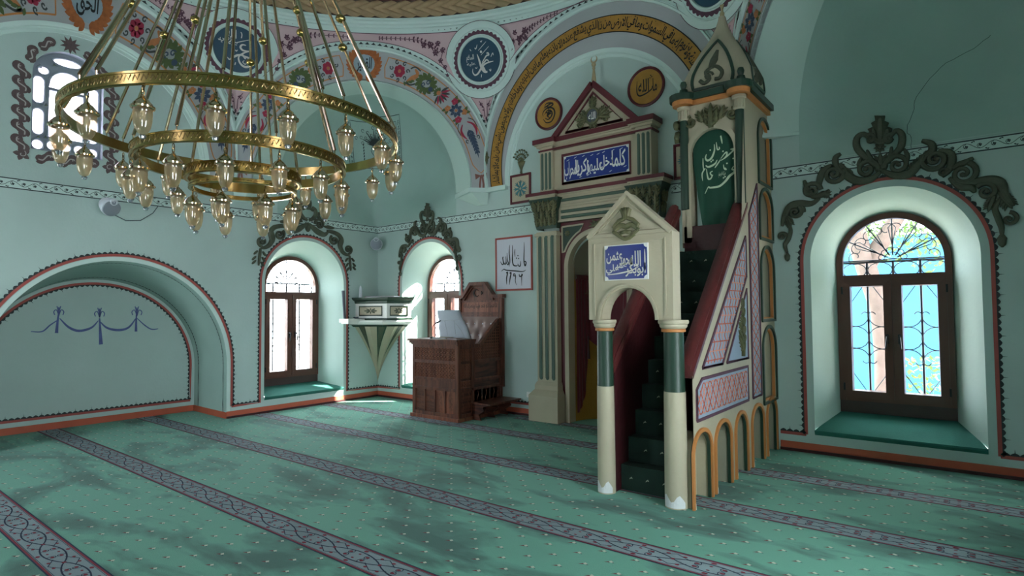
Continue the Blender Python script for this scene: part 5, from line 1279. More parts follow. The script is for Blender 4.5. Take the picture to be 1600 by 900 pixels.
d_ = MB()
for i in range(8):
    a = pi*i/7; acanthus(d_, F_, MX, 2.685, a, .12 if i not in (3, 4) else .07, .05, .002, .016, 2)
d_.build('gilt_palmette', 'carved_gold', mih, smooth='all')
# pilasters
for sg in (-1, 1):
    x0, x1 = (3.77, 4.11) if sg < 0 else (2*MX-4.11, 2*MX-3.77)
    b = MB(); b.box(x0, x1, YF-.04, 0, .50, 2.66); b.box(x0-.02, x1+.02, YF-.06, 0, 2.60, 2.64)
    o = b.build('pilaster', 'cream', mih)
    b = MB(); fw = (x1-x0)/3
    for i in range(3):
        xc = x0+.065+(x1-x0-.13)*i/2
        # recessed flute: dark half-round groove let into the face between raised fillets
        b.grid([[FQ(xc-.027*cos(t_), z, -(YF-.04)+.011-.008*sin(t_)) for t_ in [pi*j/6 for j in range(7)]] for z in (.60, .63, 2.55, 2.58)])
        b.fan(circ(xc, 2.58, .027, 12), FQy(YF-.04), .003); b.fan(circ(xc, .60, .027, 12), FQy(YF-.04), .003)
    b.build('flute', 'flute_green', o, smooth='all', recalc=False)
    b = MB(); b.box(x0-.015, x1+.015, YF-.055, 0, 2.618, 2.634); b.build('collar', 'dark_green', o)
    # plinth
    b = MB(); e = .095
    for (z0, e0), (z1, e1) in zip(((0, e), (.36, e), (.42, .05), (.44, .03), (.50, .03), (.54, .012)), ((.36, e), (.42, .05), (.44, .03), (.50, .03), (.54, .012), (.55, 0))):
        b.add([(x, y, z0) for x, y in ((x0-e0, 0), (x0-e0, YF-.04-e0), (x1+e0*.6, YF-.04-e0), (x1+e0*.6, 0))]+[(x, y, z1) for x, y in ((x0-e1, 0), (x0-e1, YF-.04-e1), (x1+e1*.6, YF-.04-e1), (x1+e1*.6, 0))], [(0, 1, 5, 4), (1, 2, 6, 5), (2, 3, 7, 6)])
    b.add([(x0-e, 0, 0), (x0-e, YF-.04-e, 0), (x1+e*.6, YF-.04-e, 0), (x1+e*.6, 0, 0)], [(0, 1, 2, 3)]); b.build('plinth', 'cream', mih)
    # capital of carved leaves
    xc = (x0+x1)/2; b = MB(); rows = []
    for z, e in ((2.70, .0), (2.76, .015), (2.95, .02), (3.06, .06), (3.12, .085)):
        rows.append([(x0-e, 0, z), (x0-e, YF-.03-e, z), (x1+e, YF-.03-e, z), (x1+e, 0, z)])
    b.grid(rows); 
    cp = b.build('capital', 'dark_green', mih); b = MB()
    Fc = FQy(YF-.045)
    for row, (z, h_, n_) in enumerate(((2.74, .13, 5), (2.84, .15, 4), (2.95, .15, 5))):
        for i in range(n_):
            x = x0+(x1-x0)*(i+.5)/n_+(x0+(x1-x0)*(i+.5)/n_-xc)*(.05+.12*row); acanthus(b, lambda u, v, w_: Fc(u, v, w_+(v-2.74)*.16), x, z, pi/2, h_, .085, .0, .03, 3)
    for q in (-1, 1):
        p = spiral(xc+q*.16, 3.03, .045, 1.5, 0, q, 14); b.relief(p, .022, Fc, .06, .03)
    rosette(b, Fc, xc, 3.03, .045, .055)
    Fs = lambda u, v, w_: (x0-w_-(v-2.74)*.16-.0 if sg < 0 else x1+w_+(v-2.74)*.16, u, v)
    for y in (-.05, -.13):
        for z in (2.76, 2.9): acanthus(b, Fs, y, z, pi/2, .14, .08, .0, .025, 3)
    b.build('acanthus_leaves', 'carved_gold', cp, smooth='all')
# reeded frieze between capitals
b = MB(); b.box(4.12, 5.28, YF, 0, 2.775, 3.14); b.build('frieze_block', 'cream', mih)
for z in (2.84, 2.92, 3.0, 3.08):
    b = MB(); b.grid([[(x, YF-.001+(.012 if False else -.022*sin(t_)), z+.022*cos(t_)) for x in (4.18, 5.22)] for t_ in [pi*j/6 for j in range(7)]]); b.build('reed', 'flute_green' if z in (2.92, 3.08, 2.84) else 'cream', mih, smooth='all')
b = MB(); b.box(4.12, 5.28, YF-.02, 0, 2.775, 2.80); b.build('fillet', 'cream', mih)
# cornices
def cornice(z0, x0, x1, brk, nm='cornice', hgt=.09):
    b, c = MB(), MB()
    for e, za, zb, L in ((.02, z0, z0+.03, c), (.045, z0+.03, z0+.045, c), (.06, z0+.045, z0+hgt, b)):
        L.box(4.0, 5.4, YF-e, 0, za, zb)
        for sg in (-1, 1):
            xa, xb = (x0, brk) if sg < 0 else (2*MX-brk, x1); L.box(xa-e, xb+e*.8, YF-.06-e, 0, za, zb)
    c.build(nm+'_bed', 'cream', mih); b.build(nm, 'maroon', mih)
cornice(3.125, 3.70, 2*MX-3.70, 4.11, 'lower_cornice')
# attic
b = MB(); b.box(3.87, 5.54, YF, 0, 3.21, 3.86); b.build('attic', 'cream', mih)
for sg in (-1, 1):
    x0, x1 = (3.85, 4.06) if sg < 0 else (2*MX-4.06, 2*MX-3.85)
    b = MB(); b.box(x0, x1, YF-.045, 0, 3.22, 3.86); o = b.build('attic_pilaster', 'cream', mih); b = MB()
    for i in range(3):
        xc = x0+.04+(x1-x0-.08)*i/2; b.grid([[FQ(xc-.021*cos(t_), z, -(YF-.045)+.012*sin(t_)) for t_ in [pi*j/6 for j in range(7)]] for z in (3.27, 3.76)])
        b.fan(circ(xc, 3.76, .021, 10), FQy(YF-.045), .003); b.fan(circ(xc, 3.27, .021, 10), FQy(YF-.045), .003)
    b.build('flute', 'flute_green', o, smooth='all', recalc=False)
b = MB(); b.box(3.83, 5.57, YF-.055, 0, 3.80, 3.825); b.build('attic_line', 'maroon', mih)
cornice(3.86, 3.83, 5.57, 4.09, 'upper_cornice', .11)
# pediment
FP = FQy(YF+.03)
b = MB(); ap = (MX+.01, 4.60); tri = [(4.05, 3.965), (5.37, 3.965), ap]; b.prism(tri, FP, -.12, .03); b.build('pediment', 'cream', mih)
b = MB()
for a_, c_ in (((4.05, 3.95), ap), (ap, (5.37, 3.95))):
    b.ribbon([a_, c_], .075, FP, .0, .075)
b.build('raking_cornice', 'maroon', mih)
it = [(4.27, 4.015), (5.14, 4.015), (MX+.01, 4.475)]; b = MB(); b.ribbon(it+[it[0], it[1]], .035, FP, .03, .02); b.build('inner_moulding', 'maroon', mih)
b = MB(); Fp = FQy(YF); cz = 4.15
for sg in (-1, 1):
    for a_, L in ((.1, .26), (.5, .24), (.9, .2), (-.25, .22)):
        a2 = a_ if sg > 0 else pi-a_; acanthus(b, Fp, MX+.01+sg*.07, cz-.02, a2, L*.9, .07, .02, .03, 4)
    b.relief(spiral(MX+.01+sg*.20, 4.075, .05, 1.4, 0, sg, 12), .022, Fp, .02, .03)
acanthus(b, Fp, MX+.01, cz+.1, pi/2, .18, .11, .02, .035, 4); acanthus(b, Fp, MX+.01, cz-.06, -pi/2+.4, .12, .07, .02, .03, 3); acanthus(b, Fp, MX+.01, cz-.06, -pi/2-.4, .12, .07, .02, .03, 3)
b.relief([(MX+.01+.095*cos(t_), cz+.105*sin(t_)) for t_ in [2*pi*i/24 for i in range(25)]], .035, Fp, .03, .03); b.build('gable_carving', 'carved_gold', mih, smooth='all')
b = MB(); b.fan(circ(MX+.01, cz, .085, 20, .095), Fp, .045); o = b.build('oval_plate', 'speaker_dark', mih, recalc=False)
b = MB(); put_text(b, 'الله', Fp, MX+.01, cz, .11, .10, .048); b.build('lettering', 'white_paint', o, recalc=False)
# finial with crescent
b = MB(); b.lathe([(0, 4.58), (.03, 4.58), (.032, 4.66), (.022, 4.74), (.016, 4.80), (.024, 4.82), (.014, 4.835), (.026, 4.85), (.032, 4.87), (.024, 4.89), (.012, 4.90)], (MX+.01, YF+.02, 0), 14)
b.relief([(MX+.01+.045*cos(t_), 4.945+.045*sin(t_)) for t_ in [radians(125+290*i/16) for i in range(17)]], [.006+.020*sin(pi*i/16) for i in range(17)], FQy(YF+.03), 0, .014); b.build('crescent_finial', 'pale_gold', mih, smooth=True)
# blue panel
b = MB(); b.ribbon(rect(4.212, 5.245, 3.305, 3.70)+[(4.212, 3.305), (5.245, 3.305)], .035, Fp, .0, .03); b.build('panel_frame', 'maroon', mih)
b = MB(); b.flat(rect(4.228, 5.23, 3.32, 3.685), Fp, .006); pw = b.build('panel_white', 'white_paint', mih, recalc=False)
def notched(x0, x1, z0, z1, n_): 
    return [(x0+n_, z0), (x1-n_, z0)]+arcpts(x1, z0, n_, pi, pi/2, 4)[1:]+[(x1, z1-n_)]+arcpts(x1, z1, n_, 1.5*pi, pi, 4)[1:]+[(x0+n_, z1)]+arcpts(x0, z1, n_, 2*pi, 1.5*pi, 4)[1:]+[(x0, z0+n_)]+arcpts(x0, z0, n_, pi/2, 0, 4)[1:]
b = MB(); b.fan(notched(4.24, 5.218, 3.333, 3.672, .03), Fp, .009); b.build('panel_blue', 'blue_tile', pw, recalc=False)
b = MB()
def T_(s_, x, z, W, H, rot=0): put_text(b, s_, Fp, x, z, W, H, .012, rot=rot)
T_('كلما', 5.08, 3.525, .20, .22); T_('دخل', 4.90, 3.50, .20, .20); T_('عليها', 4.725, 3.47, .24, .21); T_('زكريا', 4.53, 3.49, .22, .24); T_('المحراب', 4.355, 3.475, .22, .25)
for x, z in ((4.30, 3.62), (4.42, 3.64), (4.55, 3.64), (4.62, 3.37), (4.68, 3.63), (4.78, 3.63), (4.86, 3.64), (4.96, 3.37), (5.0, 3.64), (5.12, 3.64), (5.17, 3.40), (4.50, 3.36)):
    b.ribbon([(x-.022, z-.006), (x, z), (x+.022, z+.010)], [.004, .009, .004], Fp, .012)
b.build('panel_lettering', 'white_paint', pw, recalc=False)
# curtain inside the niche
cur = root('curtain', (MX, .3, 0), 'crimson velvet curtain gathered in swags inside the prayer niche', 'curtain')
b = MB(); na = 110; rows = [[], [], [], [], [], [], [], []]
def low(u):     # lower edge along the niche, u 0 left .. 1 right
    if u < .13: return .12+2.2*u*u*8
    if u < .17: return .42+(u-.13)/.04*.72
    if u < .50: return 1.14-.13*sin(pi*(u-.17)/.33)
    if u < .78:
        return 1.14-.13*sin(pi*(u-.50)/.28)
    if u < .83: return 1.10-(u-.78)/.05*.5
    return .60-.4*(u-.83)/.17
for i in range(na+1):
    u = i/na; a = pi*u; zl_ = low(u)
    for j in range(8):
        t_ = j/7; z = 1.99*(1-t_)+zl_*t_
        fold = .012*sin(u*70)*(1.3 if u < .17 or u > .78 else 1-.3*t_)+ (.014*sin(26*(z+.25*(u-.5)**2*4)) if .16 < u < .8 and z < 1.7 else 0)
        r_ = .425-abs(fold)*1.2-(.03*sin(pi*t_) if .2 < u < .8 else 0); rows[j].append((MX-r_*cos(a), .04+r_*sin(a), z))
b.grid(rows); b.build('curtain_cloth', 'curtain', cur, smooth='all', recalc=False)
b = MB()
for u in (.15, .80):
    a = pi*u; b.tube([(MX-.385*cos(a), .04+.385*sin(a), 1.18), (MX-.38*cos(a), .04+.38*sin(a), 1.0), (MX-.38*cos(a), .04+.38*sin(a), .86)], [.012, .016, .026], 8)
b.build('tassel', 'maroon_dark', cur, smooth=True)
b = MB(); put_text(b, 'كلما دخل عليها زكريا المحراب', lambda u, v, w_: (MX-.395*cos(u), .04+.395*sin(u), v), 1.0, 1.80, 1.3, .07, 0); b.build('gold_lettering', 'carved_gold', cur, recalc=False)
adopt(cur); adopt(mih)

# ================================================================ MINBAR
XM0, XM1 = 6.06, 6.90
mb_ = root('minbar', (6.5, -1.2, 0), 'tall cream stepped pulpit with maroon handrails, green columns and spired tower', 'pulpit')
FW = lambda u, v, w_: (XM1+w_, u, v)          # right flank, u = y
W9 = lambda u, v: atL(u, v, XM1)
# columns of the gate
for xc, r_ in ((6.145, .072), (6.765, .085)):
    b = MB(); yc = -2.50
    b.lathe([(0, 0), (r_*1.06, 0), (r_*1.05, .3), (r_, .9), (0, .9)], (xc, yc, 0), 24); o = b.build('column', 'cream', mb_, smooth=True)
    b = MB(); b.lathe([(r_*1.0, .895), (r_*.97, .9), (r_*.92, 1.37), (r_*.9, 1.375)], (xc, yc, 0), 24); b.build('green_shaft', 'dark_green', o, smooth=True)
    b = MB(); b.lathe([(r_*.95, 1.368), (r_*1.12, 1.372), (r_*1.12, 1.392), (r_*1.0, 1.396)], (xc, yc, 0), 24); b.build('orange_bead', 'orange', o, smooth=True)
    b = MB(); b.lathe([(r_*1.0, 1.392), (r_*1.15, 1.40), (r_*1.28, 1.415), (r_*1.28, 1.43), (r_*1.38, 1.436), (r_*1.42, 1.45), (r_*1.38, 1.465), (0, 1.466)], (xc, yc, 0), 24); b.build('capital', 'cream', o, smooth=True)
    b = MB(); rows = []
    for j in range(5):
        rows.append([(xc+r_*1.09*cos(a), yc+r_*1.09*sin(a), .01+(.07+.03*sin(a*5))*j/4) for a in [-2.4+2.0*i/8 for i in range(9)]])
    b.grid(rows); b.build('plaster_chip', 'plaster_chip', o, recalc=False)
# gate head with gable
GY = -2.58
Fg = FQy(GY+.0)
head = [(6.04, 1.466), (6.165, 1.466)]+[(6.405-.24*cos(pi*i/20), 1.466+.265*sin(pi*i/20)) for i in range(21)]+[(6.645, 1.466), (6.80, 1.466), (6.80, 2.17), (6.42, 2.52), (6.04, 2.17)]
b = MB(); b.prism(head, Fg, -.15, 0); gh = b.build('gate_head', 'cream', mb_)
b = MB(); b.ribbon(arcpts(6.405, 1.47, .262, pi, 0, 24, .287), .02, Fg, 0, .014); b.ribbon([(6.10, 1.50), (6.10, 2.12), (6.74, 2.12), (6.74, 1.50)], .014, Fg, 0, .008)
b.ribbon([(6.045, 2.165), (6.42, 2.515), (6.795, 2.165)], .04, Fg, 0, .022); b.ribbon([(6.06, 2.175), (6.78, 2.175)], .028, Fg, 0, .016); b.ribbon([(6.13, 2.205), (6.42, 2.44), (6.71, 2.205), (6.13, 2.205)], .014, Fg, 0, .010)
b.build('gate_moulding', 'cream', gh)
b = MB(); gx = 6.405
b.relief(smoothp([(gx-.105, 2.215), (gx-.05, 2.25), (gx, 2.238), (gx+.05, 2.25), (gx+.105, 2.215)], 4), .045, Fg, 0, .03); b.relief(smoothp([(gx-.11, 2.20), (gx-.06, 2.165), (gx, 2.135), (gx+.06, 2.165), (gx+.11, 2.20)], 4), .036, Fg, 0, .03)
for sg in (-1, 1): b.relief(smoothp([(gx+sg*.115, 2.235), (gx+sg*.06, 2.29), (gx+sg*.015, 2.31), (gx+sg*.03, 2.37), (gx+sg*.04, 2.385)], 4), .035, Fg, 0, .03); b.relief(spiral(gx+sg*.108, 2.205, .014, 1, 0, sg, 8), .016, Fg, .01, .03)
b.relief([(gx, 2.30), (gx, 2.36), (gx, 2.395)], [.05, .045, .03], Fg, 0, .035); b.relief([(gx-.05, 2.185), (gx, 2.195), (gx+.05, 2.185)], .04, Fg, 0, .025); b.build('gable_ornament', 'carved_gold', gh, smooth='all')
b = MB(); b.prism(rect(6.205, 6.60, 1.795, 2.09), Fg, 0, .012); pl = b.build('blue_plaque', 'white_paint', gh)
b = MB(); b.fan(notched(6.213, 6.592, 1.803, 2.082, .028), Fg, .014); b.build('plaque_field', 'blue_tile', pl, recalc=False)
b = MB(); T2 = lambda s_, x, z, W, H: put_text(b, s_, Fg, x, z, W, H, .0165)
T2('الله', 6.49, 1.965, .10, .13); T2('محمد', 6.405, 1.955, .12, .08); T2('عثمن', 6.30, 1.985, .15, .10); T2('ابوبكر', 6.49, 1.875, .18, .11); T2('علي', 6.28, 1.885, .12, .09); T2('عمر', 6.36, 1.905, .10, .06)
p = smoothp([(6.24, 1.845), (6.33, 1.85), (6.45, 1.87), (6.52, 1.90)], 5); b.ribbon(p, taper(len(p), .004, .012, .004), Fg, .0165)
p = smoothp([(6.575, 2.04), (6.575, 1.93), (6.573, 1.86)], 5); b.ribbon(p, taper(len(p), .006, .012, .004), Fg, .0165)
b.build('plaque_lettering', 'ink_white', pl, recalc=False)
# flank wall with five low arches, upper niches; sloping top
AR = [(-2.235, .17), (-1.83, .16), (-1.44, .15), (-1.06, .15), (-.66, .15)]
a5 = [W9(*p) for p in ((1077, 785), (1112, 770), (1118, 765), (1143, 745), (1150, 740), (1168, 725), (1173, 722), (1196, 705), (1200, 703), (1222, 695))]
AR = [((a5[2*i][0]+a5[2*i+1][0])/2, abs(a5[2*i+1][0]-a5[2*i][0])/2-.015) for i in range(5)]
AR = [(max(y, -2.30) if i == 0 else y, min(h_, .185)) for i, (y, h_) in enumerate(AR)]
AR[-1] = (-.24, .17)
rl = lambda y: 1.02+(y+2.47)*1.02           # height of the sloping parapet
b = MB()
def topW(y): return rl(y) if y < -.97 else 3.72
wall_sheet(b, FW, -2.47, -.97, 0, topW, [(y, h_, 0, .40, .16) for y, h_ in AR if y < -1.1], 14)
NI = [(.575, 1.34), (1.44, 2.20), (2.31, 2.83), (2.91, 3.60)]
NY, NH = -.27, .235
la = [a for a in AR if a[0] > -1.1]
wall_sheet(b, FW, -.97, -.02, 0, .56, [(y, h_, 0, .40, .16) for y, h_ in la], 14)
zprev = .56
for z0, z1 in NI:
    wall_sheet(b, FW, -.97, -.02, zprev, (z1+ (.045)), [(NY, NH, z0, z1-.22, .22)], 16); zprev = z1+.045
b.quad(FW(-.97, zprev, 0), FW(-.02, zprev, 0), FW(-.02, 3.72, 0), FW(-.97, 3.72, 0))
fl_ = b.build('flank_wall', 'cream', mb_, recalc=False)
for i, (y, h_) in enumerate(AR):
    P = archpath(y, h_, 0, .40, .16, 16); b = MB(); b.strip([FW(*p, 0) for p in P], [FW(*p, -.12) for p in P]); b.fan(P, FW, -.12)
    b.build('arch_recess', 'cream' if i == 0 else 'cream_dark', mb_, recalc=False)  # bright first arch and dim interiors of the others put into the colour
    b = MB(); b.ribbon(archpath(y, h_+.022, 0, .40, .182, 18), .032, FW, 0, .018); b.build('arch_trim_orange', 'orange', mb_, smooth=True)
    b = MB(); b.ribbon(archpath(y, h_-.004, 0, .40, .156, 18), .016, FW, -.02, .024); b.build('arch_trim_green', 'dark_green', mb_, smooth=True)
    b = MB(); b.add([FW(y-h_-.035, 0, .003), FW(y-h_-.0, 0, .02), FW(y-h_-.005, .05, .02), FW(y-h_-.03, .09, .003)], [(0, 1, 2, 3)]); b.build('plaster_chip', 'plaster_chip', mb_, recalc=False)
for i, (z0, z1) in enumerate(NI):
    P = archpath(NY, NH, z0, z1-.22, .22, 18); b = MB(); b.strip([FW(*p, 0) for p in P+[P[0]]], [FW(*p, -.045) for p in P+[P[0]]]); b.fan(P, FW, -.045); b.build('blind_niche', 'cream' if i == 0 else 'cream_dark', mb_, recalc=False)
    b = MB(); b.ribbon(archpath(NY, NH+.018, z0-.018, z1-.22, .238, 20)+[(NY-NH-.018, z0-.018), (NY-NH-.018, z0+.03)], .032, FW, 0, .018); b.build('niche_trim_green', 'dark_green', mb_, smooth=True)
    b = MB(); b.ribbon(archpath(NY, NH-.014, z0+.012, z1-.22, .206, 20)+[(NY-NH+.014, z0+.012), (NY-NH+.014, z0+.04)], .020, FW, -.03, .028); b.build('niche_trim_orange', 'orange', mb_, smooth=True)
# inner faces, left flank and the stair
b = MB()
for x0, x1 in ((XM1-.14, XM1-.126), (XM0+.03, XM0+.15)):
    b.prism([(-2.45, 0), (-.97, 0), (-.97, rl(-.97)), (-2.45, rl(-2.45))], lambda u, v, w_: (w_, u, v), x0, x1-.002)
b.build('parapet_core', 'maroon_dark', mb_)
b = MB(); b.prism([(-2.47, 0), (-.0, 0), (-.0, 2.2), (-.97, 2.2), (-.97, rl(-.97)), (-2.47, rl(-2.47))], lambda u, v, w_: (w_, u, v), XM0+.0, XM0+.03); b.build('left_flank', 'cream', mb_)
for xc in (XM1-.07, XM0+.075):
    b = MB(); pr = [(-.075, -.03), (-.075, .0), (-.05, .012), (-.05, .03), (-.02, .045), (.02, .045), (.05, .03), (.05, .012), (.075, 0), (.075, -.03)]
    ends = [(-2.46, rl(-2.46)+.02), (-.93, rl(-.93)+.02)]
    b.grid([[(xc+p[0], y, z+p[1]*1.5) for p in pr+[pr[0]]] for y, z in ends])
    for y, z in ends: b.add([(xc+p[0], y, z+p[1]*1.5) for p in pr], [tuple(range(len(pr)))])
    # darker skirt of the rail
    b.add([(xc-.07, ends[0][0], ends[0][1]-.12), (xc-.07, ends[1][0], ends[1][1]-.12), (xc-.07, ends[1][0], ends[1][1]-.04), (xc-.07, ends[0][0], ends[0][1]-.04)], [(0, 1, 2, 3)])
    b.build('handrail', 'rail_maroon', mb_, smooth=True)
for i in range(10):
    y0 = -2.36+.142*i; b = MB(); b.box(XM0+.15, XM1-.14, y0, -.95, .0+.215*i, .215*(i+1)-.001); b.build('step', 'carpet_stair', mb_)
b = MB()
for i in range(10):
    y0 = -2.36+.142*i
    for k in range(3):
        x = XM0+.24+.15*k+(.07 if i % 2 else 0); z = .215*i+.11
        b.add([(x-.014, y0-.002, z-.012), (x+.004, y0-.002, z), (x-.004, y0-.002, z+.006)], [(0, 1, 2)]); b.add([(x, y0-.002, z), (x+.018, y0-.002, z-.004), (x+.006, y0-.002, z+.014)], [(0, 1, 2)])
b.build('step_motifs', 'motif_cream', mb_, recalc=False, kind='stuff')
# interlace panels on the flank
def strap(nm, poly, cx0, cx1, cz0, cz1, cell, m_bg='wreath_field'):
    b = MB(); b.fan(poly, FW, .003); pn = b.build(nm, m_bg, mb_, recalc=False)
    b = MB(); b.ribbon(poly+[poly[0], poly[1]], .024, FW, .0, .012); b.build('panel_border', 'ink_plum', pn, smooth=True)
    return pn
mat('strap_pink', (206, 140, 120), .7); mat('panel_lilac', (150, 164, 182), .75, var=.1)
def inside(p, poly):
    c = False; n = len(poly)
    for i in range(n):
        a, d = poly[i], poly[(i+1) % n]
        if (a[1] > p[1]) != (d[1] > p[1]) and p[0] < (d[0]-a[0])*(p[1]-a[1])/(d[1]-a[1])+a[0]: c = not c
    return c
def shrink(poly, d):
    cx_ = sum(p[0] for p in poly)/len(poly); cy_ = sum(p[1] for p in poly)/len(poly)
    return [(cx_+(x-cx_)*(1-d/max(.05, abs(x-cx_)+.03)), cy_+(y-cy_)*(1-d/max(.05, abs(y-cy_)+.03))) for x, y in poly]
def lattice(poly, cell, mode, par):
    """interlaced strapwork: diagonal net with loops, or stepped square net"""
    b, c = MB(), MB(); ins = shrink(poly, .03); x0 = min(p[0] for p in ins); x1 = max(p[0] for p in ins); z0 = min(p[1] for p in ins); z1 = max(p[1] for p in ins)
    def run(pts, mb, w_=.011, h0=.004):
        cur_ = []
        for p in pts:
            if inside(p, ins): cur_.append(p)
            else:
                if len(cur_) > 1: mb.relief(cur_, w_, FW, h0, .012)
                cur_ = []
        if len(cur_) > 1: mb.relief(cur_, w_, FW, h0, .012)
    if mode == 'wave':
        horizontal = (x1-x0) > (z1-z0); L = (x1-x0) if horizontal else (z1-z0); H = (z1-z0) if horizontal else (x1-x0); m_ = (z0+z1)/2 if horizontal else (x0+x1)/2; s0 = x0 if horizontal else z0
        nl = 3 if horizontal else 2
        for k in range(nl*2):
            ph = pi*k/nl; pts = []
            for i in range(int(L/.012)+1):
                s_ = s0+i*.012; t_ = (2*abs(((s_/cell+ph/(2*pi)) % 1)-.5)*2-1); t_ = max(-.93, min(.93, t_*1.12)); d_ = m_+t_*H*.47
                pts.append((s_, d_) if horizontal else (d_, s_))
            run(pts, b if k % 2 else c)
    else:
        n = 0; z = z0+.02
        while z < z1:
            run([(x0+i*.015, z+(.0)) for i in range(int((x1-x0)/.015))], b if n % 2 else c); z += cell; n += 1
        x = x0+.02; n = 0
        while x < x1:
            run([(x+(.018*sin(i*.6) if mode == 'loop' else 0), z0+i*.012) for i in range(int((z1-z0)/.012))], c if n % 2 else b); x += cell; n += 1
    if b.v: b.build('strapwork', 'strap_pink', par, smooth='all')
    if c.v: c.build('strapwork', 'orange_red', par, smooth='all')
lo = [W9(1078, 651), W9(1078, 611), W9(1089, 597), W9(1170, 570), W9(1170, 622)]
lo = [(-2.40, .665), (-2.40, .91), (-2.28, .985), (-1.05, .99), (-1.05, .665)]
pn = strap('strap_panel', lo, 0, 0, 0, 0, 0, 'panel_lilac'); lattice(lo, .42, 'wave', pn)
lo = [(-.90, .665), (-.60, .665), (-.60, 2.86), (-.90, 2.50)]
pn = strap('strap_panel', lo, 0, 0, 0, 0, 0, 'panel_lilac'); lattice(lo, .34, 'wave', pn)
lo = [(-2.26, 1.07), (-1.78, 1.07), (-1.03, 1.87), (-1.03, 2.26)]
pn = strap('strap_panel', lo, 0, 0, 0, 0, 0, 'panel_lilac'); lattice(lo, .075, 'loop', pn)
lo = [(-1.66, 1.07), (-1.03, 1.07), (-1.03, 1.74)]
pn = strap('leaf_panel', lo, 0, 0, 0, 0, 0, 'panel_lilac'); b = MB()
for t_, a in ((.05, 2.2), (.05, 1.2), (.2, 2.3), (.2, .7), (.36, 2.3), (.36, .8), (.52, 2.2), (.52, .9), (.7, 1.9), (.7, 1.1), (.86, 1.5)):
    x, z = -1.20+.02*t_, 1.12+.52*t_; acanthus(b, FW, x, z, a, .13-.05*t_+(.05 if a > 2 and t_ < .4 else 0), .07, .003, .025, 3)
b.relief([(-1.22, 1.10), (-1.19, 1.35), (-1.17, 1.64)], [.03, .025, .01], FW, .003, .03); b.build('leaf_carving', 'carved_gold', pn, smooth='all')
# ---- tower
TX0, TX1, TY = 6.24, XM1, -.97
Ft = FQy(TY)
b = MB(); wall_sheet(b, Ft, TX0, TX1, 2.25, 3.72, [(6.575, .235, 2.25, 3.16, .265)], 22); 
Ft2 = FQy(TY+.12); wall_sheet(b, Ft2, TX0, TX1, 2.25, 3.72, [(6.575, .235, 2.25, 3.16, .265)], 22)
P = archpath(6.575, .235, 2.25, 3.16, .265, 22); b.strip([Ft(*p, 0) for p in P], [Ft2(*p, 0) for p in P]); b.build('tower_front', 'cream', mb_, recalc=False, smooth=True)
b = MB(); b.ribbon(archpath(6.575, .25, 2.3, 3.16, .28, 24), .05, Ft, 0, .022); b.build('arch_roll', 'cream', mb_, smooth=True)
# left flank of the tower with its arch, inner right face, back arch
FTl = lambda u, v, w_: (TX0+w_, u, v)
b = MB(); wall_sheet(b, FTl, TY, -.02, 2.2, 3.72, [(-.48, .26, 2.2, 3.1, .26)], 18); FTl2 = lambda u, v, w_: (TX0+.08+w_, u, v); wall_sheet(b, FTl2, TY, -.02, 2.2, 3.72, [(-.48, .26, 2.2, 3.1, .26)], 18); P = archpath(-.48, .26, 2.2, 3.1, .26, 18); b.strip([FTl(*p, 0) for p in P], [FTl2(*p, 0) for p in P]); b.build('tower_left', 'cream', mb_, recalc=False)
b = MB(); b.box(XM1-.10, XM1-.075, TY+.1, -.02, 2.1, 3.72); b.build('tower_inner_face', 'cream', mb_)
bxo('tower_floor', 'maroon_dark', TX0, XM1-.08, TY+.02, -.02, 2.10, 2.16, mb_)
bxo('tower_threshold', 'maroon_dark', TX0+.02, XM1-.1, TY-.0, TY+.06, 2.14, 2.42, mb_)
# corner posts
for xc, side_ in ((TX0+.045, -1), (TX1-.04, 1)):
    b = MB(); b.lathe([(.045, 2.60), (.045, 3.55)], (xc, TY-.012, 0), 14); b.lathe([(0, 2.60), (.045, 2.60)], (xc, TY-.012, 0), 14); b.build('corner_post', 'dark_green', mb_, smooth=True)
    b = MB(); b.lathe([(.048, 3.545), (.056, 3.56), (.056, 3.65), (.07, 3.665), (.07, 3.69)], (xc, TY-.012, 0), 14)
    for i in range(7): b.tube([(xc+.058*cos(-.2-2.8*i/6), TY-.012+.058*sin(-.2-2.8*i/6), 3.56), (xc+.058*cos(-.2-2.8*i/6), TY-.012+.058*sin(-.2-2.8*i/6), 3.65)], .007, 5)
    b.build('post_capital', 'cream', mb_, smooth=True)
for nm, m_, e, z0, z1 in (('tower_cornice_orange', 'orange', .035, 3.70, 3.745), ('tower_cornice_green', 'dark_green', .07, 3.745, 3.81)):
    b = MB(); b.box(TX0-e*.7, TX1+e, TY-e, 0, z0, z1)
    for xc in (TX0+.045, TX1-.04): b.lathe([(0, z0), (.08+e*.8, z0), (.085+e*.8, z1), (0, z1)], (xc, TY-.012-.02, 0), 18)
    b.build(nm, m_, mb_)
for xc in (TX0+.03, TX1-.03):
    b = MB(); b.lathe([(0, 3.81), (.035, 3.81), (.04, 3.83), (.048, 3.86), (.04, 3.90), (.022, 3.91), (.03, 3.93), (.036, 3.955), (.026, 3.985), (0, 3.99)], (xc, TY+.03, 0), 14); b.build('ball_finial', 'dark_green', mb_, smooth=True)
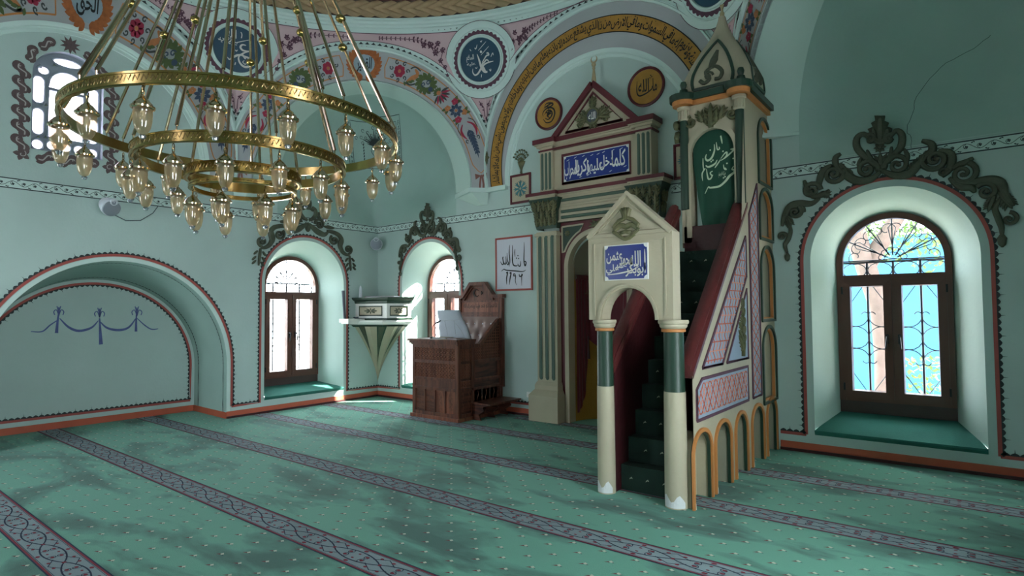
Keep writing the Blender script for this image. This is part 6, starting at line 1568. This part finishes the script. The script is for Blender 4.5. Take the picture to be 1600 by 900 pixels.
# ogee spire, four flat faces
scx, scy = (TX0+TX1)/2, TY+.42
prof = [(.33, 3.81), (.345, 3.90), (.33, 4.05), (.27, 4.20), (.19, 4.36), (.11, 4.50), (.06, 4.62), (.035, 4.72), (.03, 4.76), (0, 4.77)]
b = MB(); n8 = 8; rows = []
for r_, z in prof:
    row = []
    for k in range(4):
        a = pi/4+k*pi/2
        for d_ in (-.16, .16): row.append((scx+r_*1.3*cos(a+d_), scy+r_*1.3*sin(a+d_), z))
    rows.append(row)
b.grid(rows, True); sp_ = b.build('spire', 'cream', mb_, smooth=True)
def Fsp(u, v, w_):        # front face of the spire
    for (r0, z0), (r1, z1) in zip(prof, prof[1:]):
        if z0 <= v <= z1 or (z1 == 4.77): t_ = (v-z0)/(z1-z0); r_ = r0+(r1-r0)*t_; break
    return (scx+u, scy-r_*1.3*cos(pi/4-.16)-w_, v)
for tf in (0, 1):
    Fx = Fsp if tf == 0 else (lambda u, v, w_: (lambda q: (scx-(q[1]-scy), scy+(q[0]-scx), q[2]))(Fsp(u, v, w_)))
    b = MB(); lf = [(-.20, 3.88), (-.215, 3.98), (-.18, 4.12), (-.11, 4.28), (0, 4.45)]; q = smoothp(lf, 4); q = q+[(-x, z) for x, z in reversed(q[:-1])]; b.ribbon(q+[q[0], q[1]], .03, Fx, .002, .012); b.build('spire_line', 'dark_green', sp_, smooth=True)
    b = MB(); b.relief(smoothp([(-.13, 3.97), (-.08, 3.93), (-.03, 3.97), (-.07, 4.05), (.02, 4.10), (.10, 4.02), (.08, 3.95), (.03, 3.95)], 4), .04, Fx, .0, .025); b.relief([(-.02, 4.08), (.0, 4.18), (.02, 4.30)], [.06, .09, .03], Fx, 0, .025); b.relief(spiral(-.04, 4.0, .05, 1.2, 0, 1, 12), .025, Fx, 0, .025); b.build('spire_carving', 'carved', sp_, smooth='all')
b = MB(); b.lathe([(0, 4.76), (.022, 4.77), (.026, 4.80), (.014, 4.82), (.012, 4.86), (0, 4.87)], (scx, scy, 0), 12)
for a in (-.6, 0, .6): b.tube([(scx, scy, 4.84), (scx+.03*sin(a), scy, 4.90)], .008, 5)
b.build('spire_tip', 'pale_gold', sp_, smooth=True)
# carved acanthus over the tower arch
b = MB()
for sg in (-1, 1):
    cx_ = 6.575
    b.relief(spiral(cx_+sg*.215, 3.52, .065, 1.5, pi/2, -sg, 18), [.034]*19 if False else .030, Ft, .01, .035); b.relief(smoothp([(cx_+sg*.28, 3.50), (cx_+sg*.29, 3.42), (cx_+sg*.27, 3.33), (cx_+sg*.29, 3.28)], 4), .04, Ft, .01, .03)
    acanthus(b, Ft, cx_+sg*.09, 3.50, pi/2-sg*.35, .14, .09, .012, .03, 3); acanthus(b, Ft, cx_+sg*.05, 3.47, pi/2-sg*.1, .16, .07, .012, .03, 3)
acanthus(b, Ft, 6.575, 3.42, pi/2, .26, .13, .015, .04, 4); b.build('tower_carving', 'carved_gold', mb_, smooth='all')
b = MB(); FTs = lambda u, v, w_: (TX0-w_, u, v)
b.relief(spiral(TY-.03, 3.50, .06, 1.3, 0, 1, 12), .03, FTs, .0, .05); b.relief([(TY-.02, 3.44), (TY-.05, 3.38), (TY-.03, 3.32)], .035, FTs, 0, .05); b.build('tower_side_carving', 'carved_gold', mb_, smooth='all')
adopt(mb_)
# banner
ban = root('banner', (6.60, TY-.02, 3.4), 'dark green cloth banner with pale script hanging in the pulpit tower arch', 'banner')
FBn = lambda u, v, w_: (u, TY+.05-w_+.012*sin(u*42)*(3.5-v)*.8, v)
def bx_(t_): return (6.36+.075*max(0, (3.05-t_)/.6) if t_ < 3.05 else 6.355, 6.80-.05*max(0, (3.0-t_)/.6))
b = MB(); rows = []
for j in range(19):
    z = 3.42-.058*j; x0, x1 = bx_(z); rows.append([(lambda xx, zz_: FBn(xx, zz_, 0))(x0+(x1-x0)*i/20, min(z, 3.16+.255*sqrt(max(0, 1-((x0+(x1-x0)*i/20-6.575)/.235)**2))) - (.02*(i/20) if j == 18 else 0)) for i in range(21)])
b.grid(rows); b.build('cloth', 'banner', ban, smooth='all', recalc=False)
b = MB(); s_ = .44/520
zz = lambda L: [(6.37+(x-125)*s_, 3.43-(y-75)*.00095+(x-125)*.00014) for x, y in L]
for L, wd in (([(455, 220), (465, 270), (472, 315)], (.014, .016, .004)), ([(400, 275), (405, 330), (415, 362), (438, 355), (430, 335)], (.006, .014, .008)), ([(375, 290), (375, 360), (340, 430), (290, 445), (262, 410), (275, 370)], (.006, .022, .008)), ([(605, 425), (570, 405), (610, 415), (560, 450), (500, 480), (450, 490)], (.006, .016, .008)), ([(450, 470), (500, 430), (525, 425), (520, 460), (470, 490)], (.006, .016, .006)), ([(445, 480), (405, 520), (375, 552)], (.01, .014, .004)), ([(405, 470), (380, 505), (330, 520), (290, 515), (262, 490)], (.006, .022, .01)), ([(230, 400), (230, 480), (235, 540)], (.006, .012, .006)), ([(255, 520), (230, 545), (215, 580), (220, 650)], (.016, .014, .004)), ([(272, 530), (280, 600), (295, 650), (325, 655), (350, 620)], (.006, .018, .010)), ([(350, 580), (320, 590), (335, 620), (352, 625)], (.008, .014, .006)), ([(482, 545), (490, 590), (515, 610), (500, 585)], (.006, .014, .008)), ([(600, 595), (580, 625), (610, 640), (600, 665), (550, 690), (500, 735), (420, 765), (320, 755), (290, 740), (245, 800)], (.008, .024, .006))):
    p = smoothp(zz(L), 5); b.ribbon(p, taper(len(p), *wd), FBn, .004)
for x, y in ((325, 340), (480, 400), (335, 470), (355, 460), (525, 545), (597, 512), (480, 690), (500, 683)): b.fan(circ(*zz([(x, y)])[0], .009, 6), FBn, .004)
put_text(b, 'صلى الله عليه وسلم', FBn, 6.655, 2.935, .075, .06, .004)
b.build('script', 'banner_ink', ban, recalc=False); adopt(ban)

# ================================================================ PREACHING DESK
DX0, DX1, DY0, DY1 = 2.055, 2.98, -1.0, -.03
dk = root('preaching_desk', ((DX0+DX1)/2, -.5, 0), 'carved walnut preaching desk with high crescent back beside the mihrab', 'desk')
Fd_ = FQy(DY0); Fs_ = lambda u, v, w_: (DX1+w_, u, v)
bxo('base', 'walnut_light', DX0-.03, DX1+.03, DY0-.03, DY1, 0, .05, dk, .004)
bxo('front_carcase', 'walnut_flat', DX0+.01, DX1-.01, DY0+.02, DY0+.30, .05, 1.06, dk)
bxo('side_carcase', 'walnut_flat', DX1-.035, DX1-.012, DY0+.02, DY1, .05, 1.05, dk)
bxo('side_carcase', 'walnut_flat', DX0+.01, DX0+.035, DY0+.02, DY1, .05, 1.05, dk)
bxo('floor_board', 'walnut_flat', DX0+.02, DX1-.02, DY0+.02, DY1, .05, .40, dk)
def rail(F, x0, x1, z0, z1, nm='rail', m_='walnut', w=.0, t_=.02, par=dk):
    b = MB(); b.prism(rect(x0, x1, z0, z1), F, -.022+w, w+t_*.4); return b.build(nm, m_, par)
for z0, z1 in ((.05, .10), (.415, .455), (.555, .59), (.80, .84), (1.02, 1.07)): rail(Fd_, DX0+.05, DX1-.05, z0, z1)
for x0, x1 in ((DX0, DX0+.05), (DX1-.05, DX1)): rail(Fd_, x0, x1, .05, 1.07, 'post')
def geo_panel(F, x0, x1, z0, z1, cell, back='walnut', par=dk, nm='lattice_panel'):
    """pierced hexagonal star lattice"""
    b = MB(); b.flat(rect(x0, x1, z0, z1), F, -.018); pn = b.build(nm, back, par, recalc=False); b = MB()
    nx = max(1, round((x1-x0)/cell)); nz = max(1, round((z1-z0)/(cell*.87))); cx_, cz_ = (x1-x0)/nx, (z1-z0)/nz
    for i in range(nx):
        for j in range(nz):
            ox = x0+cx_*(i+.5); oz = z0+cz_*(j+.5); 
            P_ = [(ox+cx_*.5*cos(pi/3*k), oz+cz_*.5*sin(pi/3*k)) for k in range(7)]; b.ribbon(P_, cell*.15, F, -.016, .012)
            for k in range(3): b.ribbon([(ox+cx_*.5*cos(pi/3*k+pi/6), oz+cz_*.5*sin(pi/3*k+pi/6)), (ox-cx_*.5*cos(pi/3*k+pi/6), oz-cz_*.5*sin(pi/3*k+pi/6))], cell*.09, F, -.016, .008)
    b.build('lattice', 'walnut_light', pn); return pn
geo_panel(Fd_, DX0+.05, DX1-.05, .84, 1.02, .062, 'lattice_dark'); geo_panel(Fd_, DX0+.05, DX1-.05, .59, .80, .058, 'lattice_dark')
rail(Fd_, DX0+.05, DX1-.05, .455, .555, 'drawer_board', 'walnut', -.012)
for i in range(4):
    x0 = DX0+.05+(DX1-DX0-.1)*i/4; x1 = x0+(DX1-DX0-.1)/4
    b = MB(); b.prism(rect(x0+.012, x1-.012, .10, .415), Fd_, -.018, -.012); pn = b.build('lower_panel', ('walnut_flat', 'walnut_flat', 'walnut_light', 'walnut_light')[i], dk)
    rail(Fd_, x0-.008, x0+.014, .10, .415, 'stile')
    b = MB(); xm = (x0+x1)/2
    for k in range(6): b.relief(spiral(xm+.02*(-1)**k, .15+.042*k, .016, 1, k, (-1)**k, 8), .007, Fd_, -.012, .006)
    b.relief(smoothp([(xm-.02, .13), (xm+.02, .2), (xm-.02, .27), (xm+.02, .34), (xm, .39)], 4), .006, Fd_, -.012, .006); b.build('carved_tendril', 'walnut', pn, smooth='all')
# desk top with moulded edge
b = MB()
for z0, z1, e in ((1.06, 1.08, .02), (1.08, 1.115, .04), (1.115, 1.145, .06)): b.box(DX0-e, DX1+e*.6, DY0-e, DY0+.34, z0, z1)
b.build('desk_top', 'walnut', dk)
# side panels
for z0, z1 in ((.05, .10), (.415, .45), (1.02, 1.06)): rail(Fs_, DY0+.04, DY0+.30, z0, z1)
for z0, z1 in ((.05, .10), (.415, .455), (.53, .56), (.80, .84)): rail(Fs_, DY0+.30, DY1-.05, z0, z1)
for y0, y1 in ((DY0, DY0+.045), (DY0+.275, DY0+.325)): rail(Fs_, y0, y1, .05, 1.07, 'post')
rail(Fs_, DY1-.06, DY1, .05, 1.78, 'back_post')
geo_panel(Fs_, DY0+.05, DY0+.27, .84, 1.01, .05, 'lattice_dark'); geo_panel(Fs_, DY0+.05, DY0+.27, .60, .80, .05); geo_panel(Fs_, DY0+.05, DY0+.27, .46, .56, .05, 'lattice_dark')
b = MB(); b.ribbon(rect(DY0+.055, DY0+.265, .465, .55)+[(DY0+.055, .465)], .014, Fs_, -.016, .018); b.ribbon(rect(-.655, -.12, .57, .81)+[(-.655, .57)], .02, Fs_, -.016, .02); b.build('panel_bead', 'walnut_light', dk)
b = MB(); b.prism(rect(-.64, -.13, .58, .80), Fs_, -.018, -.010); b.build('figured_panel', 'walnut_flat', dk)
for i, y in enumerate((DY0+.05, DY0+.17, -.66, -.48, -.30)):
    b = MB(); b.prism(rect(y+.01, y+(.10 if i < 2 else .16), .11, .41), Fs_, -.018, -.012); b.build('lower_panel', 'walnut_light' if i % 2 else 'walnut', dk)
    b = MB(); xm = y+(.055 if i < 2 else .085); b.relief(smoothp([(xm-.015, .13), (xm+.015, .2), (xm-.015, .27), (xm+.015, .34), (xm, .39)], 4), .012, Fs_, -.012, .008); b.build('carved_tendril', 'walnut_light', dk, smooth='all')
# sloping wing
wing = [(-.66, .84), (-.07, .84), (-.07, 1.36), (-.13, 1.37), (-.53, 1.04), (-.66, 1.03)]
b = MB(); b.prism(wing, Fs_, -.022, -.016); wg = b.build('wing', 'lattice_dark', dk)
b = MB(); b.ribbon(smoothp([(-.72, 1.055), (-.66, 1.05), (-.56, 1.05), (-.50, 1.09), (-.14, 1.39), (-.06, 1.40)], 4), .055, Fs_, -.03, .05); b.build('wing_rail', 'walnut', wg, smooth=True)
b = MB()
yy = -.63
while yy < -.09:
    zt_ = 1.02 if yy < -.53 else 1.02+(yy+.53)*.82; z = .86
    while z < zt_:
        P_ = [(yy+.022*cos(pi/3*k), z+.022*sin(pi/3*k)) for k in range(7)]; b.ribbon(P_, .006, Fs_, -.016, .010); z += .044
    yy += .044
b.build('wing_lattice', 'walnut_light', wg)
# high back
Fb_ = FQy(-.06)
bo = [(2.13, .40), (3.03, .40), (3.03, 1.76), (2.13, 1.76)]
b = MB(); b.prism([(2.13, .40), (3.03, .40), (3.03, 1.74), (2.86, 1.76), (2.69, 1.955), (2.41, 1.955), (2.24, 1.76), (2.13, 1.74)], Fb_, -.035, 0); hb = b.build('high_back', 'walnut', dk)
b = MB(); b.ribbon([(2.09, 1.775), (2.24, 1.775), (2.41, 1.975), (2.69, 1.975), (2.86, 1.775), (3.07, 1.775)], .055, Fb_, -.03, .10); b.ribbon([(2.24, 1.72), (2.425, 1.925), (2.675, 1.925), (2.86, 1.72)], .02, Fb_, 0, .03); b.build('back_cornice', 'walnut', hb)
for z0, z1 in ((1.69, 1.71), (1.505, 1.525), (1.46, 1.49)): rail(Fb_, 2.17, 2.98, z0, z1, 'back_rail', 'walnut', .01, .03, hb)
for x0, x1 in ((2.13, 2.175), (2.97, 3.03)): rail(Fb_, x0, x1, .9, 1.745, 'back_stile', 'walnut', .02, .03, hb)
b = MB(); o_ = [(2.49+.062*cos(t_), 1.83+.062*sin(t_)) for t_ in [radians(50+260*i/20) for i in range(21)]]; i_ = [(2.51+.048*cos(t_), 1.83+.048*sin(t_)) for t_ in [radians(310-260*i/20) for i in range(21)]]
b.prism(o_+i_, Fb_, 0, .012); st5 = [(2.61+(.03 if k % 2 == 0 else .012)*cos(pi+k*pi/5), 1.83+(.03 if k % 2 == 0 else .012)*sin(pi+k*pi/5)) for k in range(10)]; b.prism(st5, Fb_, 0, .012); b.build('crescent_and_star', 'lattice_dark', hb)
b = MB(); put_text(b, 'انا فتحنا لك فتحا مبينا وينصرك الله', Fb_, 2.57, 1.625, .70, .09, .006); b.build('carved_lettering', 'lattice_dark', hb, recalc=False)
b = MB(); b.prism(rect(2.18, 2.97, 1.53, 1.685), Fb_, 0, .004); b.build('letter_board', 'walnut_light', hb)
# tufted leather
b = MB(); rows = []; nx, nz = 40, 30
btn = [(2.30+.165*i, 1.35) for i in range(4)]+[(2.22+.165*i, 1.17) for i in range(5)]+[(2.30+.165*i, 1.0) for i in range(4)]
for j in range(nz+1):
    row = []
    for i in range(nx+1):
        x = 2.175+.795*i/nx; z = .80+.66*j/nz; d_ = min(hypot((x-p[0]), (z-p[1])) for p in btn); row.append(Fb_(x, z, .004+.028*(1-math.exp(-(d_/.04)**1.2))*(min(1, (x-2.17)/.03, (2.975-x)/.03) if .0 < 1 else 1)))
    rows.append(row)
b.grid(rows); b.build('tufted_leather', 'leather_brown', hb, smooth='all', recalc=False)
b = MB()
for x, z in btn: b.lathe([(0, -.004), (.011, 0), (.008, .006), (0, .008)], Fb_(x, z, .008), 8, 'y')
b.build('leather_buttons', 'leather_white', hb, smooth=True)
# side bench
b = MB(); b.box(DX1+.0, DX1+.36, -.74, -.03, .225, .25); bn = b.build('side_step', 'walnut', dk)
for y in (-.70, -.40, -.10):
    b = MB(); b.prism([(DX1, 0), (DX1+.16, 0), (DX1+.12, .08), (DX1+.22, .14), (DX1+.20, .19), (DX1+.33, .225), (DX1, .225)], lambda u, v, w_: (u, y+w_, v), -.012, .012)
    b.build('step_bracket', 'walnut_flat', bn)
adopt(dk)
# chair behind the desk
ch = root('office_chair', (2.40, -.45, .40), 'white leather high-backed chair standing behind the walnut desk', 'chair')
Fc_ = lambda u, v, w_: (u+(v-1.1)*-.30, -.42-w_*1.0+(u-2.4)*.35, v)
b = MB(); rows = []
pr = [(1.0, .23), (1.15, .23), (1.3, .215), (1.38, .19), (1.45, .175), (1.53, .17), (1.565, .155)]
for z, h_ in pr:
    rows.append([Fc_(2.37+(s_)*h_, z, .03*(1-s_*s_)+(.02 if z > 1.42 else 0)) for s_ in [-1+2*i/12 for i in range(13)]])
b.grid(rows); back = list(rows); b.grid([[(p[0], p[1]+.06, p[2]) for p in r_] for r_ in rows])
b.strip(rows[-1], [(p[0], p[1]+.06, p[2]) for p in rows[-1]])
for e_ in (0, -1): b.strip([r_[e_] for r_ in rows], [(r_[e_][0], r_[e_][1]+.06, r_[e_][2]) for r_ in rows])
b.build('backrest', 'leather_white', ch, smooth='all')
b = MB()
for L in ([(2.20, 1.40), (2.37, 1.405), (2.54, 1.41)], [(2.30, 1.40), (2.30, 1.2), (2.29, 1.0)], [(2.45, 1.40), (2.43, 1.2), (2.43, 1.0)], [(2.45, 1.38), (2.52, 1.25), (2.56, 1.1)]): b.tube([Fc_(x, z, .034*(1-((x-2.37)/.23)**2)+.002) for x, z in smoothp(L, 4)], .004, 5)
b.build('seam', 'speaker_grey', ch)
b = MB(); b.box(2.18, 2.70, -.74, -.30, .82, .92); o = b.build('seat', 'leather_white', ch); md = o.modifiers.new('b', 'BEVEL'); md.width = .03; md.segments = 3
b = MB(); b.tube([(2.44, -.5, .40), (2.44, -.5, .84)], .03, 10); b.tube([(2.2, -.5, .42), (2.68, -.5, .42)], .02, 8); b.tube([(2.44, -.74, .42), (2.44, -.26, .42)], .02, 8); b.build('pedestal', 'black_metal', ch, smooth=True)
b = MB(); b.tube([(2.72, -.72, 1.06), (2.78, -.60, 1.085), (2.80, -.45, 1.06), (2.74, -.40, .95)], [.018, .022, .022, .016], 8); b.build('armrest', 'leather_white', ch, smooth=True); adopt(ch)
# microphone and books on the desk
mc_ = root('microphone', (2.32, -.86, 1.145), 'black gooseneck microphone rising from the desk top', 'microphone')
b = MB(); b.lathe([(0, 0), (.035, 0), (.035, .02), (.012, .03), (0, .03)], (2.32, -.86, 1.145), 14); b.build('stand', 'black_metal', mc_, smooth=True)
b = MB(); b.tube([(2.32, -.86, 1.17), (2.32, -.86, 1.26), (2.335, -.86, 1.325), (2.37, -.86, 1.355), (2.40, -.86, 1.37)], .004, 6); b.build('gooseneck', 'black_metal', mc_, smooth=True)
b = MB(); b.tube([(2.40, -.86, 1.37), (2.43, -.86, 1.382), (2.50, -.86, 1.41)], [.012, .015, .008], 8); b.build('capsule', 'black_metal', mc_, smooth=True); adopt(mc_)
def book(loc, sx, sy, sz, rz, m_, lab, group=None):
    R_ = root('book', loc, lab, 'book', group); R_.rotation_euler = (0, 0, rz)
    b = MB(); b.box(-sx/2, sx/2, -sy/2, sy/2, 0, .003); b.box(-sx/2, sx/2, -sy/2, sy/2, sz-.003, sz); b.box(-sx/2, -sx/2+.004, -sy/2, sy/2, 0, sz); b.build('cover', m_, R_)
    b = MB(); b.box(-sx/2+.004, sx/2-.006, -sy/2+.006, sy/2-.006, .003, sz-.003); b.build('pages', 'paper', R_)
book((2.53, -.84, 1.146), .24, .2, .022, .1, 'book2', 'pale tan book lying on the walnut desk top beside the microphone')
book((2.82, -.87, 1.146), .22, .18, .014, -.1, 'book', 'thin brown book lying at the right end of the desk top')

# ================================================================ CORNER PULPIT
kp = root('corner_pulpit', (.05, -.05, .22), 'cream and green polygonal corner pulpit tapering to a point in the room corner', 'pulpit')
Vp = [(0, -.50), (.73, -.40), (.90, 0)]
def pring(e, z, V=Vp):
    c0 = (.35, -.2); out = []
    for i, (x, y) in enumerate(V):
        dx, dy = x-c0[0], y-c0[1]; L = hypot(dx, dy); x2, y2 = x+dx/L*e*1.2, y+dy/L*e*1.2
        if i == 0: x2 = 0; y2 = y-e*1.1
        if i == len(V)-1: y2 = 0; x2 = x+e*1.1
        out.append((x2, y2, z))
    return out
def pband(prof, nm, m_, V=Vp, cap=True):
    b = MB(); b.grid([pring(e, z, V) for e, z in prof])
    if cap:
        for e, z in (prof[0], prof[-1]): r_ = pring(e, z, V); b.add([(0, 0, z)]+r_, [(0, 1, 2), (0, 2, 3)])
    return b.build(nm, m_, kp, recalc=False)
pband([(0, 1.42), (0, 1.70)], 'body', 'white_paint'); pband([(0, 1.69), (.02, 1.705), (.02, 1.73), (.06, 1.76), (.075, 1.785), (.075, 1.80)], 'cornice', 'dark_green')
pband([(.01, 1.405), (.025, 1.41), (.025, 1.43), (0, 1.44)], 'lower_moulding', 'dark_green')
Vt = [(0, -.80), (.62, -.52), (.98, 0)] ; Vt = [(0, -.66), (.70, -.46), (.90, 0)]
pband([(-.10, 1.28), (-.07, 1.31), (-.03, 1.325)], 'green_bead', 'dark_green', Vt); pband([(-.03, 1.325), (0, 1.35), (.02, 1.37), (.02, 1.40)], 'ledge', 'white_paint', Vt)
b = MB(); b.box(0, .26, -.84, -.5, 1.365, 1.43); b.box(0, .20, -.80, -.45, 1.34, 1.365); b.build('side_shelf', 'white_paint', kp)
# decorated panels on the two faces
for (a_, c_), half_ in ((((0, -.50), (.73, -.40)), 'left'), (((.73, -.40), (.90, 0)), 'right')):
    A_ = Vector((a_[0], a_[1], 0)); C_ = Vector((c_[0], c_[1], 0)); L = (C_-A_).length; tdir = (C_-A_).normalized(); nn = Vector((tdir.y, -tdir.x, 0))
    Fk = lambda u, v, w_: tuple(A_+tdir*u+nn*w_+Vector((0, 0, v)))
    b = MB(); m0 = L*.14; b.ribbon(rect(m0, L-m0, 1.485, 1.64)+[(m0, 1.485), (L-m0, 1.485)], .022, Fk, .0, .016); fr_ = b.build('panel_frame', 'dark_green', kp)
    b = MB(); b.flat(rect(m0, L-m0, 1.485, 1.64), Fk, .004); b.build('panel_field', 'cream', fr_, recalc=False)
    b = MB()
    for i in range(8):
        a = i*pi/4; rx, rz = L*.20, .05; b.relief([(L/2+.02*cos(a), 1.5625+.012*sin(a)), (L/2+rx*.6*cos(a), 1.5625+rz*.7*sin(a)), (L/2+rx*cos(a), 1.5625+rz*sin(a))], [.012, .026, .012], Fk, .005, .012)
    b.build('panel_flower', 'carved', fr_, smooth='all')
# concave cone to the point, with recessed green darts
b = MB(); rows = []
def cone(t_):            # t 0 top .. 1 tip
    k_ = (1-t_)**1.55; return k_
Vc = [(0, -.52), (.40, -.50), (.76, -.24), (.78, 0)]
zs = [1.29-1.05*i/16 for i in range(17)]
def conept(V, i_, t_, off=0):
    x, y = V[i_]; k_ = cone(t_); return (x*k_+.004, y*k_-.004, 1.29-1.05*t_)
b.grid([[conept(Vc, i, t_) for i in range(len(Vc))] for t_ in [j/16 for j in range(17)]]); b.build('tapering_bracket', 'cream', kp, recalc=False)
b, c = MB(), MB()
for i in range(3):
    tm = (.55, .72, .55)[i]
    A_ = [Vector(conept(Vc, i, t_)).lerp(Vector(conept(Vc, i+1, t_)), .28) for t_ in [tm*j/10 for j in range(11)]]
    B_ = [Vector(conept(Vc, i, tm*j/10)).lerp(Vector(conept(Vc, i+1, tm*j/10)), .28+.40*(1-(j/10)**1.3)) for j in range(11)]
    out_ = Vector((1, -1, 0)).normalized()*.004
    b.strip([p+out_ for p in A_], [p+out_ for p in B_])
    A2 = [p.lerp(q, .18) for p, q in zip(A_, B_)][:-2]; B2 = [p.lerp(q, .82) for p, q in zip(A_, B_)][:-2]; c.strip([p+out_*1.8 for p in A2], [p+out_*1.8 for p in B2])
    d_ = MB()
b.build('green_dart', 'dark_green', kp, recalc=False); c.build('dart_field', 'carved', kp, recalc=False)
adopt(kp)
book((.30, -.30, 1.80), .30, .22, .022, .5, 'book3', 'closed red book on top of the corner pulpit'); book((.62, -.22, 1.80), .26, .2, .02, .3, 'book2', 'closed cream book at the right end of the corner pulpit top')
b = MB(); b.lathe([(0, 0), (.03, 0), (.028, .03), (.03, .05), (.025, .07), (.029, .09), (.024, .12), (.027, .15), (.02, .18), (.01, .21), (0, .215)], (.06, -.44, 1.80), 14); o = b.build('candle_holder', 'speaker_grey', smooth=True); shift(o, (.06, -.44, 1.80)); tag(o, 'small patterned metal holder standing on the left end of the corner pulpit', 'holder')
b = MB(); b.tube([(.06, -.77, 1.432), (.055, -.78, 1.6), (.04, -.79, 1.92)], [.022, .022, .028], 10); o = b.build('dark_staff', 'speaker_dark', smooth=True); shift(o, (.06, -.7, 1.43)); tag(o, 'short dark rod leaning on the white side shelf of the corner pulpit', 'rod')
b = MB(); b.tube([(.12, -.60, 1.445), (.16, -.56, 1.455), (.2, -.6, 1.445), (.17, -.64, 1.45), (.12, -.62, 1.45)], .012, 6); o = b.build('prayer_beads', 'speaker_dark', smooth=True); shift(o, (.15, -.6, 1.43)); tag(o, 'dark coil of beads on the white side shelf of the corner pulpit', 'beads')

# ================================================================ CHANDELIER
cc = Vector((4.62, -4.90, 0))
chd = root('chandelier', (cc.x, cc.y, 2.80), 'large three-ringed brass chandelier with glass bell lamps on long rods', 'chandelier')
def cring(R_, z0, z1, nm='ring'):
    b = MB(); N = 72; t_ = .022
    prof = [(R_, z0), (R_+.006, z0+.002), (R_+.006, z0+.012), (R_+.001, z0+.014), (R_+.001, z1-.014), (R_+.006, z1-.012), (R_+.006, z1), (R_, z1+.001), (R_-t_, z1), (R_-t_, z0)]
    b.grid([[(cc.x+r_*cos(2*pi*i/N), cc.y+r_*sin(2*pi*i/N), z) for i in range(N)] for r_, z in prof+[prof[0]]], True); o = b.build(nm, 'brass', chd, smooth=True)
    # embossed scroll band
    b = MB(); n = int(R_*2*pi/.05)
    for i in range(n):
        a = 2*pi*i/n; Fr = lambda u, v, w_: (cc.x+(R_+w_)*cos(a+u/R_), cc.y+(R_+w_)*sin(a+u/R_), v); zm = (z0+z1)/2; hh = (z1-z0)*.26
        b.relief([(-.022, zm-hh), (-.008, zm+hh*.9), (.006, zm-hh*.6), (.02, zm+hh)], .008, Fr, .001, .004)
    b.build('embossing', 'brass_dark', o, smooth='all', kind='stuff')
cring(1.06, 2.765, 2.835); cring(.685, 2.565, 2.635); cring(.375, 2.465, 2.535); cring(.345, 2.40, 2.43)
def lamp(a, R_, z, first=[None]):
    x, y = cc.x+(R_-.008)*cos(a), cc.y+(R_-.008)*sin(a)
    if first[0] is None:
        b = MB(); b.lathe([(0, -.062), (.010, -.064), (.016, -.075), (.030, -.085), (.036, -.095), (.046, -.105), (.052, -.118), (.060, -.122), (.058, -.132), (.050, -.136), (.046, -.130), (0, -.128)], n=20); cap = b.build('pendant_lamp', 'brass_pol', chd, smooth=True)
        b = MB(); b.lathe([(.045, -.130), (.047, -.16), (.045, -.20), (.038, -.235), (.024, -.262), (.010, -.270), (0, -.270)], n=18); b.build('glass_bell', 'lamp_glass', cap, smooth='all', recalc=False)
        b = MB(); b.lathe([(0, -.268), (.012, -.270), (.017, -.280), (.013, -.292), (0, -.296)], n=10)
        for k in range(5): b.lathe([(0, -.008), (.007, 0), (0, .008)], (.014*cos(k*1.257), .014*sin(k*1.257), -.278), 6)
        b.build('crystal_tip', 'crystal', cap, smooth=True)
        b = MB(); 
        for k in range(2): b.tube([(.008*cos(t_)*(1-k), .008*cos(t_)*k, -.012-.022*k*1.0+.018*sin(t_)-.012) for t_ in [2*pi*i/10 for i in range(10)]], .0028, 5, closed=True)
        b.tube([(0, 0, -.055), (0, 0, -.064)], .005, 6); b.build('hook_chain', 'brass_dark', cap, smooth=True)
        b = MB(); b.lathe([(0, -.135), (.012, -.14), (.016, -.17), (.010, -.20), (0, -.205)], n=10); b.build('bulb', 'white_paint', cap, smooth=True)
        first[0] = cap; cap.location = (x, y, z); return
    c = first[0].copy(); COL.objects.link(c); c.parent = chd; c.location = (x, y, z); c.rotation_euler = (0, 0, a)
    for g in first[0].children:
        d = g.copy(); COL.objects.link(d); d.parent = c
for i in range(18): lamp(radians(5+20*i), 1.06, 2.765)
for i in range(14): lamp(radians(-36+25.71*i), .685, 2.565)
for i in range(8): lamp(radians(-50+45*i), .345, 2.40)
hub = Vector((cc.x, cc.y, 5.0))
def rod(a, R_, z0, ballf=None, hr=.06):
    p0 = Vector((cc.x+R_*cos(a), cc.y+R_*sin(a), z0)); p1 = hub+Vector((hr*cos(a), hr*sin(a), 0)); b = MB(); b.tube([p0+Vector((0, 0, .03)), p1], .0105, 8)
    b.tube([p0, p0+Vector((0, 0, .03))], .005, 6); o = b.build('rod', 'brass_pol', chd, smooth=True)
    if ballf:
        c_ = p0.lerp(p1, ballf); b = MB(); b.lathe([(0, -.030), (.017, -.027), (.031, -.015), (.036, 0), (.031, .015), (.017, .027), (0, .030)], tuple(c_), 14); b.build('ball_joint', 'brass', o, smooth=True)
for a in (-79, -40, -4, 33, 72, 110, 150, -155, -118): rod(radians(a), 1.055, 2.835, .36)
for a in (-71, -33, 4, 41, -147): rod(radians(a), 1.055, 2.835, None)
for a in (-96, -60, -12, 29, 80, 135, -150): rod(radians(a), .68, 2.635, .44, .04)
for a in (-45, 45, 135, 225): rod(radians(a), .36, 2.535, None, .02)
b = MB(); b.lathe([(0, 4.94), (.05, 4.95), (.08, 4.98), (.085, 5.02), (.06, 5.06), (.03, 5.10), (.012, 5.14), (.012, 10.05), (.05, 10.08), (0, 10.1)], (cc.x, cc.y, 0), 18); b.build('hub', 'brass_pol', chd, smooth=True)
adopt(chd)
for r_ in WORLDROOTS: adopt(r_)
